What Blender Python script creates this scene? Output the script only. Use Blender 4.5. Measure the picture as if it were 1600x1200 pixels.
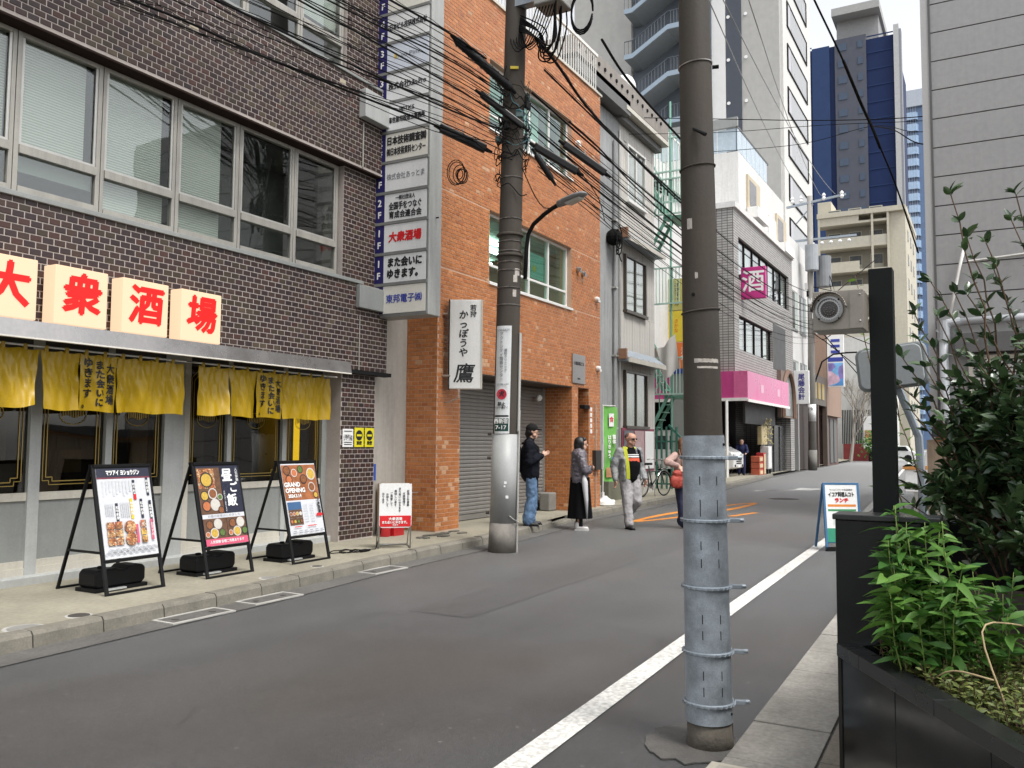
import bpy, bmesh, math, random
from mathutils import Matrix, Vector, Quaternion, noise
random.seed(11)
R = math.radians
for o in list(bpy.data.objects):
    bpy.data.objects.remove(o)
sc = bpy.context.scene
col = sc.collection

# ------------------------------------------------------------------ camera
# world: X runs away along the street, Y to the left, Z up; the viewer stands at the right kerb
cam_d = bpy.data.cameras.new('camera')
cam = bpy.data.objects.new('camera', cam_d); col.objects.link(cam)
cam_d.sensor_fit = 'HORIZONTAL'; cam_d.sensor_width = 36.0; cam_d.lens = 30.15
cam_d.clip_start = 0.05; cam_d.clip_end = 3000
cr = Vector((0.48844, -0.87256, 0.00734)); cu = Vector((-0.06235, -0.02651, 0.99770)); cf = Vector((0.87036, 0.48778, 0.06736))
cam.matrix_world = Matrix(((cr.x, cu.x, -cf.x, 0), (cr.y, cu.y, -cf.y, 0), (cr.z, cu.z, -cf.z, 1.55), (0, 0, 0, 1)))
sc.camera = cam

# ------------------------------------------------------------------ sky, sun, exposure (bright overcast)
world = bpy.data.worlds.new('World'); sc.world = world; world.use_nodes = True
wn = world.node_tree.nodes; wl = world.node_tree.links
SUN_EL, SUN_AZ = R(60), R(-108)          # azimuth measured in the X,Y plane: high to the right
sky = wn.new('ShaderNodeTexSky'); sky.sky_type = 'NISHITA'; sky.sun_disc = False
sky.sun_elevation = SUN_EL; sky.sun_rotation = math.pi / 2 - SUN_AZ
sky.air_density = 1.0; sky.dust_density = 2.0; sky.ozone_density = 1.0
hs = wn.new('ShaderNodeHueSaturation'); hs.inputs['Saturation'].default_value = 0.14; hs.inputs['Value'].default_value = 1.5
wl.new(sky.outputs[0], hs.inputs['Color'])
wl.new(hs.outputs[0], wn['Background'].inputs['Color'])
wn['Background'].inputs['Strength'].default_value = 0.115
sun_d = bpy.data.lights.new('sun', 'SUN'); sun_d.energy = 1.5; sun_d.angle = R(18); sun_d.color = (1.0, 0.97, 0.92)
sun = bpy.data.objects.new('sun', sun_d); col.objects.link(sun)
sun.location = (0, 0, 40)
sd = Vector((math.cos(SUN_EL) * math.cos(SUN_AZ), math.cos(SUN_EL) * math.sin(SUN_AZ), math.sin(SUN_EL)))
sun.rotation_euler = (-sd).to_track_quat('-Z', 'Y').to_euler()
sc.view_settings.view_transform = 'Standard'; sc.view_settings.look = 'None'
sc.view_settings.gamma = 1.0; sc.view_settings.use_curve_mapping = False
sc.view_settings.exposure = 0.85
sc.cycles.use_denoising = True
sc.cycles.max_bounces = 8; sc.cycles.transparent_max_bounces = 24
sc.cycles.caustics_reflective = False; sc.cycles.caustics_refractive = False

# ------------------------------------------------------------------ helpers: mesh builder
I4 = Matrix.Identity(4)
def TR(x=0, y=0, z=0, rz=0): return Matrix.Translation((x, y, z)) @ Matrix.Rotation(rz, 4, 'Z')

class MB:
    def __init__(s, T=None): s.v = []; s.f = []; s.T = T; s.mi = []; s.m = 0; s.tint = []; s.t = None
    def add(s, vs, fs):
        b = len(s.v)
        for p in vs:
            p = Vector(p)
            s.v.append(s.T @ p if s.T is not None else p)
        for f in fs:
            s.f.append([b + i for i in f]); s.mi.append(s.m); s.tint.append(s.t)
        return s
    def box(s, x0, x1, y0, y1, z0, z1, faces='xXyYzZ'):
        vs = [(x0,y0,z0),(x1,y0,z0),(x1,y1,z0),(x0,y1,z0),(x0,y0,z1),(x1,y0,z1),(x1,y1,z1),(x0,y1,z1)]
        F = {'x': (0,4,7,3), 'X': (1,2,6,5), 'y': (0,1,5,4), 'Y': (2,3,7,6), 'z': (0,3,2,1), 'Z': (4,5,6,7)}
        return s.add(vs, [F[c] for c in faces])
    def quad(s, a, b, c, d): return s.add([a, b, c, d], [(0,1,2,3)])
    def poly(s, pts): return s.add(pts, [tuple(range(len(pts)))])
    def prism(s, pts, d):
        n = len(pts); d = Vector(d); q = [Vector(p) for p in pts]
        fs = [tuple(range(n))[::-1], tuple(range(n, 2*n))] + [(i, (i+1) % n, n+(i+1) % n, n+i) for i in range(n)]
        return s.add(q + [p + d for p in q], fs)
    def tube(s, path, r, n=8, cap=True, closed=False):
        P = [Vector(p) for p in path]; k = len(P)
        rr = r if isinstance(r, (list, tuple)) else [r] * k
        up = None; vs = []; fs = []
        for i in range(k):
            if closed: t = P[(i+1) % k] - P[i-1]
            else: t = P[min(i+1, k-1)] - P[max(i-1, 0)]
            if t.length < 1e-9: t = Vector((0,0,1))
            t.normalize()
            if up is None:
                up = Vector((0,0,1)) if abs(t.z) < .9 else Vector((1,0,0))
            a = up - t * up.dot(t)
            if a.length < 1e-6: a = t.orthogonal()
            a.normalize(); up = a; b = t.cross(a)
            for j in range(n):
                w = 2 * math.pi * j / n
                vs.append(P[i] + (a * math.cos(w) + b * math.sin(w)) * rr[i])
        m = k if closed else k - 1
        for i in range(m):
            i2 = (i+1) % k
            for j in range(n):
                fs.append((i*n+j, i*n+(j+1) % n, i2*n+(j+1) % n, i2*n+j))
        if cap and not closed:
            fs.append(tuple(range(n))[::-1]); fs.append(tuple((k-1)*n+j for j in range(n)))
        return s.add(vs, fs)
    def cyl(s, a, b, r, r2=None, n=16): return s.tube([a, b], [r, r if r2 is None else r2], n)
    def bar(s, a, b, w, h=None, up=(0,0,1)):
        h = w if h is None else h
        a = Vector(a); b = Vector(b); t = (b - a).normalized(); u = Vector(up)
        u = u - t * u.dot(t)
        if u.length < 1e-5: u = t.orthogonal()
        u.normalize(); q = t.cross(u); vs = []
        for p in (a, b):
            for sx, sy in ((-1,-1),(1,-1),(1,1),(-1,1)): vs.append(p + q*sx*w/2 + u*sy*h/2)
        return s.add(vs, [(0,3,2,1),(4,5,6,7),(0,1,5,4),(1,2,6,5),(2,3,7,6),(3,0,4,7)])
    def lathe(s, c, prof, n=20, axis=(0,0,1)):
        ax = Vector(axis).normalized(); a = ax.orthogonal().normalized(); b = ax.cross(a); c = Vector(c)
        vs = []; fs = []; k = len(prof)
        for r, h in prof:
            for j in range(n):
                w = 2*math.pi*j/n; vs.append(c + ax*h + (a*math.cos(w)+b*math.sin(w))*max(r, 1e-4))
        for i in range(k-1):
            for j in range(n): fs.append((i*n+j, i*n+(j+1) % n, (i+1)*n+(j+1) % n, (i+1)*n+j))
        fs.append(tuple(range(n))[::-1]); fs.append(tuple((k-1)*n+j for j in range(n)))
        return s.add(vs, fs)
    def ball(s, c, r, n=12, m=8):
        rx, ry, rz = r if isinstance(r, (list, tuple)) else (r, r, r)
        vs = []; fs = []; c = Vector(c)
        for i in range(m+1):
            t = math.pi*i/m
            for j in range(n):
                w = 2*math.pi*j/n
                vs.append(c + Vector((rx*math.sin(t)*math.cos(w), ry*math.sin(t)*math.sin(w), rz*math.cos(t))))
        for i in range(m):
            for j in range(n): fs.append((i*n+j, (i+1)*n+j, (i+1)*n+(j+1) % n, i*n+(j+1) % n))
        return s.add(vs, fs)
    def grid(s, fn, nu, nv):
        vs = [fn(i/nu, j/nv) for j in range(nv+1) for i in range(nu+1)]
        fs = [(j*(nu+1)+i, j*(nu+1)+i+1, (j+1)*(nu+1)+i+1, (j+1)*(nu+1)+i) for j in range(nv) for i in range(nu)]
        return s.add(vs, fs)
    def mesh(s, name, mats, smooth=False, clean=False):
        me = bpy.data.meshes.new(name)
        me.from_pydata([tuple(p) for p in s.v], [], s.f)
        for m in (mats if isinstance(mats, (list, tuple)) else [mats]): me.materials.append(m)
        if any(s.mi): me.polygons.foreach_set('material_index', s.mi)
        if any(t is not None for t in s.tint):
            ca = me.color_attributes.new('tint', 'FLOAT_COLOR', 'CORNER')
            buf = []
            for f, t in zip(s.f, s.tint):
                t = t or (1, 1, 1); buf += [t[0], t[1], t[2], 1.0] * len(f)
            ca.data.foreach_set('color', buf)
        if clean:
            bm = bmesh.new(); bm.from_mesh(me)
            bmesh.ops.remove_doubles(bm, verts=bm.verts, dist=1e-4)
            bmesh.ops.recalc_face_normals(bm, faces=bm.faces); bm.to_mesh(me); bm.free()
        if smooth: me.polygons.foreach_set('use_smooth', [True] * len(me.polygons))
        me.update()
        return me
    def build(s, name, mats, parent=None, smooth=False, bevel=0, auto=False, kind=None, label=None):
        me = s.mesh(name, mats, smooth)
        o = bpy.data.objects.new(name, me); col.objects.link(o)
        if auto:
            me.polygons.foreach_set('use_smooth', [True] * len(me.polygons))
            sharp(me, R(35))
        if bevel:
            b = o.modifiers.new('bevel', 'BEVEL'); b.width = bevel; b.segments = 2; b.limit_method = 'ANGLE'; b.angle_limit = R(40)
        if parent is not None: put(o, parent)
        if kind: o['kind'] = kind
        if label: o['label'] = label
        return o

def sharp(me, ang):
    bm = bmesh.new(); bm.from_mesh(me)
    for e in bm.edges:
        if len(e.link_faces) == 2 and e.calc_face_angle(0) > ang: e.smooth = False
    bm.to_mesh(me); bm.free()
BASE = {}
def put(o, parent):
    """parent o, keeping its geometry in world coordinates"""
    o.parent = parent
    m = BASE.get(parent.name)
    if m is None: m = I4
    o.matrix_parent_inverse = m.inverted()
    if o.name not in BASE: BASE[o.name] = I4
def thing(name, label, cat, loc=(0,0,0), group=None):
    o = bpy.data.objects.new(name, None); col.objects.link(o)
    o.empty_display_size = .1; o.location = loc
    BASE[o.name] = Matrix.Translation(loc)
    return tag(o, label, cat, group)
def tag(o, label, cat, group=None):
    o['label'] = label; o['category'] = cat
    if group: o['group'] = group
    return o
def struct(o): o['kind'] = 'structure'; return o
def link_at(name, me, M, parent):
    """a piece that shares mesh data, placed by matrix in the world"""
    o = bpy.data.objects.new(name, me); col.objects.link(o)
    o.matrix_basis = M
    o.parent = parent
    m = BASE.get(parent.name, I4)
    o.matrix_parent_inverse = m.inverted()
    return o
def smooth_path(P, n=6):
    P = [Vector(p) for p in P]; out = []
    for i in range(len(P)-1):
        p0, p1, p2, p3 = P[max(i-1, 0)], P[i], P[i+1], P[min(i+2, len(P)-1)]
        for k in range(n):
            t = k/n; out.append(.5*((2*p1) + (p2-p0)*t + (2*p0-5*p1+4*p2-p3)*t*t + (3*p1-p0-3*p2+p3)*t**3))
    return out + [P[-1]]
# ------------------------------------------------------------------ materials
MATS = {}
def nodes(m): return m.node_tree.nodes, m.node_tree.links
def mat(name, c, rough=.6, metal=0, var=.10, scale=2.5, bump=0, bscale=60, streak=0, spec=.5, coat=0, emit=None, es=0, tint=False, dirt=0, rvar=.08, alpha=1, sss=0, fine=.05, trans=0):
    if name in MATS: return MATS[name]
    m = bpy.data.materials.new(name); m.use_nodes = True; N, L = nodes(m)
    p = N['Principled BSDF']
    p.inputs['Roughness'].default_value = rough; p.inputs['Metallic'].default_value = metal
    p.inputs['Specular IOR Level'].default_value = spec
    if coat: p.inputs['Coat Weight'].default_value = coat; p.inputs['Coat Roughness'].default_value = .08
    tc = N.new('ShaderNodeTexCoord')
    cur = None
    if tint:
        at = N.new('ShaderNodeAttribute'); at.attribute_name = 'tint'
        mx = N.new('ShaderNodeMix'); mx.data_type = 'RGBA'; mx.blend_type = 'MULTIPLY'; mx.inputs[0].default_value = 1
        mx.inputs[6].default_value = (*c, 1); L.new(at.outputs['Color'], mx.inputs[7]); cur = mx.outputs[2]
    def val(tex, lo, hi, a=.3, b=.7):
        r = N.new('ShaderNodeMapRange'); r.inputs[1].default_value = a; r.inputs[2].default_value = b
        r.inputs[3].default_value = lo; r.inputs[4].default_value = hi
        L.new(tex, r.inputs[0]); return r.outputs[0]
    def mul(x, f):
        mx = N.new('ShaderNodeMix'); mx.data_type = 'RGBA'; mx.blend_type = 'MULTIPLY'; mx.inputs[0].default_value = 1
        if x is None: mx.inputs[6].default_value = (*c, 1)
        else: L.new(x, mx.inputs[6])
        L.new(f, mx.inputs[7]); return mx.outputs[2]
    if var:
        n1 = N.new('ShaderNodeTexNoise'); n1.inputs['Scale'].default_value = scale; n1.inputs['Detail'].default_value = 6; n1.inputs['Roughness'].default_value = .62
        L.new(tc.outputs['Object'], n1.inputs['Vector'])
        cur = mul(cur, val(n1.outputs[0], 1 - var, 1 + var))
        if rvar:
            rr = val(n1.outputs[0], max(.02, rough - rvar), min(1, rough + rvar)); L.new(rr, p.inputs['Roughness'])
    if fine:
        n3 = N.new('ShaderNodeTexNoise'); n3.inputs['Scale'].default_value = scale * 17; n3.inputs['Detail'].default_value = 3
        L.new(tc.outputs['Object'], n3.inputs['Vector']); cur = mul(cur, val(n3.outputs[0], 1 - fine, 1 + fine))
    if streak:
        mp = N.new('ShaderNodeMapping'); mp.inputs['Scale'].default_value = (5, 5, .35); L.new(tc.outputs['Object'], mp.inputs[0])
        n2 = N.new('ShaderNodeTexNoise'); n2.inputs['Scale'].default_value = 1.6; n2.inputs['Detail'].default_value = 5; n2.inputs['Roughness'].default_value = .7
        L.new(mp.outputs[0], n2.inputs['Vector']); cur = mul(cur, val(n2.outputs[0], 1, 1 - streak, .45, .75))
    if dirt:
        n4 = N.new('ShaderNodeTexNoise'); n4.inputs['Scale'].default_value = scale * .35; n4.inputs['Detail'].default_value = 8; n4.inputs['Roughness'].default_value = .75
        L.new(tc.outputs['Object'], n4.inputs['Vector']); cur = mul(cur, val(n4.outputs[0], 1, 1 - dirt, .5, .72))
    if cur is None: p.inputs['Base Color'].default_value = (*c, 1)
    else: L.new(cur, p.inputs['Base Color'])
    if bump:
        nb = N.new('ShaderNodeTexNoise'); nb.inputs['Scale'].default_value = bscale; nb.inputs['Detail'].default_value = 4
        L.new(tc.outputs['Object'], nb.inputs['Vector'])
        bp = N.new('ShaderNodeBump'); bp.inputs['Strength'].default_value = bump; bp.inputs['Distance'].default_value = .01
        L.new(nb.outputs[0], bp.inputs['Height']); L.new(bp.outputs[0], p.inputs['Normal'])
    if emit: p.inputs['Emission Color'].default_value = (*emit, 1); p.inputs['Emission Strength'].default_value = es
    if alpha < 1: p.inputs['Alpha'].default_value = alpha
    if trans: p.inputs['Transmission Weight'].default_value = trans
    MATS[name] = m
    return m
def glass(name, tint=(.72,.82,.78), refl=.9, rough=.015, through=1.0, ior=1.5):
    """thin pane: Fresnel mirror over a tinted see-through"""
    m = bpy.data.materials.new(name); m.use_nodes = True; N, L = nodes(m)
    N.remove(N['Principled BSDF'])
    tb = N.new('ShaderNodeBsdfTransparent'); tb.inputs[0].default_value = (*[x*through for x in tint], 1)
    gb = N.new('ShaderNodeBsdfGlossy'); gb.inputs['Roughness'].default_value = rough; gb.inputs[0].default_value = (refl, refl, refl, 1)
    lw = N.new('ShaderNodeLayerWeight'); lw.inputs[0].default_value = .5
    pw = N.new('ShaderNodeMath'); pw.operation = 'POWER'; pw.inputs[1].default_value = 4.0; L.new(lw.outputs['Facing'], pw.inputs[0])
    fr = N.new('ShaderNodeMath'); fr.operation = 'MULTIPLY_ADD'; fr.inputs[1].default_value = .88; fr.inputs[2].default_value = .085; L.new(pw.outputs[0], fr.inputs[0])
    tc = N.new('ShaderNodeTexCoord'); nz = N.new('ShaderNodeTexNoise'); nz.inputs['Scale'].default_value = 1.3; nz.inputs['Detail'].default_value = 1
    L.new(tc.outputs['Object'], nz.inputs['Vector'])
    bp = N.new('ShaderNodeBump'); bp.inputs['Strength'].default_value = .12; bp.inputs['Distance'].default_value = .04
    L.new(nz.outputs[0], bp.inputs['Height']); L.new(bp.outputs[0], gb.inputs['Normal'])
    mx = N.new('ShaderNodeMixShader'); L.new(fr.outputs[0], mx.inputs[0]); L.new(tb.outputs[0], mx.inputs[1]); L.new(gb.outputs[0], mx.inputs[2])
    L.new(mx.outputs[0], N['Material Output'].inputs[0])
    MATS[name] = m
    return m
def stripes(name, c1, c2, freq, axis='Z', rough=.6, bump=.4, sharpness=.5):
    m = bpy.data.materials.new(name); m.use_nodes = True; N, L = nodes(m); p = N['Principled BSDF']; p.inputs['Roughness'].default_value = rough
    tc = N.new('ShaderNodeTexCoord'); wv = N.new('ShaderNodeTexWave'); wv.wave_type = 'BANDS'; wv.bands_direction = axis
    wv.inputs['Scale'].default_value = freq; L.new(tc.outputs['Object'], wv.inputs['Vector'])
    cr_ = N.new('ShaderNodeValToRGB'); cr_.color_ramp.elements[0].color = (*c1, 1); cr_.color_ramp.elements[1].color = (*c2, 1)
    cr_.color_ramp.elements[0].position = .15; cr_.color_ramp.elements[1].position = .15 + sharpness
    L.new(wv.outputs[1], cr_.inputs[0]); L.new(cr_.outputs[0], p.inputs['Base Color'])
    bp = N.new('ShaderNodeBump'); bp.inputs['Strength'].default_value = bump; bp.inputs['Distance'].default_value = .01
    L.new(wv.outputs[1], bp.inputs['Height']); L.new(bp.outputs[0], p.inputs['Normal'])
    MATS[name] = m
    return m
def emis(name, c, s, k=.5):
    m = bpy.data.materials.new(name); m.use_nodes = True; N, L = nodes(m); p = N['Principled BSDF']
    p.inputs['Base Color'].default_value = (*[x*k for x in c], 1); p.inputs['Emission Color'].default_value = (*c, 1); p.inputs['Emission Strength'].default_value = s
    MATS[name] = m
    return m
def food(name, cols, scale):
    """printed photograph of dishes: flat print, blotches of food colours"""
    m = bpy.data.materials.new(name); m.use_nodes = True; N, L = nodes(m); p = N['Principled BSDF']; p.inputs['Roughness'].default_value = .35
    tc = N.new('ShaderNodeTexCoord'); vo = N.new('ShaderNodeTexVoronoi'); vo.inputs['Scale'].default_value = scale
    nz = N.new('ShaderNodeTexNoise'); nz.inputs['Scale'].default_value = scale*1.4; nz.inputs['Detail'].default_value = 5
    mx0 = N.new('ShaderNodeMix'); mx0.data_type = 'VECTOR'; mx0.inputs[0].default_value = .12
    L.new(tc.outputs['Object'], mx0.inputs[4]); L.new(nz.outputs[1], mx0.inputs[5]); L.new(tc.outputs['Object'], nz.inputs['Vector'])
    L.new(mx0.outputs[1], vo.inputs['Vector'])
    sp = N.new('ShaderNodeSeparateColor'); L.new(vo.outputs['Color'], sp.inputs[0])
    rp = N.new('ShaderNodeValToRGB'); rp.color_ramp.interpolation = 'CONSTANT'
    e = rp.color_ramp.elements
    e[0].color = (*cols[0], 1); e[0].position = 0
    e[1].color = (*cols[1], 1); e[1].position = 1/len(cols)
    for i, c in enumerate(cols[2:], 2):
        q = e.new(i/len(cols)); q.color = (*c, 1)
    L.new(sp.outputs[0], rp.inputs[0])
    mr = N.new('ShaderNodeMapRange'); mr.inputs[1].default_value = .25; mr.inputs[2].default_value = .75; mr.inputs[3].default_value = .45; mr.inputs[4].default_value = 1.5
    L.new(nz.outputs[0], mr.inputs[0])
    mu = N.new('ShaderNodeMix'); mu.data_type = 'RGBA'; mu.blend_type = 'MULTIPLY'; mu.inputs[0].default_value = 1
    L.new(rp.outputs[0], mu.inputs[6]); L.new(mr.outputs[0], mu.inputs[7]); L.new(mu.outputs[2], p.inputs['Base Color'])
    MATS[name] = m
    return m

def asphalt_mat(name, c):
    m = bpy.data.materials.new(name); m.use_nodes = True; N, L = nodes(m); p = N['Principled BSDF']
    tc = N.new('ShaderNodeTexCoord'); P_ = tc.outputs['Object']
    def nz(scale, det=3, rough=.6, vec=None):
        n = N.new('ShaderNodeTexNoise'); n.inputs['Scale'].default_value = scale; n.inputs['Detail'].default_value = det; n.inputs['Roughness'].default_value = rough; L.new(vec or P_, n.inputs['Vector']); return n.outputs[0]
    def rng(x, a, b_, lo, hi):
        r = N.new('ShaderNodeMapRange'); r.inputs[1].default_value = a; r.inputs[2].default_value = b_; r.inputs[3].default_value = lo; r.inputs[4].default_value = hi; L.new(x, r.inputs[0]); return r.outputs[0]
    def mul(x, y):
        q = N.new('ShaderNodeMath'); q.operation = 'MULTIPLY'; L.new(x, q.inputs[0]); L.new(y, q.inputs[1]); return q.outputs[0]
    mp = N.new('ShaderNodeMapping'); mp.inputs['Scale'].default_value = (.05, 1.1, 1); mp.inputs['Rotation'].default_value = (0, 0, R(-2)); L.new(P_, mp.inputs[0])
    f = mul(rng(nz(120, 2, .8), .3, .7, .55, 1.45), rng(nz(22, 6, .85), .3, .7, .70, 1.30))            # aggregate
    f = mul(f, rng(nz(1.0, 3, .5, mp.outputs[0]), .35, .65, .82, 1.12))                                # worn wheel tracks
    f = mul(f, rng(nz(.55, 7, .72), .42, .68, 1.08, .74))                                                   # faint stains
    dv_ = N.new('ShaderNodeMix'); dv_.data_type = 'VECTOR'; dv_.inputs[0].default_value = .16; L.new(P_, dv_.inputs[4])
    nv_ = N.new('ShaderNodeTexNoise'); nv_.inputs['Scale'].default_value = 2.2; nv_.inputs['Detail'].default_value = 5; L.new(P_, nv_.inputs['Vector']); L.new(nv_.outputs[1], dv_.inputs[5])
    ck = N.new('ShaderNodeTexVoronoi'); ck.feature = 'DISTANCE_TO_EDGE'; ck.inputs['Scale'].default_value = .42; L.new(dv_.outputs[1], ck.inputs['Vector'])
    ln = rng(ck.outputs[0], .0, .006, 0, 1); ms = rng(nz(.5, 2, .5), .50, .56, 1, 0)                      # hairline cracks, only here and there
    mxk = N.new('ShaderNodeMath'); mxk.operation = 'MAXIMUM'; L.new(ln, mxk.inputs[0]); L.new(ms, mxk.inputs[1]); f = mul(f, rng(mxk.outputs[0], 0, 1, .55, 1))
    vo = N.new('ShaderNodeTexVoronoi'); vo.inputs['Scale'].default_value = 15; L.new(P_, vo.inputs['Vector'])
    sp = N.new('ShaderNodeMath'); sp.operation = 'LESS_THAN'; sp.inputs[1].default_value = .17; L.new(vo.outputs[0], sp.inputs[0])
    sc_ = N.new('ShaderNodeSeparateColor'); L.new(vo.outputs['Color'], sc_.inputs[0]); gt_ = N.new('ShaderNodeMath'); gt_.operation = 'GREATER_THAN'; gt_.inputs[1].default_value = .90; L.new(sc_.outputs[0], gt_.inputs[0])
    sp2 = N.new('ShaderNodeMath'); sp2.operation = 'MULTIPLY'; L.new(sp.outputs[0], sp2.inputs[0]); L.new(gt_.outputs[0], sp2.inputs[1]); sp = sp2
    f2 = N.new('ShaderNodeMath'); f2.operation = 'MULTIPLY_ADD'; f2.inputs[1].default_value = 1.1; L.new(sp.outputs[0], f2.inputs[0]); L.new(f, f2.inputs[2])  # pale chips
    mx = N.new('ShaderNodeMix'); mx.data_type = 'RGBA'; mx.blend_type = 'MULTIPLY'; mx.inputs[0].default_value = 1; hm = N.new('ShaderNodeMix'); hm.data_type = 'RGBA'; hm.inputs[6].default_value = (*c, 1); hm.inputs[7].default_value = (c[0]*1.02, c[1]*.90, c[2]*.80, 1); L.new(rng(nz(.22, 3, .5), .45, .6, 0, 1), hm.inputs[0]); L.new(hm.outputs[2], mx.inputs[6])
    L.new(f2.outputs[0], mx.inputs[7]); L.new(mx.outputs[2], p.inputs['Base Color'])
    p.inputs['Roughness'].default_value = .50; p.inputs['Specular IOR Level'].default_value = .7
    p.inputs['Sheen Weight'].default_value = 1.0; p.inputs['Sheen Roughness'].default_value = .16      # sheen added to brighten the far road at a grazing view
    bp = N.new('ShaderNodeBump'); bp.inputs['Strength'].default_value = .35; bp.inputs['Distance'].default_value = .006; L.new(nz(170, 3, .7), bp.inputs['Height']); L.new(bp.outputs[0], p.inputs['Normal'])
    MATS[name] = m
    return m
asphalt = asphalt_mat('asphalt', (.059,.0592,.0592))
asphalt_new = asphalt_mat('asphalt_trench', (.047,.046,.0455))
concrete = mat('pavement_concrete', (.29,.268,.205), .85, var=.18, scale=1.4, bump=.25, bscale=120, dirt=.22, fine=.10)
kerbstone = mat('kerb_concrete', (.20,.185,.152), .88, var=.2, scale=3, bump=.4, bscale=110, dirt=.35, fine=.12)
gutter_c = mat('gutter_concrete', (.115,.11,.102), .85, var=.2, scale=2, bump=.4, bscale=110, dirt=.3, fine=.14)
slab_c = mat('slab_concrete', (.30,.285,.255), .85, var=.18, scale=2.2, bump=.4, bscale=110, dirt=.3, fine=.15)
slab_b = mat('slab_brown', (.23,.205,.165), .85, var=.2, scale=3, bump=.4, bscale=110, dirt=.2, fine=.15)
slab_g = mat('slab_grey', (.36,.38,.37), .7, var=.12, scale=3, bump=.2, bscale=90, fine=.1)
paint_w = mat('road_paint_white', (.62,.61,.575), .75, var=.14, scale=2, bump=.4, bscale=180, dirt=.30, fine=.30)
paint_o = mat('road_paint_orange', (.68,.25,.035), .7, var=.10, scale=2, bump=.35, bscale=220, dirt=.2, fine=.2)
mortar_b = mat('mortar_pale', (.42,.37,.34), .9, var=.12, scale=2, dirt=.25)
tile_b = mat('glazed_brown_tile', (1,1,1), .48, spec=.4, var=.14, scale=9, tint=True, bump=.12, bscale=60, dirt=.2)
mortar_o = mat('mortar_orange', (.54,.36,.26), .9, var=.12, scale=2)
tile_o = mat('orange_brick_tile', (1,1,1), .42, var=.10, scale=6, tint=True, bump=.3, bscale=90, dirt=.15)
alu = mat('aluminium', (.50,.49,.46), .42, metal=.55, var=.08, scale=4, streak=.15)
alu_w = mat('pale_aluminium', (.36,.345,.31), .5, metal=.2, var=.08, scale=4, streak=.25)
steel = mat('brushed_steel', (.42,.40,.385), .30, metal=.9, var=.12, scale=1.5, rvar=.1)
dark_in = mat('dark_interior', (.02,.022,.022), .9, var=.2)
mid_in = mat('dim_interior', (.14,.15,.145), .9, var=.3, scale=1.2)
blk = mat('black_paint', (.008,.008,.009), .45, spec=.25, var=.15, scale=6)
blk_m = mat('matt_black', (.012,.012,.012), .8, spec=.15, var=.15, scale=6)
blk_p = mat('black_plastic', (.009,.009,.010), .5, spec=.2, var=.2, scale=5, bump=.15)
rubber = mat('cable_rubber', (.008,.008,.008), .8, spec=.1, var=.1)
white_p = mat('white_paint', (.76,.75,.72), .5, var=.05, scale=3, streak=.08)
white_s = mat('white_sign_board', (.80,.80,.79), .35, var=.03)
cream = mat('cream_trim', (.56,.53,.46), .55, var=.08, scale=3, streak=.15)
grey_p = mat('grey_panel', (.27,.28,.27), .55, var=.08, scale=3, streak=.12)
grey_l = mat('light_grey_panel', (.42,.43,.42), .55, var=.08, scale=3, streak=.12)
navy_s = mat('navy_strip', (.018,.016,.11), .4, var=.05)
ink = mat('black_ink', (.012,.012,.014), .5, var=0, fine=0)
ink_r = mat('red_ink', (.62,.015,.02), .5, var=0, fine=0)
ink_b = mat('blue_ink', (.04,.06,.34), .5, var=0, fine=0)
ink_w = mat('white_ink', (.82,.82,.80), .5, var=0, fine=0)
ink_g = mat('grey_ink', (.22,.23,.25), .5, var=0, fine=0)
ink_y = mat('yellow_ink', (.75,.52,.04), .5, var=0, fine=0)
gold = mat('gold_line', (.36,.25,.06), .4, metal=.3, var=.05)
glass_w = glass('window_glass', (.88,.91,.89))
glass_d = glass('shop_glass', (.55,.55,.50), refl=.7)
glass_g = glass('green_glass', (.70,.86,.80))
noren_m = mat('yellow_noren_cloth', (.42,.265,.003), .38, var=.08, scale=3, fine=.05, spec=.4)
stucco = mat('beige_stucco', (.40,.375,.335), .9, var=.10, scale=.8, streak=.22, bump=.1)
pole_c = mat('concrete_pole', (.060,.050,.040), .85, var=.16, scale=2.5, bump=.25, bscale=90, streak=.2)
pole_d = mat('dark_brown_pole', (.046,.036,.026), .7, var=.24, scale=2.2, bump=.15, bscale=70, streak=.25)
galv = mat('galvanised_wrap', (.285,.32,.355), .5, metal=.25, var=.26, scale=9, bump=.3, bscale=22, rvar=.14, fine=.12, dirt=.3)
galv_b = mat('galvanised_band', (.30,.34,.38), .5, metal=.5, var=.12, scale=8)
skin_m = mat('skin', (.56,.34,.25), .5, var=.06, scale=8)
def rgb(h):
    v = [int(h[i:i+2], 16)/255 for i in (0, 2, 4)]
    return tuple(x/12.92 if x <= .04045 else ((x+.055)/1.055)**2.4 for x in v)

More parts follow.
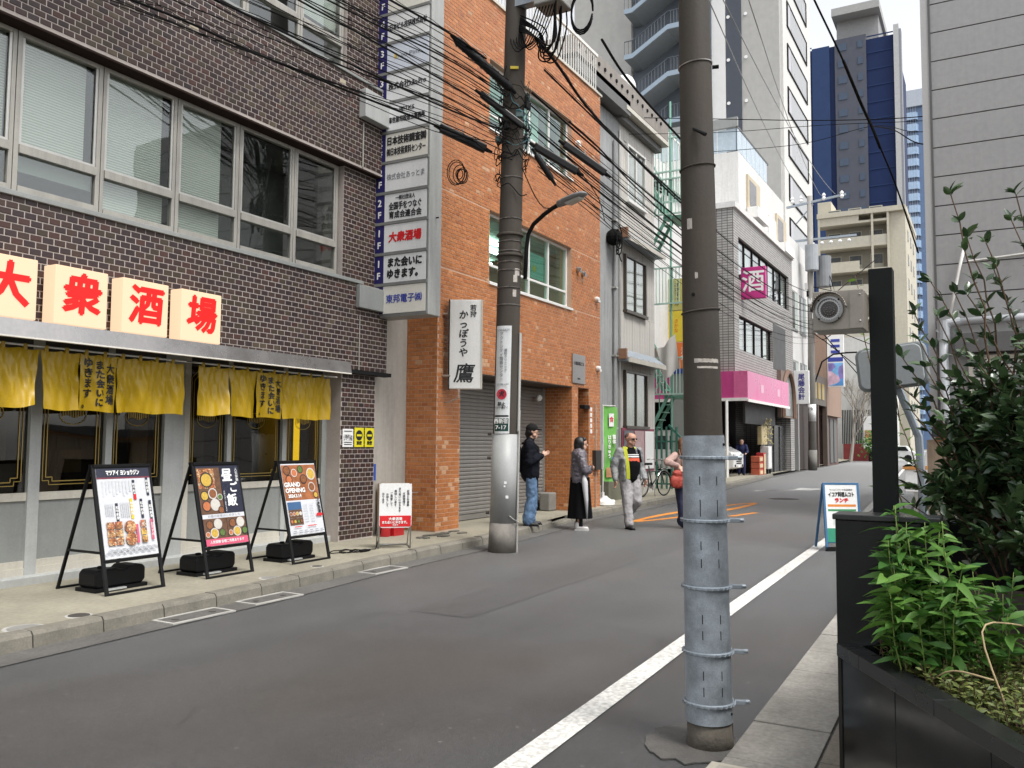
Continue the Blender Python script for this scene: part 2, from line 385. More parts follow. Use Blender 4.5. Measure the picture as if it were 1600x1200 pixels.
# ------------------------------------------------------------------ lettering (the built-in font carries the Japanese glyphs)
def plane_y(x, y, z): return Matrix(((1,0,0,x),(0,0,-1,y),(0,1,0,z),(0,0,0,1)))      # on a wall facing the street (-Y)
def plane_x(x, y, z): return Matrix(((0,0,-1,x),(-1,0,0,y),(0,1,0,z),(0,0,0,1)))     # on a face looking back at the viewer (-X)
GLYPH = {}
def text(body, M, size, m, parent, bold=0, ax='CENTER', ay='CENTER', w=None, line=1.0, name='lettering', space=1.0, sx=1.0, depth=.0015, shear=0):
    cu_ = bpy.data.curves.new(name, 'FONT'); cu_.body = body; cu_.size = size; cu_.align_x = ax; cu_.align_y = ay
    cu_.space_line = line; cu_.space_character = space; cu_.resolution_u = 2; cu_.extrude = depth; cu_.shear = shear
    ob = bpy.data.objects.new(name, cu_); col.objects.link(ob)
    dg = bpy.context.evaluated_depsgraph_get(); ev = ob.evaluated_get(dg)
    me = bpy.data.meshes.new_from_object(ev)
    bpy.data.objects.remove(ob); bpy.data.curves.remove(cu_)
    xs = [v.co.x for v in me.vertices]
    k = sx
    if w and xs:
        wd = max(xs) - min(xs)
        if wd > 0: k = w / wd
    S = Matrix.Diagonal((k, 1, 1, 1))
    S = Matrix.Translation((0, 0, depth + .0006)) @ S
    if bold:                                       # heavier strokes: the glyph printed five times with tiny shifts
        bm = bmesh.new(); off = bold*1.3
        for j, (dx, dy) in enumerate(((0,0),(off,0),(-off,0),(0,off),(0,-off))):
            q = me.copy(); q.transform(Matrix.Translation((dx, dy, j*.00025)) @ S); bm.from_mesh(q); bpy.data.meshes.remove(q)
        bm.to_mesh(me); bm.free(); me.transform(M)
    else: me.transform(M @ S)
    me.name = name; me.materials.clear(); me.materials.append(m)
    o = bpy.data.objects.new(name, me); col.objects.link(o); put(o, parent)
    return o
def vtext(body, M, size, m, parent, bold=0, line=.95, **k):
    return text('\n'.join(body), M, size*min(1, line), m, parent, bold, line=max(1.0, line), **k)
iron = mat('cast_iron', (.10,.09,.08), .7, metal=.5, var=.2, scale=12, bump=.3)
# ------------------------------------------------------------------ the ground: sheet, road, pavements, kerbs, markings
def interp(tab, x):
    for (x0, y0), (x1, y1) in zip(tab, tab[1:]):
        if x <= x1: return y0 + (y1 - y0) * (x - x0) / (x1 - x0)
    return tab[-1][1]
KL = [(-30,5.2),(-6,5.95),(3.6,6.2),(6.2,6.33),(8.6,6.58),(11.2,6.70),(13.5,6.93),(15.8,7.28),(21.4,7.46),(26,7.78),(29.6,8.2),(41,9.2),(65,10.5),(116,13.4),(260,22)]
KR = [(-30,.3),(-6,.95),(4.5,1.2),(8.4,1.29),(16,1.5),(25,1.85),(41,2.9),(65,4.4),(116,7.4),(260,16)]
XS = [-30,-12,-6,0,3.6,6.2,8.6,11.2,13.5,15.8,18,21.4,26,29.6,35,41,50,65,85,116,160,260]
def strip(name, fa, fb, z, m, xs=XS):
    b = MB()
    for x0, x1 in zip(xs, xs[1:]):
        b.quad((x0, fb(x0), z), (x1, fb(x1), z), (x1, fa(x1), z), (x0, fa(x0), z))
    return b.build(name, m)
kl = lambda x: interp(KL, x)
kr = lambda x: interp(KR, x)
b = MB(); b.quad((-300,-600,-.03),(900,-600,-.03),(900,600,-.03),(-300,600,-.03))
struct(b.build('ground', mat('ground_concrete', (.2,.19,.18), .9, var=.2, scale=.3)))
struct(strip('road', kl, kr, 0.0, asphalt))
# worn, slightly paler wheel edge along the left kerb and a patched trench
patch = mat('asphalt_patch', (.088,.083,.080), .8, var=.2, scale=.8, bump=.5, bscale=200, dirt=.25, fine=.2)
#struct(strip('road_edge_patch', lambda x: kl(x) - .30, lambda x: kl(x) - .30 - (.75 + .12*math.sin(x*.9)), .004, patch, [i*1.3 - 6 for i in range(28)]))
struct(strip('gutter', lambda x: kl(x) + .01, lambda x: kl(x) - .30, .008, gutter_c, XS))
pav = struct(strip('pavement_left', lambda x: kl(x) + 4.5, lambda x: kl(x) + .15, .12, concrete))
# kerb stones along the left, each its own block
kerb = struct(MB().box(-30, 1.5, 5.95, 6.0, -.02, .0).build('kerb_left', kerbstone))
def kerb_block(x0, x1, h=.128, w=.16):
    b = MB(); g = .006
    a = Vector((x0+g, kl(x0+g), 0)); c = Vector((x1-g, kl(x1-g), 0))
    t = (c-a).normalized(); n = Vector((-t.y, t.x, 0))
    pr = [(0,-.01),(.012,h-.03),(.034,h),(w,h),(w,-.01)]
    vs = [p + n*u + Vector((0,0,z)) for p in (a, c) for u, z in pr]
    k = len(pr)
    b.add(vs, [tuple(range(k)), tuple(range(2*k-1, k-1, -1))] + [(i, i+k, (i+1) % k + k, (i+1) % k) for i in range(k)])
    return b
x = 1.5
while x < 42:
    w = .6
    h = .128 if not (13.9 < x < 15 or 24 < x < 29) else .07
    kerb_block(x, x+w, h + random.uniform(-.004, .004)).build('kerb_stone', kerbstone, kerb)
    x += w
strip('kerb_run', lambda x: kl(x) + .15, lambda x: kl(x), .122, kerbstone, [42, 50, 65, 85, 116, 160, 260]).parent = kerb
# joints across the gutter
# white edge line on the right
WL = [(-30,.9),(-6,1.75),(3.6,2.11),(7,2.23),(16,2.5),(22,2.71),(30,3.2),(41,3.9),(65,5.4),(116,8.6),(200,14)]
wlf = lambda x: interp(WL, x)
struct(strip('white_edge_line', wlf, lambda x: wlf(x) - .155, .006, paint_w, [-10,-2,0,2,3.6,5,7,9,12,16,22,30,41,65,90]))
# filled trench along the middle and a manhole
struct(strip('trench_patch', lambda x: 4.62 + .012*x, lambda x: 3.98 + .012*x, .003, asphalt_new, [6.5, 8, 10, 12, 14, 17, 20, 24]))
mh = thing('manhole_cover', 'round iron manhole cover in the road beyond the people', 'manhole cover', (25.0, 5.2, 0))
MB().lathe((25.0, 5.2, .0), [(.36, 0), (.36, .006), (.30, .008)], 32).build('lid', iron, mh); MB().lathe((25.0, 5.2, .0), [(.42, 0), (.42, .004)], 32).build('ring', gutter_c, mh)
# orange lens-shaped outline painted on the road
b = MB(); cx0, cy0 = 19.4, 5.83; L0, W0 = 3.5, .42
ax_ = Vector((6.7, -.70, 0)).normalized(); bx_ = Vector((-ax_.y, ax_.x, 0)); n = 40
def lens(t, k): return Vector((cx0, cy0, .006)) + ax_ * (math.cos(t) * (L0 - k*2.2)) + bx_ * (math.sin(t) * (W0 - k)) * (1 - .25*math.cos(t)**2)
for i in range(n):
    t0, t1 = 2*math.pi*i/n, 2*math.pi*(i+1)/n
    b.quad(lens(t0, 0), lens(t1, 0), lens(t1, .20), lens(t0, .20))
struct(b.build('orange_road_marking', paint_o))
b = MB(); b.poly([(18.3,4.85,.006),(19.6,4.62,.006),(19.7,4.75,.006),(18.35,5.0,.006)])
struct(b.build('orange_road_dash', paint_o))
b = MB(); b.poly([(28.3,6.95,.006),(29.0,6.85,.006),(30.0,5.3,.006),(31.4,5.1,.006),(31.6,6.0,.006),(30.2,5.95,.006)])
struct(b.build('white_road_arrow', paint_w))
# caps
ring_c = mat('cap_ring', (.42,.41,.38), .8, var=.12, scale=6)
for i, (x, y, r, lb) in enumerate([(3.95,6.41,.125,'large round steel cap in the pavement nearest the kerb corner at left'),(4.45,6.5,.085,'small round steel cap in pavement before the first sandwich board'),
                        (6.66,6.59,.10,'round pale cap set in the pavement before the middle sandwich board'),(7.54,6.75,.06,'tiny round cap set in pavement before the grand opening board')]):
    t = thing('pavement_cap', lb, 'access cap', (x, y, .12), 'caps in the pavement')
    MB().lathe((x, y, .1185), [(r*1.25, 0), (r*1.22, .004), (r, .0045)], 28).build('ring', ring_c, t)
    MB().lathe((x, y, .119), [(r*.98, 0), (r*.97, .007), (r*.3, .009)], 28).build('lid', iron if i % 2 else alu, t, auto=True)
for i, (x0, x1, lb) in enumerate([(4.98, 5.62, 'steel gutter cover with pale rim below first sandwich board'), (5.95, 6.55, 'steel gutter cover with pale rim between the first two sandwich boards'), (8.0, 8.6, 'steel gutter cover with pale rim below the small white sign')]):
    t = thing('gutter_cover', lb, 'drain cover', (x0, kl(x0) - .16, .01), 'drain covers in the left gutter')
    y0 = kl((x0+x1)/2) - .27; y1 = y0 + .25
    MB().box(x0, x1, y0, y1, .006, .014).build('plate', gutter_c, t)
    b = MB()
    for q in ((x0-.02, x1+.02, y0-.02, y0+.01), (x0-.02, x1+.02, y1-.01, y1+.02), (x0-.02, x0+.01, y0+.01, y1-.01), (x1-.01, x1+.02, y0+.01, y1-.01)):
        b.box(*q, .006, .019)
    b.build('rim', ring_c, t)
    b = MB()
    for k in range(2): b.box(x0+.10+k*(x1-x0-.24), x0+.14+k*(x1-x0-.24), y0+.10, y1-.10, .015, .018)
    b.build('slot', iron, t)
# broken edge with loose concrete in front of the orange corner
rub = mat('broken_concrete', (.12,.115,.095), .95, var=.35, scale=9, bump=.8, bscale=40, dirt=.4)
t = thing('broken_pavement', 'cracked dark patch of broken pavement at the orange pier foot', 'pavement patch', (11.0, 7.4, .12))
random.seed(5)
for k in range(16):
    x = 10.5 + random.random()*1.1; y = 7.25 + random.random()*.28; s = random.uniform(.05, .16)
    n = 6; pts = [(x + s*math.cos(i*6.283/n + k)*random.uniform(.7, 1.1), y + .6*s*math.sin(i*6.283/n + k)*random.uniform(.7, 1.1), .121) for i in range(n)]
    MB().prism(pts, (0, 0, random.uniform(.006, .022))).build('fragment', rub, t)

# right-hand pavement: rows of slabs
pr_ = struct(MB().box(-4, 40, -8, 1.0, -.025, -.004).build('pavement_right', slab_b))
strip('bed', lambda x: kr(x), lambda x: kr(x) - 1.6, -.002, gutter_c, [-4,0,4.5,8.4,16,25,40]).parent = pr_
def slab(x0, x1, u0, u1, z, m):
    g = .006; b = MB()
    lo = [(x0+g, kr(x0)-u1+g), (x1-g, kr(x1)-u1+g), (x1-g, kr(x1)-u0-g), (x0+g, kr(x0)-u0-g)]
    b.prism([(x, y, -.01) for x, y in lo], (0, 0, z + .01))
    b.build('slab', m, pr_, bevel=.004)
x = 1.2
while x < 19:
    slab(x, x+.62, 0, .42, .016 + random.uniform(-.003, .003), slab_c)
    x += .62
x = 1.4
while x < 14:
    slab(x, x+1.02, .42, .60, .012 + random.uniform(-.002, .002), slab_b)
    x += 1.02
x = 1.3
while x < 10:
    slab(x, x+.5, .60, 1.1, .02 + random.uniform(-.002, .002), slab_g)
    x += .5
b = MB(); t = thing('access_hatch', 'cream coloured hatch cover with rounded rim at the near kerb', 'hatch cover', (4.0, 1.0, .02))
MB().box(3.62, 4.16, .93, 1.22, .015, .034).build('frame', mat('hatch_cream', (.50,.46,.38), .7, var=.12, scale=5), t, bevel=.012)
MB().box(3.66, 4.11, .98, 1.17, .034, .04).build('lid', mat('hatch_lid', (.42,.39,.33), .7, var=.12, scale=5), t, bevel=.004)
# round asphalt collar at the near pole
b = MB(); nn = 26
pts = [(4.43 + .30*math.cos(i*6.283/nn)*random.uniform(.88, 1.1), 1.40 + .24*math.sin(i*6.283/nn)*random.uniform(.88, 1.1), .004) for i in range(nn)]
b.prism(pts, (0, 0, .007))
tag(b.build('pole_collar', mat('collar_concrete', (.105,.10,.093), .95, var=.2, scale=6, bump=.7, bscale=60)), 'rough concrete collar in the road round the near pole foot', 'concrete collar')
# ------------------------------------------------------------------ brown glazed-tile building (left)
def tiles(root, regions, face, pw, ph, gap, proud, m, pick, cols, nmax=300, name='tile', seed=1, odd=0, oddcol=None):
    """tiles in running bond; regions are (u0,u1,v0,v1) on the wall; face maps (u,v,depth) to the world.
    The nmax that show largest are single pieces, the others are one joined part."""
    rnd = random.Random(seed); L = []
    for (u0, u1, v0, v1) in regions:
        r0 = math.floor(v0/ph + .5); r = r0
        while r*ph < v1 - ph*.35:
            za, zb = max(v0, r*ph), min(v1, r*ph + ph)
            if zb - za > ph*.4:
                off = (r % 2)*pw/2; k = math.floor((u0 - off)/pw)
                while k*pw + off < u1:
                    a, b = max(u0, k*pw + off), min(u1, k*pw + off + pw)
                    if b - a > pw*.22: L.append((a + gap/2, b - gap/2, za + gap/2, zb - gap/2))
                    k += 1
            r += 1
    cand = [t for t in L if t[1]-t[0] > pw*.8 and t[3]-t[2] > ph*.8]
    cand.sort(key=lambda t: pick((t[0]+t[1])/2, (t[2]+t[3])/2)); single = set(cand[:nmax])
    def shape(b, a, c, z0, z1, dz):
        e = .004; q = []
        for (u, v) in ((a, z0), (c, z0), (c, z1), (a, z1)): q.append(face(u, v, 0))
        for (u, v) in ((a+e, z0+e), (c-e, z0+e), (c-e, z1-e), (a+e, z1-e)): q.append(face(u, v, proud + dz))
        b.add(q, [(4,5,6,7), (0,1,5,4), (1,2,6,5), (2,3,7,6), (3,0,4,7)])
    sp_ = .10 if m is tile_o else .18
    def colour():
        if odd and rnd.random() < odd: return oddcol
        c = rnd.choices([c for c, w in cols], [w for c, w in cols])[0]; f = rnd.uniform(1-sp_, 1+sp_)
        return tuple(x*f for x in c)
    # a palette of shared meshes for the single tiles
    w0, h0 = pw - gap, ph - gap; pal = []
    o0 = Vector(face(0, 0, 0)); ux = Vector(face(1, 0, 0)) - o0; uy = Vector(face(0, 1, 0)) - o0; uz = Vector(face(0, 0, 1)) - o0
    for i in range(10):
        b = MB(); b.t = colour(); e = .004; d = proud
        b.add([(-w0/2,-h0/2,0),(w0/2,-h0/2,0),(w0/2,h0/2,0),(-w0/2,h0/2,0),(-w0/2+e,-h0/2+e,d),(w0/2-e,-h0/2+e,d),(w0/2-e,h0/2-e,d),(-w0/2+e,h0/2-e,d)],
              [(4,5,6,7),(0,1,5,4),(1,2,6,5),(2,3,7,6),(3,0,4,7)])
        pal.append(b.mesh(name, m))
    rest = MB()
    for t in L:
        if t in single:
            u, v = (t[0]+t[1])/2, (t[2]+t[3])/2; p = Vector(face(u, v, 0))
            M = Matrix(((ux.x,uy.x,uz.x,p.x),(ux.y,uy.y,uz.y,p.y),(ux.z,uy.z,uz.z,p.z),(0,0,0,1)))
            M = M @ Matrix.Rotation(rnd.uniform(-.006, .006), 4, 'Z') @ Matrix.Rotation(rnd.uniform(-.012, .012), 4, 'X') @ Matrix.Rotation(rnd.uniform(-.012, .012), 4, 'Y')
            link_at(name, pal[rnd.randrange(10)], M, root)
        else:
            rest.t = colour(); shape(rest, *t, rnd.uniform(-.001, .001))
    rest.build(name + '_field', m, root, kind='stuff')
BROWN = [((.040,.022,.019), 5), ((.052,.030,.024), 4), ((.034,.021,.022), 3), ((.050,.036,.024), 2), ((.075,.055,.036), .6), ((.062,.028,.023), 1)]
tb = thing('tiled_building', 'brown glazed tile building with a bar at street level', 'building', (6.5, 8.3, .12))
FY = 8.12
b = MB()
b.box(1.0, 10.53, FY, 8.6, 2.58, 3.87)                         # band over the shop
b.box(1.0, 10.53, FY, 8.6, 5.61, 6.93)                         # band over the second floor
b.box(9.57, 10.53, FY + .10, 8.6, 3.87, 5.61)                  # pier beside the windows
b.box(9.57, 10.53, FY + .10, 8.6, 6.93, 11)
b.box(1.0, 10.53, FY, 8.6, 9.2, 12)
b.box(9.49, 10.26, FY, 8.62, .12, 2.58)                        # ground-floor pier
b.box(1.0, 10.5, 9.6, 16, .12, 12); b.box(.9, 1.0, 8.2, 16, .12, 12); b.box(10.45, 10.5, 8.6, 16, .12, 12)
b.build('wall', mortar_b, tb)
fY = lambda y: (lambda u, v, d: (u, y - d, v))
campick = lambda u, v: (u - 0)**2 + 65 + (v - 1.5)**2 + (0 if u > 4.6 else 500)
tiles(tb, [(2.0,10.53,2.58,3.87),(2.0,10.53,5.61,6.93),(9.49,10.26,.12,2.58)], fY(FY), .1235, .068, .0105, .006, tile_b, campick, BROWN, 300, 'tile', 3, .0016, (.42,.36,.26))
b2 = MB()
tiles(tb, [(9.57,10.53,3.87,5.61),(9.57,10.53,6.93,9.2)], fY(FY+.10), .1235, .068, .0105, .006, tile_b, campick, BROWN, 0, 'pier_tile', 4)
tiles(tb, [(8.12,8.62,2.58,3.87),(8.12,8.62,5.61,6.93)], lambda u, v, d: (10.53 + d, u, v), .1235, .068, .0105, .006, tile_b, campick, BROWN, 0, 'return_tile', 5)
# soffit under the upper band, sills
MB().box(1.0, 10.53, FY-.005, 8.5, 5.585, 5.609).build('soffit', mat('brown_soffit', (.030,.020,.017), .9, spec=.1), tb)
MB().box(1.0, 9.9, FY-.035, 8.4, 3.862, 3.915).build('sill', grey_p, tb, bevel=.006)
MB().box(1.0, 10.3, FY-.03, 8.4, 6.925, 6.965).build('sill', grey_p, tb, bevel=.006)
# rooms behind the windows
b = MB(); b.box(1.0, 9.57, 9.4, 9.5, 3.9, 5.6); b.box(1.0, 9.57, 8.45, 9.5, 3.88, 3.9); b.box(1.0, 9.57, 8.45, 9.5, 5.6, 5.62)
b.box(1.0, 9.57, 9.4, 9.5, 6.95, 9.2); b.box(1.0, 9.57, 8.45, 9.5, 6.93, 6.95)
b.build('room', mid_in, tb)
blind = stripes('venetian_blind', (.40,.42,.395), (.60,.62,.58), 11, 'Z', .6, .3)
blind_d = mat('roller_blind', (.30,.34,.31), .7, var=.05)
def window(root, x0, x1, y, z0, z1, zt, thick=.045, pane_m=glass_w, lab=None):
    """one bay: frame, a tall pane over the transom zt and a low pane under it"""
    w = MB(); f = thick
    w.box(x0, x0+f, y, y+.07, z0, z1); w.box(x1-f, x1, y, y+.07, z0, z1)
    w.box(x0+f, x1-f, y, y+.07, z1-f, z1); w.box(x0+f, x1-f, y-.012, y+.07, z0, z0+f*1.2)
    w.box(x0+f, x1-f, y-.018, y+.07, zt-.045, zt+.045)
    fo = w.build('window', alu_w, root, bevel=.004)
    MB().box(x0+f, x1-f, y+.03, y+.036, zt+.045, z1-f).build('pane', pane_m, fo)
    MB().box(x0+f, x1-f, y+.03, y+.036, z0+f*1.2, zt-.045).build('pane', pane_m, fo)
    sash = MB(); s = .028
    for (a, c) in ((zt+.045, z1-f),):
        sash.box(x0+f, x0+f+s, y+.012, y+.028, a, c); sash.box(x1-f-s, x1-f, y+.012, y+.028, a, c); sash.box(x0+f+s, x1-f-s, y+.012, y+.028, a, a+s)
    sash.build('sash', alu, fo)
    return fo
mull = [1.9, 2.86, 3.82, 4.78, 5.72, 6.69, 7.65, 8.64, 9.55]
for i, (x0, x1) in enumerate(zip(mull, mull[1:])):
    fo = window(tb, x0+.004, x1-.004, 8.30, 3.97, 5.58, 4.40, .05 if i % 2 else .042)
    if i in (2, 3, 4):
        MB().box(x0+.05, x1-(.14 if i > 2 else .06), 8.40, 8.415, 4.47, 5.56).build('blind', blind, fo)
        if i != 3: MB().box(x0+.05, x1-.10, 8.40, 8.415, 4.02, 4.36).build('blind', blind, fo)
        else: MB().box(x0+.05, x1-.04, 8.40, 8.415, 4.20, 4.36).build('blind', blind_d, fo)
    elif i == 5: MB().box(x0+.05, x1-.22, 8.40, 8.415, 4.0, 5.56).build('blind', blind, fo)
    elif i < 2: MB().box(x0+.05, x1-.06, 8.40, 8.415, 4.0, 5.56).build('blind', blind, fo)
for i, (x0, x1) in enumerate(zip(mull, mull[1:])):
    fo = window(tb, x0+.004, x1-.004, 8.26, 6.97, 8.9, 7.40, .045, glass_w)
    if i != 6: MB().box(x0+.05, x1-.05, 8.38, 8.39, 7.6, 8.85).build('blind', blind, fo)
# ---- shop front
SY = 8.42
b = MB(); b.box(1.0, 9.6, 9.5, 9.6, .12, 2.58); b.box(1.0, 9.6, SY+.08, 9.5, 2.56, 2.6); b.box(1.0, 9.6, SY+.08, 9.5, .10, .125)
b.build('shop_interior', mat('shop_interior', (.05,.035,.022), .8, var=.5, scale=2), tb)
posts = [(3.3,3.42),(4.22,4.34),(5.13,5.25),(5.97,6.05),(6.72,7.0),(7.0,7.08),(7.66,7.73),(8.62,8.70),(9.40,9.56)]
for i, (a, c) in enumerate(posts):
    MB().box(a, c, SY-.04, SY+.06, .14, 2.56).build('post', cream if i == 5 else grey_l if i != 8 else grey_p, tb, bevel=.004)
bays = [(3.42,4.22),(4.34,5.13),(5.25,5.97),(6.05,6.72),(7.08,7.66),(7.73,8.62),(8.70,9.40)]
random.seed(3)
for i, (a, c) in enumerate(bays):
    fr = MB().box(a, c, SY-.02, SY+.03, .93, 1.01).build('door', cream if i != 4 else alu_w, tb); MB().box(a, c, SY-.02, SY+.03, .26, .34).build('bottom_rail', cream, fr)
    MB().box(a, c, SY, SY+.02, .34, .93).build('panel', grey_p, fr)
    MB().box(a, c, SY+.01, SY+.018, 1.01, 2.5).build('pane', glass_d, fr)
    # gold double border with notched corners
    for inset, wd in ((.05, .008), (.085, .010)):
        x0, x1, z0, z1 = a+inset, c-inset, 1.03+inset, 2.42-inset; n = .07
        loop = [(x0+n,z0),(x1-n,z0),(x1-n,z0+n*.6),(x1,z0+n*.6),(x1,z1-n),(x1-n,z1),(x0+n,z1),(x0,z1-n),(x0,z0+n*.6),(x0+n,z0+n*.6)]
        g = MB(); k = len(loop)
        for q in range(k):
            p, r_ = loop[q], loop[(q+1) % k]
            g.bar((p[0], SY+.004, p[1]), (r_[0], SY+.004, r_[1]), .003, wd, up=(0,-1,0) if False else ((0,0,1) if abs(p[1]-r_[1]) < 1e-6 else (1,0,0)))
        g.build('gold_border', gold, fr)
    e = MB(); cx_ = (a+c)/2
    for k in range(9): e.box(cx_-.12+k*.028, cx_-.105+k*.028, SY+.002, SY+.006, 1.78+.012*math.sin(k), 1.86+.02*math.sin(k*1.3))
    e.tube([(cx_+.15*math.cos(w*.3927), SY+.004, 1.80+.10*math.sin(w*.3927)) for w in range(16)], .005, 4, closed=True)
    e.build('gold_crest', gold, fr)
MB().box(1.0, 9.6, SY-.16, SY+.1, .11, .20).build('step', grey_l, tb, bevel=.01)
MB().box(1.0, 9.6, SY-.03, SY+.1, .20, .27).build('skirting', cream, tb)
MB().box(1.0, 9.6, SY-.03, SY+.08, 2.44, 2.58).build('header', mat('dark_header', (.035,.032,.028), .5), tb)
# yellow light strip inside the right bay; a yellow panel stands in for its glow
MB().box(9.12, 9.20, 8.62, 8.66, 1.25, 2.3).build('yellow_light', emis('yellow_neon', (1.0,.62,.01), 1.6), tb)
MB().box(8.75, 9.38, 8.95, 8.98, 1.1, 2.4).build('yellow_glow_panel', mat('yellow_board', (.35,.28,.03), .5), tb)
for x in (3.9, 5.0, 5.9, 7.4, 8.3):
    MB().ball((x, 9.0, 2.1), .035).build('pendant_bulb', emis('warm_bulb_%d' % int(x*10), (1, .62, .25), 6.0), tb)
for k in range(14):
    x = 3 + k*.45; MB().box(x, x+.25, 9.42, 9.48, .9+random.random()*.4, 1.3+random.random()*.8).build('shelf_item', mat('shelf_%d' % (k % 5), [(.20,.12,.05),(.1,.1,.09),(.25,.18,.1),(.08,.05,.03),(.3,.25,.18)][k % 5], .5), tb)
# canopy with steel fascia
cb = MB(); y0 = 7.62
cb.add([(1.0,y0,2.47),(9.12,y0,2.47),(9.12,y0+.03,2.625),(1.0,y0+.03,2.625),(1.0,8.14,2.64),(9.12,8.14,2.64),(1.0,8.14,2.56),(9.12,8.14,2.56),(1.0,y0+.05,2.47),(9.12,y0+.05,2.47),(1.0,y0+.05,2.53),(9.12,y0+.05,2.53)],
       [(0,1,2,3),(3,2,5,4),(0,8,9,1),(8,10,11,9),(10,6,7,11),(1,9,11,7,5,2),(0,3,4,6,10,8)])
cb.build('canopy', steel, tb)
MB().box(1.0, 9.10, y0-.014, y0+.04, 2.455, 2.469).build('canopy_lip', mat('pale_lip', (.72,.69,.62), .4), tb)
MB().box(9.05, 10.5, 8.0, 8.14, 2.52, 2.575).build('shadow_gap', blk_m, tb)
# lit sign boxes
lit = emis('lit_sign_box', (1.0,.70,.46), .52, .25)
lit_side = emis('lit_sign_side', (1.0,.62,.28), .85)
red_l = emis('lit_red', (1.0,.004,.002), .50, .35)
for i, (ch, x0) in enumerate(zip('大衆酒場', (4.25, 4.99, 5.73, 6.47))):
    t = thing('lit_sign_box', ['glowing cream sign box with red character for big, cut by the frame', 'glowing cream sign box, second from left over the bar canopy', 'glowing cream sign box with the red character for sake', 'rightmost glowing cream sign box over the bar canopy'][i], 'sign', (x0+.28, 8.0, 2.66), 'four lit character boxes over the canopy')
    x1 = x0 + .565
    MB().box(x0, x1, 7.86, 8.05, 2.66, 3.235).build('face', lit, t, bevel=.008)
    b = MB(); b.box(x0+.05, x1-.05, 8.05, 8.12, 2.8, 3.1); b.build('bracket', blk_m, t)
    text(ch, plane_y((x0+x1)/2, 7.859, 2.945), .43, red_l, t, bold=.0125, shear=.06)
# noren curtains on their rods
def noren(x0, x1, label, txt_panel, seed, npan=5, lift=None):
    t = thing('noren', label, 'curtain', ((x0+x1)/2, 7.9, 2.4), 'yellow door curtains of the bar')
    MB().cyl((x0-.18, 7.9, 2.425), (x1+.14, 7.9, 2.425), .0095, n=10).build('rod', white_p, t)
    rnd = random.Random(seed); w = (x1-x0)/npan; zt, zb = 2.40, 1.825
    for k in range(npan):
        a, c = x0 + k*w, x0 + (k+1)*w
        ph = rnd.uniform(0, 6); am = rnd.uniform(.010, .028); lf = (lift or {}).get(k, 0)
        def fn(u, v, a=a, c=c, ph=ph, am=am, lf=lf, k=k):
            x = a + (c-a)*(.006 + .988*u)
            # cloth hangs from tabs: scallops at the top, soft folds lower down
            sag = .016*math.sin(math.pi*((u*2) % 1))*(1-v)**2
            z = zt - (zt-zb)*v - sag + .008*math.sin(u*5+ph)*v
            y = 7.9 + am*1.25*math.sin(u*7+ph)*v**.8 + .011*math.sin(u*23+ph*3-v*11)*math.sin(math.pi*v)*(1-.5*v) + .010*math.sin(u*15+ph*2+v*4)*(.3+.7*v) - .022*math.sin(math.pi*v)*math.sin(u*3.2+ph) + .007*math.sin(u*31+v*9)*(1-v)
            if lf:                                   # a panel blown open at its free side
                q = v*(u if lf > 0 else 1-u)*abs(lf)
                y -= .20*q; x -= .14*q*(1 if lf > 0 else -1); z += .035*q*q
            return (x, y, z)
        MB().grid(fn, 22, 24).build('panel', noren_m, t, smooth=True)
        for q in (.1, .6): MB().box(a+w*q, a+w*q+.035, 7.888, 7.912, 2.385, 2.438).build('tab', noren_m, t)
        if k == txt_panel:
            cxx = (a+c)/2
            for st, dx, sz, ln in (('大衆酒場', .125, .115, .92), ('また会いに', 0, .105, .90), ('ゆきます。', -.125, .112, .92)):
                o = vtext(st, plane_y(cxx+dx, 7.9, 2.10), sz, ink, t, bold=.0028, line=ln, name='lettering')
                for v in o.data.vertices:                                   # print lies on the folds
                    q = fn(min(1, max(0, (v.co.x-a)/(c-a))), min(1, max(0, (zt-v.co.z)/(zt-zb)))); v.co.y = q[1] - .004 + (v.co.y - 7.9)*.2
noren(4.48, 6.56, 'yellow noren curtain of five panels, left one over the bar windows', 2, 4, 5, {0: 1.0, 1: -.25})
noren(6.77, 9.0, 'yellow noren curtain of five panels, right one beside the brick pier', 2, 9, 5, {0: .7, 1: -.2})
# pier posters
def poster(x0, x1, z0, z1, mats_, label):
    t = thing('poster', label, 'poster', ((x0+x1)/2, FY-.01, z0), 'posters on the brown tiled pier')
    MB().box(x0, x1, FY-.012, FY-.008, z0, z1).build('sheet', mats_, t)
    return t
yel = mat('yellow_paper', (.70,.62,.02), .5, var=.04)
t = poster(9.53, 9.76, 1.46, 1.72, white_s, 'small black and white notice on the tiled pier, left of two yellow ones')
MB().box(9.55, 9.74, FY-.0145, FY-.0125, 1.55, 1.64).build('print', food('notice_print', [(.5,.5,.5),(.1,.1,.1),(.7,.7,.7)], 30), t)
for k, zz in enumerate((1.68, 1.52, 1.49)): MB().box(9.56, 9.73, FY-.0145, FY-.0125, zz, zz+.012).build('text_line', ink, t)
for k, x0 in enumerate((9.79, 10.03)):
    t = poster(x0, x0+.21, 1.46, 1.74, yel, ['yellow notice with black disc, middle of three on the tiled pier', 'yellow notice with black disc, right of three on the tiled pier'][k])
    MB().lathe((x0+.105, FY-.0125, 1.63), [(.075, 0), (.075, .002)], 20, (0,-1,0)).build('disc', ink, t)
    MB().box(x0+.05, x0+.16, FY-.0165, FY-.0155, 1.615, 1.645).build('bar', yel, t)
    text('禁煙', plane_y(x0+.105, FY-.0125, 1.515), .06, ink, t, bold=.001)
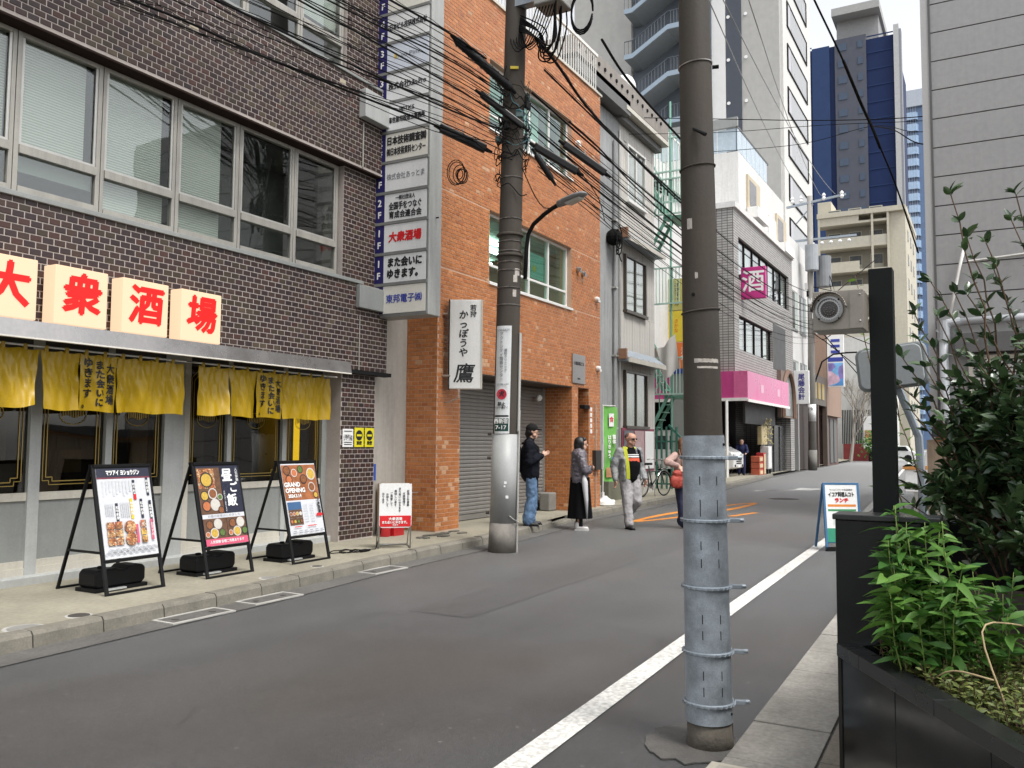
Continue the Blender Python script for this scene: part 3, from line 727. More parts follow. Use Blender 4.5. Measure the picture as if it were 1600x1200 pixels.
# conduit, box arms for the tower sign
MB().tube([(9.86, FY-.012, 3.4), (9.86, FY-.012, 2.58)], .008, 8).build('conduit', alu_w, tb)
MB().tube([(9.86, FY-.012, 5.62), (9.86, FY-.012, 6.3)], .012, 8).build('conduit', alu_w, tb)
# ------------------------------------------------------------------ tower of tenant signs, square to the street
ts = thing('tenant_sign_tower', 'tall projecting stack of white tenant name panels with navy floor strip', 'sign tower', (10.35, 7.7, 3.4))
tx0, tx1, ty0, ty1 = 10.34, 10.66, 7.22, 8.26
frame_g = mat('sign_frame_grey', (.24,.245,.235), .5, metal=.3, var=.08, scale=3, streak=.15)
side_g = mat('sign_side_grey', (.40,.405,.39), .55, metal=.15, var=.08, scale=2, streak=.25)
MB().box(tx0, tx1, ty0, ty1, 3.42, 11.5).build('case', side_g, ts, bevel=.012)
MB().box(tx0-.012, tx0-.002, ty0+.02, ty1-.005, 3.44, 11.4).build('face_frame', frame_g, ts)
nav = .185; pz = .4725
P = [('1', 'toho'), ('1', 'mata'), ('1', 'taishu'), ('2', 'ikusei'), ('2', 'atto'), ('2', 'gijutsu'), ('3', 'tks'), ('3', 'pro'), ('3', 'mail'), ('4', 'biru'), ('4', 'ue'), ('4', ''), ('5', ''), ('5', ''), ('6', '')]
pan = mat('tenant_panel', (.76,.77,.77), .35, var=.04, scale=2, streak=.06)
pan_c = mat('tenant_panel_cream', (.73,.71,.64), .35, var=.04, scale=2)
pan_b = mat('tenant_panel_blue', (.64,.68,.76), .35, var=.04, scale=2)
for i, (fl, key) in enumerate(P):
    z0 = 3.475 + i*pz; z1 = z0 + pz - .055
    pn = MB().box(tx0-.02, tx0-.012, ty0+.045, ty1-.03-nav, z0, z1).build('name_panel', pan_c if key in ('toho', 'gijutsu', 'ue') else pan_b if key == 'mail' else pan, ts)
    sp_ = MB().box(tx0-.022, tx0-.012, ty1-.03-nav, ty1-.03, z0, z1).build('floor_strip', navy_s, ts)
    MB().box(tx0-.03, tx0-.012, ty0+.02, ty1-.01, z1+.006, z1+.049).build('divider', frame_g, ts)
    cyy = (ty0+.045 + ty1-.03-nav)/2; zc = (z0+z1)/2
    text(fl, plane_x(tx0-.0225, ty1-.03-nav/2, zc+.085), .15, ink_w, sp_, bold=.003)
    text('F', plane_x(tx0-.0225, ty1-.03-nav/2, zc-.10), .14, ink_w, sp_, bold=.003)
    T = lambda s, dz, size, m, w, **k: text(s, plane_x(tx0-.0205, cyy, zc+dz), size, m, pn, w=w, **k)
    if key == 'toho': T('東邦電子㈱', 0, .14, ink_b, .66, bold=.002)
    if key == 'mata': T('また会いに', .085, .155, ink, .62, bold=.006, shear=.08); T('ゆきます。', -.09, .155, ink, .56, bold=.006, shear=.08)
    if key == 'taishu': T('大衆酒場', 0, .165, ink_r, .60, bold=.006, shear=.08)
    if key == 'ikusei': T('一般社団法人', .135, .075, ink, .36, bold=.001); T('全国手をつなぐ', .01, .125, ink, .60, bold=.0025); T('育成会連合会', -.125, .12, ink, .60, bold=.0025)
    if key == 'atto': T('株式会社あっとま', 0, .11, ink_g, .70)
    if key == 'gijutsu': T('日本技術調査㈱', .085, .14, ink, .72, bold=.004); T('㈲日本技術資料センター', -.085, .13, ink, .72, bold=.002)
    if key == 'tks': T('㈲TKS', .09, .095, ink, .28, bold=.001); T('篠世業司税理士事務所', -.06, .10, ink, .68, bold=.002)
    if key == 'pro': T('株式会社k&s.Pro', 0, .12, ink, .70, bold=.002)
    if key == 'mail':
        T('mini Pint', .0, .10, ink_g, .45); MB().box(tx0-.0225, tx0-.0205, cyy+.20, cyy+.25, zc-.03, zc+.05).build('mark', ink_y, pn)
    if key == 'biru': T('日本ビル技研株式会社', 0, .11, ink, .70, bold=.002)
    if key == 'ue': T('株式会社京王エリ', .05, .11, ink, .68, bold=.002)
MB().box(9.76, 10.33, 8.03, 8.11, 3.50, 3.84).build('junction_box', grey_p, ts, bevel=.01)
MB().box(9.75, 10.33, 7.98, 8.11, 6.35, 6.78).build('junction_box', grey_l, ts, bevel=.01)
MB().cyl((10.5, ty0-.01, 4.9), (10.5, ty0-.05, 4.9), .012).build('peg', blk_m, ts)

# ------------------------------------------------------------------ beige wall between the two buildings
bw = MB(); bw.box(10.26, 11.32, 8.30, 8.5, .10, 9.0)
tag(bw.build('plaster_wall', stucco), 'narrow beige plaster wall between the brown and the orange building', 'wall')

# ------------------------------------------------------------------ orange tiled building
ob = thing('orange_building', 'orange brick tile building with a rolled-down grey shutter', 'building', (14.5, 7.9, .12))
OY = 7.70; ox0, ox1, otop = 11.30, 17.80, 9.50
b = MB()
b.box(ox0, ox1, OY, OY+.35, 5.66, 7.14); b.box(ox0, ox1, OY, OY+.35, 8.42, otop)                 # bands
b.box(ox0, ox1, OY, OY+.35, 2.72, 4.37)
b.box(ox0, 12.88, OY, OY+.35, 4.37, 5.66); b.box(16.27, ox1, OY, OY+.35, 4.37, 5.66)
b.box(ox0, 12.84, OY, OY+.35, 7.14, 8.42); b.box(16.27, ox1, OY, OY+.35, 7.14, 8.42)
b.box(ox0, 11.98, OY, OY+.60, .12, 2.72)                                                          # left pier
b.box(16.34, 16.62, OY, OY+.75, .12, 2.72); b.box(17.2, ox1, OY, OY+.75, .12, 2.72)
b.box(ox0+.004, ox1-.004, OY+3.4, 15, 2.75, otop-.004); b.box(ox0, ox0+.3, OY+.35, OY+3.4, 2.75, otop-.004); b.box(ox1-.3, ox1, OY+.35, OY+3.4, 2.75, otop-.004)
for zz in (2.76, 5.75, 8.5): b.box(ox0+.3, ox1-.3, OY+.35, OY+3.4, zz, zz+.3)
b.build('wall', mortar_o, ob)
ORG = [((.46,.168,.050), 7), ((.49,.182,.057), 6), ((.43,.150,.043), 4), ((.52,.22,.085), 1.2), ((.40,.128,.038), 1.2), ((.56,.32,.18), .35)]
near = lambda u, v: (u - 11.3)**2*.6 + (v - 1.6)**2
tiles(ob, [(ox0,11.98,.12,2.72),(16.34,16.62,.12,2.72),(17.2,ox1,.12,2.72),(ox0,ox1,2.72,4.37),(ox0,12.88,4.37,5.66),(16.27,ox1,4.37,5.66),(ox0,ox1,5.66,7.14),(ox0,12.84,7.14,8.42),(16.27,ox1,7.14,8.42),(ox0,ox1,8.42,otop)],
      fY(OY), .128, .068, .009, .006, tile_o, near, ORG, 300, 'brick', 21)
tiles(ob, [(OY,8.3,.12,4.4)], lambda u, v, d: (ox0 - d, 2*OY + .6 - u, v), .128, .068, .009, .006, tile_o, near, ORG, 0, 'side_brick', 22)
tiles(ob, [(OY,8.9,4.4,otop)], lambda u, v, d: (ox0 - d, 2*OY + 1.2 - u, v), .128, .068, .009, .006, tile_o, near, ORG, 0, 'upper_side_brick', 23)
tiles(ob, [(OY,8.45,.12,2.72)], lambda u, v, d: (16.34 - d, 2*OY + .75 - u, v), .128, .068, .009, .006, tile_o, near, ORG, 0, 'jamb_brick', 24)
tiles(ob, [(OY,8.45,.12,2.72)], lambda u, v, d: (17.2 - d, 2*OY + .75 - u, v), .128, .068, .009, .006, tile_o, near, ORG, 0, 'jamb_brick', 25)
# recess and shutter
rc = MB(); rc.box(11.98, 16.34, OY+.01, OY+.78, 2.70, 2.74); rc.box(16.62, 17.2, OY+.75, OY+.8, .12, 2.72)
rc.build('recess_lining', mat('recess_dark', (.06,.045,.035), .7), ob)
slat_m = mat('shutter_slat', (.30,.285,.265), .45, metal=.35, var=.08, scale=2, streak=.10)
sh = MB().box(12.0, 16.34, 8.40, 8.44, .12, 2.70).build('shutter', mat('shutter_back', (.10,.10,.10), .6), ob)
b = MB(); prof = [(0,.000),(-.014,.010),(-.016,.040),(-.006,.066),(0,.068)]
pts = [(0, y, z) for y, z in prof]
L_ = 4.33
b.add([(x, y, z) for x in (0, L_) for (_, y, z) in pts], [(i, i+1, i+6, i+5) for i in range(4)] + [(0,1,2,3,4), (9,8,7,6,5)])
sl = b.mesh('slat', slat_m)
z = .23
while z < 2.64:
    link_at('slat', sl, Matrix.Translation((12.0, 8.398, z)), sh); z += .0705
MB().box(12.0, 16.34, 8.375, 8.40, .135, .225).build('bottom_rail', slat_m, sh)
MB().box(12.35, 12.55, 8.365, 8.376, 1.14, 1.19).build('latch', steel, sh); MB().box(14.9, 15.1, 8.365, 8.376, 1.14, 1.19).build('latch', steel, sh)
MB().box(11.98, 12.0, 8.34, 8.46, .12, 2.7).build('guide_rail', alu, ob); MB().box(16.32, 16.34, 8.34, 8.46, .12, 2.7).build('guide_rail', alu, ob)
MB().lathe((15.85, 8.28, 2.48), [(.03, 0), (.07, .03), (.075, .06), (.04, .10)], 14, (0,-1,-.3)).build('lamp', white_p, ob)
MB().box(16.0, 16.33, 8.05, 8.30, .12, .50).build('rubbish_bin', mat('bin_grey', (.22,.21,.19), .7, var=.2), ob, bevel=.03)
MB().tube([(15.98, 8.33, .12), (15.98, 8.33, 1.35)], .02, 8).build('pipe', blk_m, ob)
# doorway, mailboxes
MB().box(16.64, 17.19, OY+.70, OY+.74, .14, 2.5).build('door', mat('bronze_door', (.11,.085,.06), .4, metal=.4), ob)
b = MB()
for k in range(5): b.box(17.24, 17.34, OY-.012, OY-.004, 1.75+k*.12, 1.84+k*.12)
b.build('name_plates', white_s, ob)
MB().box(16.92, 17.19, OY-.02, OY+.1, 2.28, 2.36).build('door_closer', blk_m, ob)
mb_ = MB().box(17.36, 17.66, OY-.10, OY-.002, .95, 1.38).build('mailbox', mat('mailbox_dark', (.03,.028,.026), .5), ob, bevel=.008)
MB().tube([(17.52, OY-.02, .12), (17.52, OY-.02, 2.4)], .015, 8).build('pipe', alu, ob)
# windows
def strip_window(x0, x1, z0, z1, zt, mulls, lab):
    y = OY + .10
    w = MB(); f = .05
    w.box(x0, x1, y, y+.08, z1-f, z1); w.box(x0, x1, y-.02, y+.08, z0, z0+f); w.box(x0, x0+f, y, y+.08, z0+f, z1-f); w.box(x1-f, x1, y, y+.08, z0+f, z1-f)
    for m_ in mulls: w.box(m_-f/2, m_+f/2, y, y+.08, z0+f, z1-f)
    w.box(x0+f, x1-f, y+.006, y+.07, zt-.022, zt+.022)
    fo = w.build('window', white_p, ob, bevel=.004)
    es = [x0+f/2] + mulls + [x1-f/2]
    for a, c in zip(es, es[1:]):
        MB().box(a+f/2, c-f/2, y+.035, y+.041, zt+.022, z1-f).build('pane', glass_g, fo)
        MB().box(a+f/2, c-f/2, y+.035, y+.041, z0+f, zt-.022).build('pane', glass_g, fo)
    MB().box(x0-.03, x1+.03, OY-.04, y, z0-.05, z0).build('sill', white_p, fo, bevel=.006)
    rm = MB(); rm.box(x0-.5, x1+.5, OY+3.2, OY+3.3, z0-.8, z1+.08); rm.box(x0-.5, x1+.5, OY+.36, OY+3.2, z1+.03, z1+.08)
    rm.build('room', mat('office_room', (.42,.50,.47), .8, var=.3, scale=1), fo)
    return fo
f1 = strip_window(12.88, 16.27, 4.37, 5.66, 4.72, [13.72, 14.57, 15.40], '')
for k, (x, y) in enumerate(((13.2, 8.6), (14.2, 8.8), (15.2, 9.2), (13.9, 9.6), (15.7, 9.9))):
    MB().box(x, x+1.0, y, y+.12, 5.60, 5.63).build('tube_light', emis('tube_light_%d' % k, (.95, 1, .92), 7), f1)
MB().box(14.62, 15.36, OY+.19, OY+.20, 4.80, 5.30).build('window_film', mat('window_film', (.35,.52,.48), .5, var=.05), f1)
MB().lathe((14.95, OY+.188, 5.0), [(.07, 0), (.07, .002)], 16, (0,-1,0)).build('film_mark', ink_y, f1)
text('Joho', plane_y(14.72, OY+.187, 5.0), .08, ink_g, f1)
f2 = strip_window(12.84, 16.27, 7.14, 8.42, 7.50, [13.70, 14.55, 15.40], '')
MB().box(12.9, 15.3, OY+.30, OY+.31, 7.55, 8.36).build('blind', white_s, f2)  # white sheet standing in for the sky reflected in the top window
# parapet rail
rail_w = mat('white_rail', (.70,.70,.67), .5, var=.06, streak=.1)
MB().box(ox0-.03, ox1+.03, OY-.04, OY+.40, otop-.002, otop+.05).build('coping', cream, ob)
b = MB(); b.box(ox0, ox1, OY+.05, OY+.10, 10.45, 10.52); b.box(ox0, ox1, OY+.06, OY+.09, 9.62, 9.66)
b.build('rail', rail_w, ob)
x = ox0 + .05; bm_ = MB().box(-.010, .010, -.010, .010, 0, .80).mesh('baluster', rail_w)
while x < ox1 - .02: link_at('baluster', bm_, Matrix.Translation((x, OY+.075, 9.655)), ob); x += .12
b = MB(); b.box(ox0, ox1, OY+.5, OY+2.0, 12.3, 12.5); b.build('roof_canopy', grey_p, ob)
# stainless plate, downlights on the wall
pl = thing('name_plate', 'brushed steel name plate on the orange brick wall over the doorway', 'plate', (16.6, OY-.02, 2.8))
MB().box(16.29, 16.92, OY-.035, OY-.008, 2.80, 3.42).build('plate', steel, pl, bevel=.004)
text('大原医院ビル', plane_y(16.6, OY-.0355, 3.22), .085, ink, pl, w=.5)
text('BLDG.', plane_y(16.6, OY-.0355, 2.9), .05, ink, pl)
for k, (x, z) in enumerate(((16.55, 5.25), (16.80, 5.2), (17.55, 4.75), (17.62, 3.2), (16.5, 8.0))):
    t = thing('wall_vent', ['left of twin round vents right of the orange building window', 'right of twin round vents right of the orange building window', 'small white vent high on the orange wall by the corner', 'small white vent low on the orange wall by the corner', 'round vent on the orange wall beside the top window'][k], 'vent', (x, OY-.02, z), 'vents on the orange wall')
    MB().lathe((x, OY-.004, z), [(.06, 0), (.065, .03), (.05, .08), (.02, .09)], 16, (0,-1,0)).build('hood', steel if k < 2 else white_p, t, auto=True)
    MB().box(x-.05, x+.05, OY-.10, OY-.085, z-.07, z-.02).build('lip', steel if k < 2 else white_p, t)

# ------------------------------------------------------------------ white calligraphy sign in front of the orange pier
ks = thing('calligraphy_sign', 'tall white lightbox with brush calligraphy before the orange wall', 'sign', (11.55, 7.35, 2.4))
ang = math.atan2(-.873, .488)            # its width runs across the view
T = TR(11.60, 7.36, 0, ang)
MB(T).box(-.26, .26, -.03, .13, 2.39, 3.83).build('box', mat('lightbox_white', (.80,.79,.76), .4, var=.04, streak=.08), ks, bevel=.012)
MB(T).box(-.275, -.262, -.035, .135, 2.385, 3.835).build('edge', blk_m, ks); MB(T).box(.24, .272, -.036, -.031, 2.39, 3.83).build('edge_strip', cream, ks)
MB().tube([(11.45, 7.6, 3.6), (11.45, 7.72, 3.6)], .02, 8).build('bracket', alu, ks); MB().tube([(11.45, 7.55, 2.6), (11.45, 7.72, 2.6)], .02, 8).build('bracket', alu, ks)
def on_ks(x, z): return T @ Matrix(((1,0,0,x),(0,0,-1,-.0305),(0,1,0,z),(0,0,0,1)))
vtext('若狩', on_ks(.12, 3.64), .11, ink, ks, bold=.0015, line=.95)
vtext('かっぽうや', on_ks(-.04, 3.27), .19, ink, ks, bold=.003, line=.80, shear=.1)
text('鷹', on_ks(-.03, 2.62), .33, ink, ks, bold=.003, shear=.15)
MB().tube([(11.50, 7.42, 2.39), (11.50, 7.42, 2.25), (11.50, 7.60, 2.18), (11.52, 7.72, 2.18)], .010, 6).build('conduit', alu, ks)

# ------------------------------------------------------------------ sandwich boards
food1 = food('dishes_warm', [(.42,.16,.05),(.55,.30,.10),(.25,.08,.03),(.62,.50,.32),(.16,.06,.03),(.5,.12,.05)], 42)
food2 = food('dishes_bowls', [(.30,.15,.08),(.60,.52,.42),(.45,.20,.06),(.12,.05,.03),(.66,.44,.10),(.50,.14,.08)], 30)
food3 = food('dishes_orange', [(.55,.18,.05),(.35,.10,.05),(.20,.10,.08),(.60,.30,.12),(.12,.07,.06),(.50,.42,.36)], 20)
paper = mat('poster_paper', (.62,.63,.66), .3, var=.02)
navy_p = mat('poster_navy', (.022,.024,.045), .3, var=.05)
pink_p = mat('poster_pink', (.62,.10,.18), .3, var=.03)
def aframe(x0, label, key):
    x1 = x0 + .61; yf, ya, yr = 7.07, 7.36, 7.82; zt = 1.30; g = .12
    t = thing('sandwich_board', label, 'sandwich board', ((x0+x1)/2, 7.45, g), 'black sandwich boards on the pavement')
    fr = MB()
    for x in (x0, x1): fr.bar((x, yf, g), (x, ya, zt), .024, .034, up=(1,0,0))
    up = Vector((0, ya-yf, zt-g)); 
    at = lambda s: Vector((0, yf, g)) + up*s
    for s in (.985, .255): p = at(s); fr.bar((x0, p.y, p.z), (x1, p.y, p.z), .030, .03)
    fr.bar((x0, yf, g+.012), (x1, yf, g+.012), .022)
    fr.build('front_frame', blk, t, bevel=.003)
    rr = MB()
    for x in (x0+.01, x1-.01): rr.bar((x, yr, g), (x, ya+.03, zt-.01), .022, .03, up=(1,0,0))
    rr.bar((x0+.01, yr, g+.012), (x1-.01, yr, g+.012), .02); p = (Vector((0, yr, g))*.62 + Vector((0, ya+.03, zt))*.38)
    rr.build('rear_frame', blk, t, bevel=.003)
    st = MB()
    for x in (x0+.005, x1-.005): st.bar((x, at(.32).y, .50), (x, yr - (yr-ya)*.32, .50), .016, .022)
    st.build('stay', blk, t)
    MB().box(x0-.005, x1+.005, ya-.03, ya+.05, zt-.015, zt+.008).build('hinge', blk, t)
    # printed board on the front frame: local x along the board, y up the slope
    ux = Vector((1,0,0)); uy = up.normalized(); uz = ux.cross(uy); o = Vector((x0, yf, g)) + uy*(up.length*.27) - Vector((0,0,0)) + uz*.016
    Lh = up.length*.70; W = .61
    BM = Matrix(((ux.x,uy.x,uz.x,o.x),(ux.y,uy.y,uz.y,o.y),(ux.z,uy.z,uz.z,o.z),(0,0,0,1)))
    bd = MB(BM).box(.018, W-.018, 0, Lh, -.012, 0).build('board', paper if key != 'noon' else navy_p, t)
    lv = [0.0005]
    def pr(a, c, d, e, m, nm='print'):
        lv[0] += .0004; return MB(BM).box(a, c, d, e, lv[0]-.0003, lv[0]).build(nm, m, bd)
    def tx(s, x, y, size, m, bold=0, v=False, w=None, line=.95):
        lv[0] += .0002
        MM = BM @ Matrix.Translation((x, y, lv[0]))
        (vtext if v else text)(s, MM, size, m, bd, bold, w=w, line=line, depth=.0002)
    if key == 'menu':
        pr(.018, W-.018, Lh-.085, Lh, navy_p); tx('マツアイ ヨショウジン', .30, Lh-.045, .055, ink_w, .002, w=.36)
        pr(.018, W-.018, Lh-.10, Lh-.085, mat('poster_maroon', (.18,.03,.05), .4))
        for k in range(9): pr(.06+k*.036, .078+k*.036, Lh-.27+.02*(k % 3), Lh-.12, mat('faint_print', (.55,.56,.58), .4))
        for (x, y0, y1, m) in ((.40,.55,.74,navy_p),(.55,.58,.76,navy_p),(.19,.33,.52,navy_p),(.35,.36,.56,ink_y),(.46,.36,.55,navy_p),(.555,.31,.53,navy_p)):
            pr(x-.014, x+.014, y0*Lh/.86, y1*Lh/.86, m); tx('和牛刺身', x, (y0+y1)/2*Lh/.86, .034, ink_w, .0005, True)
        pr(.385, .415, .545*Lh/.86, .60*Lh/.86, ink_r)
        for k in range(5): pr(.23+k*.02, .24+k*.02, .38, .52, mat('faint_print', (.55,.56,.58), .4)); pr(.07+k*.018, .078+k*.018, .40, .52, mat('faint_print', (.55,.56,.58), .4))
        for i in range(2):
            for j in range(3): pr(.06+i*.085, .138+i*.085, .12+j*.075, .188+j*.075, food1)
        for j in range(3): pr(.42, .48, .12+j*.075, .185+j*.075, food2)
        for y in (.165, .28):
            lv[0] += .0004; MB(BM).lathe((.305, y, lv[0]), [(.062, -.0003), (.062, 0)], 24).build('plate_print', food1, bd)
        pr(.365, .39, .12, .30, pink_p); pr(.53, .555, .14, .34, pink_p); tx('おすすめ', .542, .24, .036, ink_w, 0, True)
        for i in range(8):
            for j in range(2):
                for q, rr_ in enumerate((.042, .030, .018)):
                    lv[0] += .0001; cxx = .055 + i*.066 + (j % 2)*.033
                    MB(BM).tube([(min(W-.022, max(.022, cxx+rr_*math.cos(a*.524))), .022+j*.028+rr_*math.sin(a*.524)*.9, .004) for a in range(7)], .0011, 3).build('wave_print', ink_g, bd)
    def disc(x, y, r_, m, nm='dish_print'):
        lv[0] += .0003; MB(BM).lathe((x, y, lv[0]), [(r_, -.0002), (r_, 0)], 20).build(nm, m, bd)
    def dish(x, y, r_, rim, fill): disc(x, y, r_, rim); disc(x, y, r_*.80, fill)
    bowl_k = mat('print_black_bowl', (.03,.025,.025), .4); bowl_w = mat('print_white_bowl', (.55,.53,.50), .4); tray = mat('print_tray', (.13,.065,.035), .4, var=.3, scale=30)
    rice = mat('print_rice', (.58,.55,.50), .4); stew = mat('print_stew', (.24,.09,.035), .4, var=.5, scale=60); egg = mat('print_egg', (.55,.36,.06), .4, var=.3, scale=60); greens = mat('print_greens', (.10,.17,.04), .4, var=.4, scale=60); salmon = mat('print_salmon', (.50,.16,.06), .4, var=.3, scale=60)
    if key == 'noon':
        pr(.02, .33, .33, Lh-.02, tray); pr(.03, .25, .61, Lh-.03, food1); dish(.14, .70, .085, bowl_k, egg)
        for (x, y, r_, a, f_) in ((.09,.53,.055,bowl_k,egg),(.20,.55,.06,bowl_w,stew),(.10,.42,.06,bowl_k,salmon),(.215,.43,.065,bowl_w,rice),(.285,.37,.042,bowl_k,stew),(.29,.51,.035,bowl_w,greens)): dish(x, y, r_, a, f_)
        pr(.33, W-.02, .33, Lh-.02, navy_p)
        tx('昼', .42, .735, .15, ink_w, .0035); tx('ご', .49, .60, .12, ink_w, .003); tx('飯', .45, .46, .14, ink_w, .0035)
        tx('人気御膳', .555, .745, .04, ink_w, 0, True); tx('お好みの一品をどうぞ', .355, .46, .024, ink_w, 0, True)
        pr(.02, W-.02, .285, .33, paper); tx('お昼の定食はじめました', .31, .307, .03, ink_g, 0, w=.44)
        pr(.02, .33, .07, .285, tray); pr(.335, W-.02, .07, .285, tray)
        for x0_ in (.02, .325):
            for (x, y, r_, a, f_) in ((.08,.22,.05,bowl_k,stew),(.19,.225,.055,bowl_w,rice),(.13,.13,.055,bowl_w,egg),(.235,.13,.042,bowl_k,greens),(.04,.12,.03,bowl_w,salmon)): dish(x0_+x, y, r_, a, f_)
        pr(.02, W-.02, .0, .07, pink_p); tx('人気御膳 各種ご用意あります', .30, .035, .034, ink_w, .0004, w=.46)
    if key == 'open':
        pr(.02, W-.02, .41, Lh-.015, mat('print_warm_table', (.34,.12,.045), .4, var=.35, scale=9))
        for (x, y, r_, a, f_) in ((.10,.77,.06,bowl_k,stew),(.22,.74,.05,bowl_w,salmon),(.33,.78,.05,bowl_k,greens),(.50,.72,.075,bowl_w,egg),(.12,.66,.055,bowl_k,salmon),(.36,.66,.06,bowl_k,stew),(.48,.56,.06,bowl_w,stew),(.53,.46,.04,bowl_k,egg)): dish(x, y, r_, a, f_)
        tx('GRAND', .155, .595, .075, ink_w, .0028); tx('OPENING', .195, .525, .075, ink_w, .0028); tx('2024.3.14', .17, .46, .055, ink_w, .002)
        pr(.03, .25, .30, .39, mat('poster_blue', (.05,.12,.25), .4)); pr(.03, .25, .205, .295, tray); pr(.03, .25, .12, .20, tray)
        for k in range(4): dish(.06+k*.052, .25, .024, bowl_w, [stew, salmon, egg, rice][k]); dish(.06+k*.052, .16, .024, bowl_k, [salmon, egg, greens, stew][k])
        for k in range(7):
            for q in range(2): pr(.28+q*.10, .35+q*.10, .15+k*.033, .157+k*.033, mat('faint_print', (.55,.56,.58), .4))
        tx('大衆酒場', .54, .325, .05, ink, .0015, True); pr(.48, W-.03, .20, .235, ink_r)
        pr(.08, .20, .09, .10, ink_r); pr(.30, .45, .09, .10, ink_r)
        for k in range(6): pr(.05+k*.09, .10+k*.09, .04, .048, ink_g); pr(.05+k*.09, .11+k*.09, .02, .028, ink_g)
    return t
def weight(x0, label):
    t = thing('water_weight', label, 'water weight', (x0, 7.4, .12), 'black water weights under the boards')
    b = MB(); prof = [(-.25,.0),(-.27,.03),(-.27,.13),(-.24,.17),(-.05,.17),(.0,.15),(.06,.15),(.10,.18),(.24,.18),(.27,.15),(.27,.04),(.24,.0)]
    b.prism([(x0+x, 7.30, .155+z) for x, z in prof], (0, .26, 0))
    b.build('tank', blk_p, t, bevel=.018)
    MB().lathe((x0-.13, 7.43, .32), [(.03, 0), (.03, .022), (.022, .026)], 14).build('cap', blk_p, t)
    MB().box(x0-.19, x0+.02, 7.24, 7.30, .135, .15).build('strap', grey_l, t)
    MB().box(x0-.28, x0+.28, 7.28, 7.58, .122, .156).build('tray', blk_p, t)
aframe(5.11, 'sandwich board with white menu sheet and small dish photos, leftmost', 'menu'); weight(5.42, 'black water tank weight under the leftmost menu board')
aframe(6.26, 'sandwich board with navy lunch poster, middle one', 'noon'); weight(6.57, 'black water tank weight under the navy lunch board')
aframe(7.50, 'sandwich board reading GRAND OPENING with orange photo, rightmost', 'open'); weight(7.81, 'black water tank weight under the GRAND OPENING board')

# ------------------------------------------------------------------ small white sign on a pipe stand, cord, extinguisher, carton
ws = thing('pipe_stand_sign', 'small white sign with red foot on a pipe stand at the kerb', 'sign', (9.30, 7.0, .12))
T = TR(9.32, 7.0, 0, math.atan2(-.29, .27))
pipe = mat('stand_pipe', (.45,.45,.45), .35, metal=.8, var=.06)
b = MB(T)
for x in (-.21, .21): b.tube([(x, 0, .12), (x, 0, .98)], .010, 8)
b.tube([(-.21, 0, .135), (-.21, .36, .135), (.21, .36, .135), (.21, 0, .135)], .010, 8); b.tube([(-.21, .36, .135), (-.21, .03, .62)], .008, 8); b.tube([(.21, .36, .135), (.21, .03, .62)], .008, 8)
b.build('stand', pipe, ws, smooth=True)
def rrect(x0, x1, z0, z1, r, y, n=5):
    pts = []
    for (cx_, cz_, a0) in ((x1-r, z1-r, 0), (x0+r, z1-r, 90), (x0+r, z0+r, 180), (x1-r, z0+r, 270)):
        for i in range(n+1): a = R(a0 + 90*i/n); pts.append((cx_ + r*math.cos(a), y, cz_ + r*math.sin(a)))
    return pts
MB(T).prism(rrect(-.215, .215, .40, .985, .045, .035), (0, -.085, 0)).build('box', white_s, ws)
MB(T).box(-.207, .207, -.0545, -.0512, .415, .56).build('red_band', mat('sign_red', (.62,.02,.025), .4), ws)
def on_ws(x, z, d=0): return T @ Matrix(((1,0,0,x),(0,0,-1,-.0505-d),(0,1,0,z),(0,0,0,1)))
for k, s in enumerate(('お酒とお食事', '大衆酒場で', 'また会いにゆきます', '美味しい肴を', 'ご用意して', 'お待ちして', 'おります')):
    vtext(s, on_ws(.165 - k*.055, .79 - .012*(k % 3)), .043, ink, ws, 0, line=.86)
text('大衆酒場', on_ws(0, .515, .0045), .045, ink_w, ws, .001); text('また会いにゆきます。', on_ws(0, .47, .0045), .042, ink_w, ws, .001, w=.33); text('営業中', on_ws(0, .435, .0045), .026, ink_w, ws)
MB(T).box(.19, .30, -.04, -.03, .86, .868).build('clip', pipe, ws)
t = thing('power_cord', 'thin black power cord coiled on the pavement left of the small white sign', 'cord', (8.9, 7.3, .125))
pts = []
for k in range(60):
    a = k*.33; rr_ = .20 - .0016*k
    pts.append((8.62 + .02*math.sin(k*.7) + rr_*1.1*math.cos(a) + k*.004, 7.35 + rr_*.62*math.sin(a) - k*.0035, .127 + .004*(k % 3)))
pts += [(9.1, 7.15, .128), (9.25, 7.25, .13), (9.3, 7.2, .4)]
MB().tube(pts, .006, 5).build('cable', rubber, t, smooth=True)
MB().box(8.78, 8.92, 7.10, 7.17, .12, .15).build('plug_block', blk_m, t, bevel=.006)
t = thing('fire_extinguisher', 'red fire extinguisher standing by the brown tiled pier', 'extinguisher', (10.42, 8.02, .12))
redp = mat('extinguisher_red', (.45,.015,.02), .3, var=.05, coat=.3)
MB().lathe((10.42, 8.02, .12), [(.085, 0), (.095, .02), (.095, .40), (.075, .46), (.03, .49)], 20).build('bottle', redp, t, auto=True)
MB().lathe((10.42, 8.02, .61), [(.03, 0), (.025, .05)], 12).build('valve', blk_m, t); MB().box(10.34, 10.48, 8.0, 8.03, .66, .68).build('lever', blk_m, t)
MB().tube([(10.45, 8.0, .64), (10.53, 7.97, .55), (10.54, 7.96, .3)], .012, 8).build('hose', rubber, t)
MB().box(10.36, 10.48, 7.922, 7.926, .28, .44).build('sticker', white_s, t)
t = tag(MB().box(10.52, 10.86, 8.05, 8.24, .12, .90).build('wooden_board', mat('plywood', (.36,.24,.13), .7, var=.15, scale=6)), 'brown carton leaning on the plaster wall behind the extinguisher', 'carton')
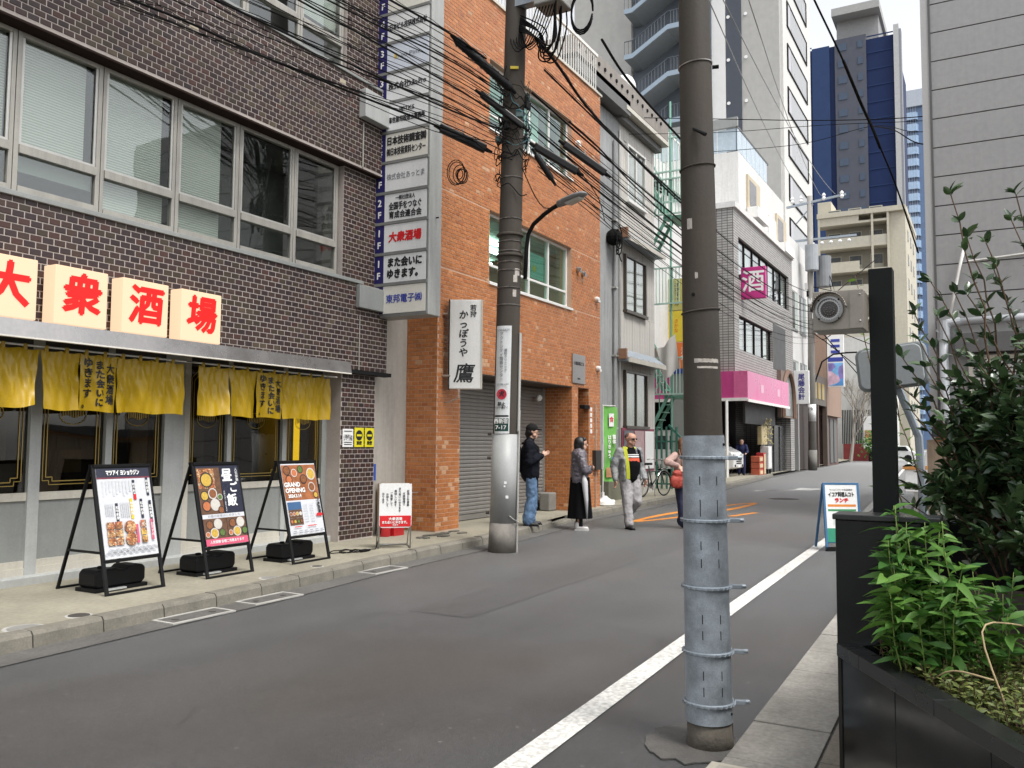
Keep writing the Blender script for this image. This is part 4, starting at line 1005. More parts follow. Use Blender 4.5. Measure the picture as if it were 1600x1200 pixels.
t = tag(MB().box(10.30, 10.42, 8.20, 8.29, .95, 1.2).build('blue_cloth', mat('blue_cloth', (.03,.08,.35), .8, bump=.3)), 'scrap of bright blue sheet above the carton beside the tiled pier', 'sheet')
t = tag(MB().box(10.5, 10.75, 7.9, 8.0, .12, .62).build('red_crate', redp), 'red box between the extinguisher and the small white sign', 'box')
# ------------------------------------------------------------------ near pole with galvanised wrap
npole = thing('utility_pole', 'dark pole in the foreground with a galvanised steel wrap and bands', 'pole', (4.45, 1.31, 0), 'utility poles')
NB, NT = Vector((4.45, 1.312, 0)), Vector((4.45, 1.375, 4.4))
ncen = lambda z: NB + (NT - NB)*(z/4.4)
nrad = lambda z: .112 - .0074*z
MB().tube([ncen(z) for z in (-.1, .6, 1.6, 2.6, 3.6, 4.6, 6.5)], [nrad(z) for z in (-.1, .6, 1.6, 2.6, 3.6, 4.6, 6.5)], 32).build('shaft', pole_d, npole, smooth=True)
b = MB(); b.tube([ncen(z) for z in (.13, .5, 1.0, 1.59)], [nrad(z)+.009 for z in (.13, .5, 1.0, 1.59)], 36, cap=False)
b.tube([ncen(.13), ncen(.131)], [nrad(.13)+.009, nrad(.13)], 36, cap=False); b.tube([ncen(1.588), ncen(1.59)], [nrad(1.6), nrad(1.6)+.009], 36, cap=False)
wrap = b.build('steel_wrap', galv, npole, smooth=True)
side = Vector((.488, -.873, 0)); tow = Vector((-.87, -.488, 0))     # to the right and towards the viewer
def around(z, a, r): d = tow*math.cos(a) + side*math.sin(a); return ncen(z) + d*r
for z in (.225, .48, .81, 1.15, 1.475):
    r = nrad(z) + .0125
    b = MB()
    b.tube([around(z, a*math.pi/18, r) for a in range(36)], .010, 6, closed=True)
    bd = b.build('band', galv_b, npole)
    b = MB()
    for k in range(26):
        a = k*2*math.pi/26; p0 = around(z-.007, a, r+.010); p1 = around(z+.007, a+.12, r+.010); b.bar(p0, p1, .005, .004)
    b.build('crimp', galv_b, bd)
    p = around(z, 1.45, r + .006)
    b = MB(); b.bar(p, p + side*.055 + tow*.01, .028, .022); b.cyl(p + side*.05 - Vector((0,0,.0)), p + side*.078, .012, n=8); b.build('clamp', galv_b, bd, bevel=.003)
b = MB()
for z0 in (1.38, 1.26, 1.22, 1.05, .96, .68, .60, .40, .32):
    for a in (-.42, .38):
        p0, p1 = around(z0, a, nrad(z0)+.0094), around(z0-.045, a, nrad(z0)+.0094)
        b.bar(p0, p1, .004, .0018, up=(p0 - ncen(z0)))
b.build('slot', blk_m, wrap)
MB().tube([ncen(z) for z in (-.01, .05, .128)], [nrad(0)+.012, nrad(0)+.004, nrad(.1)+.001], 32).build('foot', mat('pole_foot_dirt', (.105,.092,.075), .9, var=.35, scale=9, bump=.5, bscale=60), npole, smooth=True)
MB().ball(around(1.545, .95, nrad(1.5)+.009), .008).build('rivet', blk_m, wrap); MB().ball(around(.18, .95, nrad(.2)+.009), .007).build('rivet', blk_m, wrap)
for z in (3.60, 3.03, 2.25):
    MB().tube([around(z + .012*math.sin(a*math.pi/18), a*math.pi/18, nrad(z)+.004) for a in range(36)], .0042, 5, closed=True).build('wire_ring', steel if z > 3.5 else pole_c, npole)
MB().cyl(around(3.585, 1.3, .09), around(3.585, 1.3, .125), .011, n=8).build('ring_bolt', blk_m, npole)
p = around(3.20, -.2, nrad(3.2)); q = p + tow*.05 + side*.035 - Vector((0,0,.03))
MB().tube([p - side*.02 + Vector((0,0,.02)), q], [.007, .010], 8).build('step_bolt', blk_m, npole)
MB().lathe(around(2.33, -.6, nrad(2.3)), [(.010, 0), (.009, .004)], 10, around(2.33, -.6, 1) - ncen(2.33)).build('hole', blk_m, npole)
stick = mat('torn_sticker', (.46,.42,.38), .8, var=.3, scale=30)
for (z, a, h, w) in ((2.71, -.75, .06, .03), (2.43, -.4, .035, .016), (1.98, .1, .022, .14), (1.945, .15, .012, .12)):
    b = MB(); r = nrad(z) + .0012; n = 6; k = w/r
    for i in range(n):
        a0, a1 = a - k/2 + k*i/n, a - k/2 + k*(i+1)/n; e = random.uniform(.6, 1)
        b.quad(around(z-h/2*e, a0, r), around(z-h/2, a1, r), around(z+h/2*e, a1, r), around(z+h/2, a0, r))
    b.build('sticker_remains', stick, npole)
# black ground-wire conduit at the back right of the foot
MB().tube([around(z, 1.62, nrad(z)+.004) for z in (0, .4, 1.0, 1.6)], .008, 6).build('earth_wire', pole_d, npole)

# ------------------------------------------------------------------ left pole
lp = thing('utility_pole', 'concrete pole with street lamp, signs and a tangle of cables', 'pole', (10.64, 6.1, 0), 'utility poles')
LB, LT = Vector((10.64, 6.10, 0)), Vector((10.64, 5.94, 8.0))
lcen = lambda z: LB + (LT - LB)*(z/8.0)
lrad = lambda z: .183 - .0040*z
MB().tube([lcen(z) for z in (-.05, 2, 4, 6, 8, 11.5)], [lrad(z) for z in (-.05, 2, 4, 6, 8, 11.5)], 32).build('shaft', pole_c, lp, smooth=True)
ld = Vector((-.87, -.488, 0)); ls = Vector((.488, -.873, 0))
def la(z, a, r): return lcen(z) + (ld*math.cos(a) + ls*math.sin(a))*r
foot_c = mat('pole_foot_concrete', (.20,.185,.165), .9, var=.3, scale=5, bump=.5, bscale=70, dirt=.3)
MB().tube([lcen(z) for z in (0, .41)], [.205, .192], 32).build('foot', foot_c, lp, smooth=True)
grey_sheet = mat('grey_vinyl_sheet', (.36,.365,.36), .45, var=.06, scale=3, streak=.12)
MB().tube([lcen(.41), lcen(1.66)], [.190, .185], 32).build('vinyl_sheet', grey_sheet, lp, smooth=True)
for (z, a, s) in ((.98, .1, .018), (.93, .05, .012), (.78, .25, .02)):
    MB().box(-s, s, -.002, .002, -s, s).build('spot', white_s, lp).matrix_basis = Matrix.Translation(la(z, a, .1915)) @ Matrix.Rotation(math.atan2(.488, .87)+math.pi/2, 4, 'Z')
MB().tube([la(z, 1.25, lrad(z)+.03) for z in (0, .4, 1.2, 2.0)], .016, 8).build('conduit', alu, lp); MB().tube([la(.42, 1.2, .24), la(.47, .7, .225), la(.52, .4, .22)], .008, 6).build('conduit_strap', alu, lp)
MB().tube([la(z, 1.2, lrad(z)+.022) for z in (1.7, 2.4, 3.1)], .022, 10).build('cable_cover', alu, lp)
for z in (.55, 1.32, 1.66): MB().cyl(la(z, -1.45, .20), la(z, -1.45, .25), .022, n=10).build('bolt', pole_c, lp)
# curved sign plate
b = MB(); n = 10; A0, A1 = -.72, .34
def sheet(z0, z1, a0, a1, r, m, name, parent):
    b = MB(); n = 10
    for i in range(n):
        x0, x1 = a0 + (a1-a0)*i/n, a0 + (a1-a0)*(i+1)/n
        b.quad(la(z0, x0, r), la(z0, x1, r), la(z1, x1, r), la(z1, x0, r))
    return b.build(name, m, parent, smooth=True)
sp1 = sheet(1.665, 3.19, -.95, .30, .1895, mat('pole_plate_white', (.66,.68,.68), .35, var=.04, streak=.1), 'sign_plate', lp)
sheet(1.70, 1.88, -.90, .22, .1915, mat('plate_green', (.012,.055,.045), .35), 'green_field', sp1)
sheet(1.90, 1.925, -.90, .22, .1915, ink, 'black_field', sp1)
def on_pole(z, a, r=.193):
    p = la(z, a, r); nrm = (p - lcen(z)); nrm.z = 0; nrm.normalize(); xx = Vector((0,0,1)).cross(nrm)
    return Matrix(((xx.x,0,nrm.x,p.x),(xx.y,0,nrm.y,p.y),(xx.z,1,nrm.z,p.z),(0,0,0,1)))
text('西新宿', on_pole(1.835, -.34, .1925), .075, ink_w, sp1, .001, w=.20); text('7-17', on_pole(1.75, -.34, .1925), .075, ink_w, sp1, .001, w=.16)
text('ペット糞ポイ', on_pole(2.03, -.34), .045, ink, sp1, 0, w=.20); text('禁止', on_pole(2.08, -.34), .06, ink, sp1, .001)
MB().lathe(la(2.22, -.34, .1915), [(.075, 0), (.075, .0025), (.058, .0026), (.058, .001)], 22, la(2.2, -.34, 1) - lcen(2.2)).build('red_ring', mat('ring_red', (.5,.02,.05), .4), sp1)
text('犬', on_pole(2.22, -.34, .195), .085, ink, sp1, .002)
text('(03)5386-6361', on_pole(2.36, -.34), .032, ink_g, sp1, 0, w=.21)
vtext('アクトシティ情報センター', on_pole(2.75, -.42), .068, ink_g, sp1, 0, line=.86)
vtext('歯科クリニック', on_pole(2.70, -.10), .05, ink_g, sp1, 0, line=.95)
text('AMAGASA', on_pole(3.13, -.34), .045, ink_g, sp1, 0, w=.2)
# clamps, wires round the shaft
for z in (3.5, 3.75, 4.0, 4.12, 4.28, 4.42, 4.75, 5.35): MB().tube([la(z, a*math.pi/12, lrad(z)+.006) for a in range(24)], .007, 5, closed=True).build('wire_ring', steel, lp)
for z in (4.22, 4.52): MB().tube([la(z, a*math.pi/12, lrad(z)+.012) for a in range(24)], .022, 6, closed=True).build('clamp_band', pole_c, lp)
for (z, a, w) in ((3.87, .55, .09), (3.66, .5, .075), (3.97, .75, .12)): sheet(z-.05, z+.05, a-w*2.2, a+w*2.2, lrad(z)+.003, stick, 'sticker_remains', lp)
# street lamp on its arm
sl_ = thing('street_lamp', 'grey street lamp head on a bent arm fixed to the left pole', 'street lamp', (10.6, 5.85, 3.9))
arm = [la(3.88, 1.25, .24), la(4.30, 1.25, .25), la(4.52, 1.25, .27), Vector((10.62, 5.62, 4.64)), Vector((10.52, 5.40, 4.73)), Vector((10.42, 5.22, 4.77)), Vector((10.30, 5.02, 4.79))]
MB().tube(arm, .030, 10).build('arm', blk_m, sl_, smooth=True)
h0, h1 = Vector((10.33, 5.08, 4.79)), Vector((10.10, 4.58, 4.815)); dv = (h1-h0).normalized(); sv = Vector((-dv.y, dv.x, 0))
b = MB(); prof = [(0,.045,.05),(.10,.055,.055),(.16,.085,.05),(.40,.095,.045),(.52,.07,.03),(.56,.02,.01)]
vs = []; fs = []; n = 14
for (d, w, h) in prof:
    for j in range(n):
        a = 2*math.pi*j/n; vs.append(h0 + dv*d + sv*w*math.cos(a) + Vector((0,0,1))*h*math.sin(a))
for i in range(len(prof)-1):
    for j in range(n): fs.append((i*n+j, i*n+(j+1) % n, (i+1)*n+(j+1) % n, (i+1)*n+j))
fs += [tuple(range(n))[::-1], tuple((len(prof)-1)*n+j for j in range(n))]
b.add(vs, fs); b.build('lamp_head', mat('lamp_grey', (.20,.20,.20), .5, var=.08), sl_, smooth=True)
b = MB(); b.add([h0+dv*.20+sv*.07-Vector((0,0,.046)), h0+dv*.48+sv*.06-Vector((0,0,.04)), h0+dv*.48-sv*.06-Vector((0,0,.04)), h0+dv*.20-sv*.07-Vector((0,0,.046)),
       h0+dv*.22+sv*.05-Vector((0,0,.075)), h0+dv*.46+sv*.045-Vector((0,0,.06)), h0+dv*.46-sv*.045-Vector((0,0,.06)), h0+dv*.22-sv*.05-Vector((0,0,.075))],
      [(0,1,5,4),(1,2,6,5),(2,3,7,6),(3,0,4,7),(4,5,6,7)]); b.build('lens', mat('lamp_lens', (.45,.45,.43), .25, var=0), sl_)
# ------------------------------------------------------------------ closures, boxes and loops on the left pole
def closure(a, c, r, label, box=False, fins=False):
    a, c = Vector(a), Vector(c)
    t = thing('cable_closure', label, 'cable closure', tuple((a+c)/2), 'cable closures on the left pole')
    d = (c-a).normalized()
    if box:
        MB().bar(a, c, r*1.7, r*2.1).build('case', blk_p, t, bevel=.02)
        MB().bar(a + Vector((0,0,r*1.08)), c + Vector((0,0,r*1.08)), r*1.5, .012).build('lid', mat('closure_lid', (.25,.25,.24), .5), t)
    else:
        MB().tube([a, a+d*.03, c-d*.03, c], [r*.75, r, r, r*.75], 16).build('case', blk_p, t, auto=True)
        if fins:
            b = MB(); n = 9
            for k in range(n): p = a + (c-a)*((k+.5)/n); b.tube([p-d*.012, p+d*.012], r*1.12, 16)
            b.build('rib', blk_p, t)
    b = MB(); b.tube([a - d*.10, a], [.02, r*.6], 8); b.tube([c, c + d*.10], [r*.6, .02], 8); b.build('end_sleeve', rubber, t)
    MB().cyl((a+c)/2 + Vector((0,0,r)), (a+c)/2 + Vector((0,0,r+.09)), .008, n=6).build('hanger', steel, t)
    return t
closure((9.78,6.42,7.17), (10.42,5.90,6.60), .062, 'long grey black ribbed cable closure, topmost across the left pole', fins=True)
closure((10.02,6.15,6.42), (10.52,5.75,6.05), .040, 'slim closure with a pale lid crossing in front of the left pole', box=True)
closure((9.86,6.72,5.98), (10.28,6.22,5.72), .055, 'rounded black box closure hanging left of the left pole', box=True)
closure((10.66,5.62,5.78), (10.98,5.10,5.42), .050, 'black box closure hanging right of the left pole, lower one', box=True)
closure((10.95,5.30,5.85), (11.40,4.85,5.48), .048, 'black box closure hanging right of the left pole, upper one', box=True)
closure((10.55,5.55,5.62), (10.72,5.38,5.28), .045, 'short grey closure hanging tilted just right of the left pole', box=False)
random.seed(42)
tang = thing('cable_tangle', 'snarl of thin black and blue wires wound round the left pole', 'cable tangle', tuple(lcen(6.1)))
blue_c = mat('teal_cable', (.05,.16,.19), .5); yel_c = mat('yellow_tag', (.55,.42,.03), .5)
for k in range(46):
    z0 = random.uniform(5.45, 6.75); a0 = random.uniform(0, 6.3); tw = random.uniform(1.5, 5); dz = random.uniform(-.5, .3); r0 = random.uniform(.01, .10)
    pts = [la(z0 + dz*i/16 + .06*math.sin(i*1.3+k), a0 + tw*i/16, lrad(z0) + r0 + .03*math.sin(i*.9+k*2)) for i in range(17)]
    MB().tube(smooth_path(pts[::2], 4), random.choice((.004, .006, .008)), 5).build('wire', blue_c if k % 9 == 0 else rubber, tang, smooth=True)
for k in range(5):
    z = 5.9 + k*.17; MB().box(-.05, .05, -.03, .03, -.05, .05).build('splice_box', blk_p if k % 2 else mat('teal_box', (.06,.10,.10), .6), tang, bevel=.01).matrix_basis = Matrix.Translation(la(z, -1.2+k*.8, lrad(z)+.06)) @ Matrix.Rotation(k, 4, 'Z')
MB().box(-.06, .06, -.01, .01, -.02, .02).build('tag', yel_c, tang).matrix_basis = Matrix.Translation(la(6.93, .0, lrad(6.9)+.02)) @ Matrix.Rotation(R(-60), 4, 'Z')
for k in range(6):
    c = lcen(5.75) + ls*(.2+.05*k) ; b = MB(); rr_ = .07 + .022*k
    b.tube([Vector((9.95, 6.45, 5.30)) + Vector((.09*math.sin(k)+ rr_*.7*math.cos(a*.42)*.5, -rr_*.7*math.cos(a*.42)*.85, rr_*math.sin(a*.42))) for a in range(15)], .007, 5, closed=True)
    b.build('slack_loop', rubber, tang, smooth=True)
# transformer and its loops at the top
tf = thing('pole_transformer', 'grey box with a bundle of looping cables at the head of the left pole', 'transformer', (10.6, 5.3, 7.75))
MB().box(10.38, 10.80, 5.10, 5.52, 7.72, 8.30).build('case', mat('transformer_grey', (.30,.30,.28), .6, var=.1), tf, bevel=.02)
MB().box(10.50, 10.66, 5.5, 5.95, 7.85, 7.95).build('bracket', galv_b, tf)
for k in range(9):
    x = 10.42 + .042*k; y = 5.18 + .03*(k % 4)
    pts = [(x, y, 7.72), (x, y, 7.45), (x+.01, y+.02*k, 7.20-.02*k), (x, y+.12+.03*k, 7.10), (x-.05, y+.30, 7.25+.03*k), (10.55, 5.85, 7.5+.03*k)]
    MB().tube(smooth_path(pts, 5), .011, 6).build('lead', rubber, tf, smooth=True)
for k in range(3):
    MB().tube([Vector((10.75, 5.05-.14*math.cos(a*.35)*1.2 - .12, 7.62+.30*math.sin(a*.35)+.03*k)) for a in range(18)], .013, 6).build('loop', rubber, tf, smooth=True)
for k in range(7):                                   # slack hanging between the case and the shaft
    y = 5.2 + .05*k
    MB().tube(smooth_path([(10.5, y, 7.8), (10.45-.03*k, y+.15, 7.35-.05*k), (10.5, y+.45, 7.15+.04*k), (10.6, 5.85, 7.6+.06*k)], 5), .008, 6).build('slack_lead', rubber, tf, smooth=True)
WIRES = [
('L', [(10.31,5.89,6.08), (9.34,6.25,6.34), (7.18,6.90,6.65), (6.07,7.10,6.71), (3.13,7.63,6.87)], 0.013),
('L', [(10.28,5.90,6.44), (9.40,6.30,6.71), (8.26,6.60,6.75), (7.31,6.90,6.84), (6.24,7.10,6.83), (3.29,7.65,6.82)], 0.012),
('L', [(10.11,6.12,6.96), (9.54,6.40,7.17), (8.64,6.70,7.28), (7.52,6.90,7.30), (4.57,7.43,7.36)], 0.016),
('L', [(10.31,5.91,5.94), (9.34,6.25,5.99), (7.87,6.70,6.12), (6.24,7.20,6.29), (5.31,7.40,6.33), (2.38,8.03,6.47)], 0.014),
('L', [(10.12,6.27,5.78), (9.72,6.50,5.87), (8.31,6.90,5.92), (7.02,7.40,6.06), (6.27,7.60,6.13), (5.52,7.70,6.10), (4.91,7.80,6.07), (1.95,8.28,5.96)], 0.015),
('L', [(10.31,5.91,5.88), (9.42,6.30,6.09), (7.87,6.70,6.06), (6.73,7.10,6.19), (6.18,7.20,6.22), (5.53,7.30,6.25), (2.57,7.76,6.37)], 0.007),
('L', [(10.29,5.90,6.26), (9.41,6.30,6.49), (8.01,6.70,6.62), (7.21,6.90,6.69), (6.61,7.00,6.72), (3.66,7.49,6.86)], 0.007),
('L', [(10.36,5.84,5.76), (9.58,6.40,5.74), (8.96,6.60,5.75), (8.32,6.90,5.86), (7.13,7.30,5.92), (6.27,7.60,6.06), (5.40,7.70,6.03), (2.42,8.04,5.94)], 0.006),
('L', [(10.30,5.91,6.00), (9.42,6.30,6.19), (8.40,6.60,6.31), (7.01,7.00,6.48), (6.53,7.10,6.53), (3.60,7.70,6.79)], 0.006),
('L', [(10.26,5.94,6.35), (9.41,6.30,6.60), (8.13,6.70,6.86), (7.65,6.80,6.92), (4.73,7.40,7.29)], 0.006),
('L', [(10.17,6.05,6.80), (9.72,6.30,6.91), (8.93,6.60,7.09), (8.31,6.80,7.19), (5.49,7.71,7.69)], 0.006),
('L2', [(10.24,5.83,6.64), (9.32,6.35,7.04), (8.06,6.75,7.17), (6.98,7.10,7.30), (6.05,7.40,7.40), (3.21,8.31,7.70)], 0.006),
('L2', [(10.25,5.83,6.57), (9.32,6.35,6.91), (8.06,6.75,6.94), (6.99,7.10,7.00), (6.06,7.40,7.06), (3.21,8.32,7.25)], 0.0045),
('L2', [(10.25,5.83,6.45), (9.32,6.35,6.84), (8.06,6.75,6.91), (7.00,7.10,6.99), (6.06,7.40,7.06), (3.22,8.32,7.29)], 0.008),
('L2', [(10.26,5.83,6.42), (9.32,6.35,6.77), (8.07,6.75,6.88), (7.00,7.10,6.99), (6.06,7.40,7.07), (3.22,8.32,7.34)], 0.008),
('L2', [(10.26,5.84,6.32), (9.32,6.35,6.66), (8.07,6.75,6.72), (7.00,7.10,6.81), (6.07,7.40,6.87), (3.22,8.32,7.08)], 0.008),
('L2', [(10.27,5.84,6.27), (9.33,6.35,6.56), (8.07,6.75,6.61), (7.01,7.10,6.68), (6.08,7.40,6.74), (3.23,8.32,6.92)], 0.005),
('L2', [(10.27,5.84,6.16), (9.33,6.35,6.45), (8.08,6.75,6.47), (7.01,7.10,6.51), (6.08,7.40,6.55), (3.23,8.32,6.69)], 0.0045),
('L2', [(10.27,5.84,6.12), (9.33,6.35,6.37), (8.08,6.75,6.41), (7.01,7.10,6.46), (6.09,7.40,6.51), (3.23,8.32,6.67)], 0.0045),
('L2', [(10.28,5.84,6.04), (9.33,6.35,6.30), (8.08,6.75,6.38), (7.01,7.10,6.47), (6.08,7.40,6.53), (3.24,8.32,6.73)], 0.006),
('L2', [(10.29,5.85,5.89), (9.34,6.35,6.20), (8.08,6.75,6.25), (7.02,7.10,6.32), (6.09,7.40,6.37), (3.24,8.32,6.53)], 0.008),
('L2', [(10.29,5.85,5.80), (9.34,6.35,6.09), (8.09,6.75,6.11), (7.03,7.10,6.15), (6.10,7.40,6.19), (3.25,8.32,6.30)], 0.008),
('L2', [(10.30,5.85,5.75), (9.34,6.35,6.00), (8.09,6.75,6.01), (7.03,7.10,6.04), (6.10,7.40,6.08), (3.25,8.32,6.18)], 0.005),
('L2', [(10.30,5.85,5.71), (9.34,6.35,5.90), (8.10,6.75,5.88), (7.03,7.10,5.90), (6.11,7.40,5.92), (3.26,8.33,5.99)], 0.005),
('L2', [(10.31,5.86,5.61), (9.34,6.35,5.83), (8.10,6.75,5.86), (7.03,7.10,5.91), (6.11,7.40,5.94), (3.26,8.32,6.06)], 0.008),
('R', [(10.70,5.70,6.60), (13.95,5.95,6.67), (17.19,6.21,6.78), (20.44,6.46,6.90), (23.68,6.72,7.05), (26.93,6.97,7.23), (30.18,7.22,7.44), (33.42,7.48,7.67), (36.67,7.73,7.93), (39.92,7.98,8.21), (43.16,8.24,8.52), (46.41,8.49,8.85), (49.65,8.75,9.21), (52.90,9.00,9.60)], 0.016),
('R', [(10.70,5.75,6.45), (13.95,6.01,6.46), (17.19,6.27,6.51), (20.44,6.52,6.60), (23.68,6.78,6.72), (26.93,7.04,6.87), (30.18,7.30,7.07), (33.42,7.55,7.29), (36.67,7.81,7.56), (39.92,8.07,7.85), (43.16,8.33,8.19), (46.41,8.58,8.56), (49.65,8.84,8.96), (52.90,9.10,9.40)], 0.012),
('R', [(10.70,5.60,6.00), (13.95,5.86,6.03), (17.19,6.12,6.09), (20.44,6.38,6.17), (23.68,6.65,6.29), (26.93,6.91,6.43), (30.18,7.17,6.60), (33.42,7.43,6.80), (36.67,7.69,7.03), (39.92,7.95,7.29), (43.16,8.22,7.57), (46.41,8.48,7.89), (49.65,8.74,8.23), (52.90,9.00,8.60)], 0.015),
('R', [(10.70,5.50,5.75), (13.95,5.76,5.79), (17.19,6.02,5.86), (20.44,6.28,5.95), (23.68,6.55,6.07), (26.93,6.81,6.21), (30.18,7.07,6.38), (33.42,7.33,6.58), (36.67,7.59,6.80), (39.92,7.85,7.05), (43.16,8.12,7.32), (46.41,8.38,7.62), (49.65,8.64,7.95), (52.90,8.90,8.30)], 0.015),
('R', [(10.70,5.50,5.60), (13.95,5.77,5.59), (17.19,6.04,5.62), (20.44,6.31,5.68), (23.68,6.58,5.77), (26.93,6.85,5.90), (30.18,7.12,6.06), (33.42,7.38,6.25), (36.67,7.65,6.48), (39.92,7.92,6.73), (43.16,8.19,7.03), (46.41,8.46,7.35), (49.65,8.73,7.71), (52.90,9.00,8.10)], 0.01),
('R', [(10.70,5.60,5.50), (13.95,5.85,5.55), (17.19,6.11,5.62), (20.44,6.36,5.71), (23.68,6.62,5.82), (26.93,6.87,5.96), (30.18,7.12,6.11), (33.42,7.38,6.29), (36.67,7.63,6.49), (39.92,7.88,6.71), (43.16,8.14,6.95), (46.41,8.39,7.21), (49.65,8.65,7.50), (52.90,8.90,7.80)], 0.008),
('R', [(10.70,5.50,6.90), (13.95,5.79,7.01), (17.19,6.08,7.16), (20.44,6.38,7.33), (23.68,6.67,7.53), (26.93,6.96,7.76), (30.18,7.25,8.01), (33.42,7.55,8.30), (36.67,7.84,8.61), (39.92,8.13,8.95), (43.16,8.42,9.32), (46.41,8.72,9.72), (49.65,9.01,10.14), (52.90,9.30,10.60)], 0.014),
('R', [(10.70,5.80,6.20), (13.95,6.06,6.15), (17.19,6.32,6.15), (20.44,6.58,6.18), (23.68,6.85,6.26), (26.93,7.11,6.39), (30.18,7.37,6.55), (33.42,7.63,6.76), (36.67,7.89,7.01), (39.92,8.15,7.30), (43.16,8.42,7.64), (46.41,8.68,8.02), (49.65,8.94,8.44), (52.90,9.20,8.90)], 0.007),
('R', [(10.70,5.60,5.65), (13.95,5.88,5.56), (17.19,6.15,5.52), (20.44,6.43,5.52), (23.68,6.71,5.56), (26.93,6.98,5.65), (30.18,7.26,5.79), (33.42,7.54,5.97), (36.67,7.82,6.20), (39.92,8.09,6.47), (43.16,8.37,6.78), (46.41,8.65,7.14), (49.65,8.92,7.55), (52.90,9.20,8.00)], 0.007),
('R2', [(10.70,5.60,5.45), (13.95,5.85,5.35), (17.19,6.11,5.29), (20.44,6.36,5.27), (23.68,6.62,5.31), (26.93,6.87,5.38), (30.18,7.12,5.50), (33.42,7.38,5.67), (36.67,7.63,5.88), (39.92,7.88,6.13), (43.16,8.14,6.43), (46.41,8.39,6.78), (49.65,8.65,7.17), (52.90,8.90,7.60)], 0.006),
('R2', [(10.70,5.65,5.65), (13.95,5.90,5.54), (17.19,6.15,5.48), (20.44,6.40,5.47), (23.68,6.65,5.51), (26.93,6.90,5.59), (30.18,7.15,5.72), (33.42,7.40,5.90), (36.67,7.65,6.12), (39.92,7.90,6.39), (43.16,8.15,6.71), (46.41,8.40,7.08), (49.65,8.65,7.49), (52.90,8.90,7.95)], 0.006),
('R2', [(10.70,5.70,5.85), (13.95,5.95,5.84), (17.19,6.19,5.87), (20.44,6.44,5.92), (23.68,6.68,6.01), (26.93,6.93,6.13), (30.18,7.18,6.29), (33.42,7.42,6.48), (36.67,7.67,6.70), (39.92,7.92,6.95), (43.16,8.16,7.24), (46.41,8.41,7.56), (49.65,8.65,7.91), (52.90,8.90,8.30)], 0.006),
('R2', [(10.70,5.75,6.05), (13.95,5.99,5.97), (17.19,6.23,5.94), (20.44,6.48,5.95), (23.68,6.72,6.01), (26.93,6.96,6.12), (30.18,7.20,6.27), (33.42,7.45,6.47), (36.67,7.69,6.72), (39.92,7.93,7.01), (43.16,8.17,7.35), (46.41,8.42,7.74), (49.65,8.66,8.17), (52.90,8.90,8.65)], 0.006),
('R2', [(10.70,5.80,6.25), (13.95,6.04,6.23), (17.19,6.28,6.26), (20.44,6.52,6.32), (23.68,6.75,6.41), (26.93,6.99,6.55), (30.18,7.23,6.72), (33.42,7.47,6.93), (36.67,7.71,7.18), (39.92,7.95,7.47), (43.16,8.18,7.80), (46.41,8.42,8.16), (49.65,8.66,8.56), (52.90,8.90,9.00)], 0.006),
('R2', [(10.70,5.85,6.45), (13.95,6.08,6.45), (17.19,6.32,6.49), (20.44,6.55,6.57), (23.68,6.79,6.68), (26.93,7.02,6.83), (30.18,7.26,7.02), (33.42,7.49,7.24), (36.67,7.73,7.50), (39.92,7.96,7.80), (43.16,8.20,8.13), (46.41,8.43,8.50), (49.65,8.67,8.91), (52.90,8.90,9.35)], 0.006),
('R2', [(10.70,5.90,6.65), (13.95,6.13,6.69), (17.19,6.36,6.76), (20.44,6.59,6.87), (23.68,6.82,7.00), (26.93,7.05,7.17), (30.18,7.28,7.38), (33.42,7.52,7.61), (36.67,7.75,7.88), (39.92,7.98,8.18), (43.16,8.21,8.51), (46.41,8.44,8.87), (49.65,8.67,9.27), (52.90,8.90,9.70)], 0.006),
('B', [(10.52,5.47,7.19), (11.17,5.53,7.18), (12.96,5.82,7.18), (16.58,6.48,7.61), (22.89,7.43,8.24), (27.32,7.69,8.49)], 0.022),
('B2', [(11.14,5.31,6.25), (12.63,5.50,6.36), (15.73,6.08,6.64), (21.03,6.83,7.00)], 0.014),
('E', [(17.03,7.33,10.46), (18.78,7.34,10.13), (22.77,7.40,10.03)], 0.03),
('X', [(21.56,9.48,10.64), (23.23,6.51,10.61), (22.66,3.53,9.84), (21.32,1.10,9.05), (21.69,-0.80,9.18)], 0.012),
('X', [(21.59,9.49,10.15), (23.25,6.52,10.23), (22.66,3.54,9.72), (21.33,1.10,8.95), (21.70,-0.79,8.95)], 0.008),
('X', [(25.03,7.42,10.35), (26.44,4.87,10.62), (25.36,2.73,10.44), (22.64,1.60,9.21), (21.34,1.11,8.69), (21.73,-0.78,8.50)], 0.009),
('X', [(25.36,2.73,10.44), (23.51,2.03,9.61), (21.65,1.40,8.59), (21.21,0.98,8.36), (21.33,0.34,8.51), (21.73,-0.78,8.44)], 0.015),
('T', [(14.09,2.50,9.20), (14.71,2.44,9.04), (16.07,2.16,8.41), (17.63,1.92,7.76), (19.34,1.64,6.98), (20.64,1.33,5.77)], 0.017),
('T2', [(16.05,2.18,8.47), (17.09,2.02,8.01), (17.75,1.91,7.76), (18.28,1.82,7.48)], 0.028),
('H', [(17.59,4.23,10.84), (20.29,4.56,11.12), (22.99,4.90,11.42), (25.68,5.23,11.75), (28.38,5.57,12.10), (31.08,5.90,12.48), (33.77,6.23,12.87), (36.47,6.57,13.29), (39.17,6.90,13.74), (41.86,7.24,14.21), (44.56,7.57,14.70), (47.26,7.90,15.22), (49.95,8.24,15.76), (52.65,8.57,16.32)], 0.012),
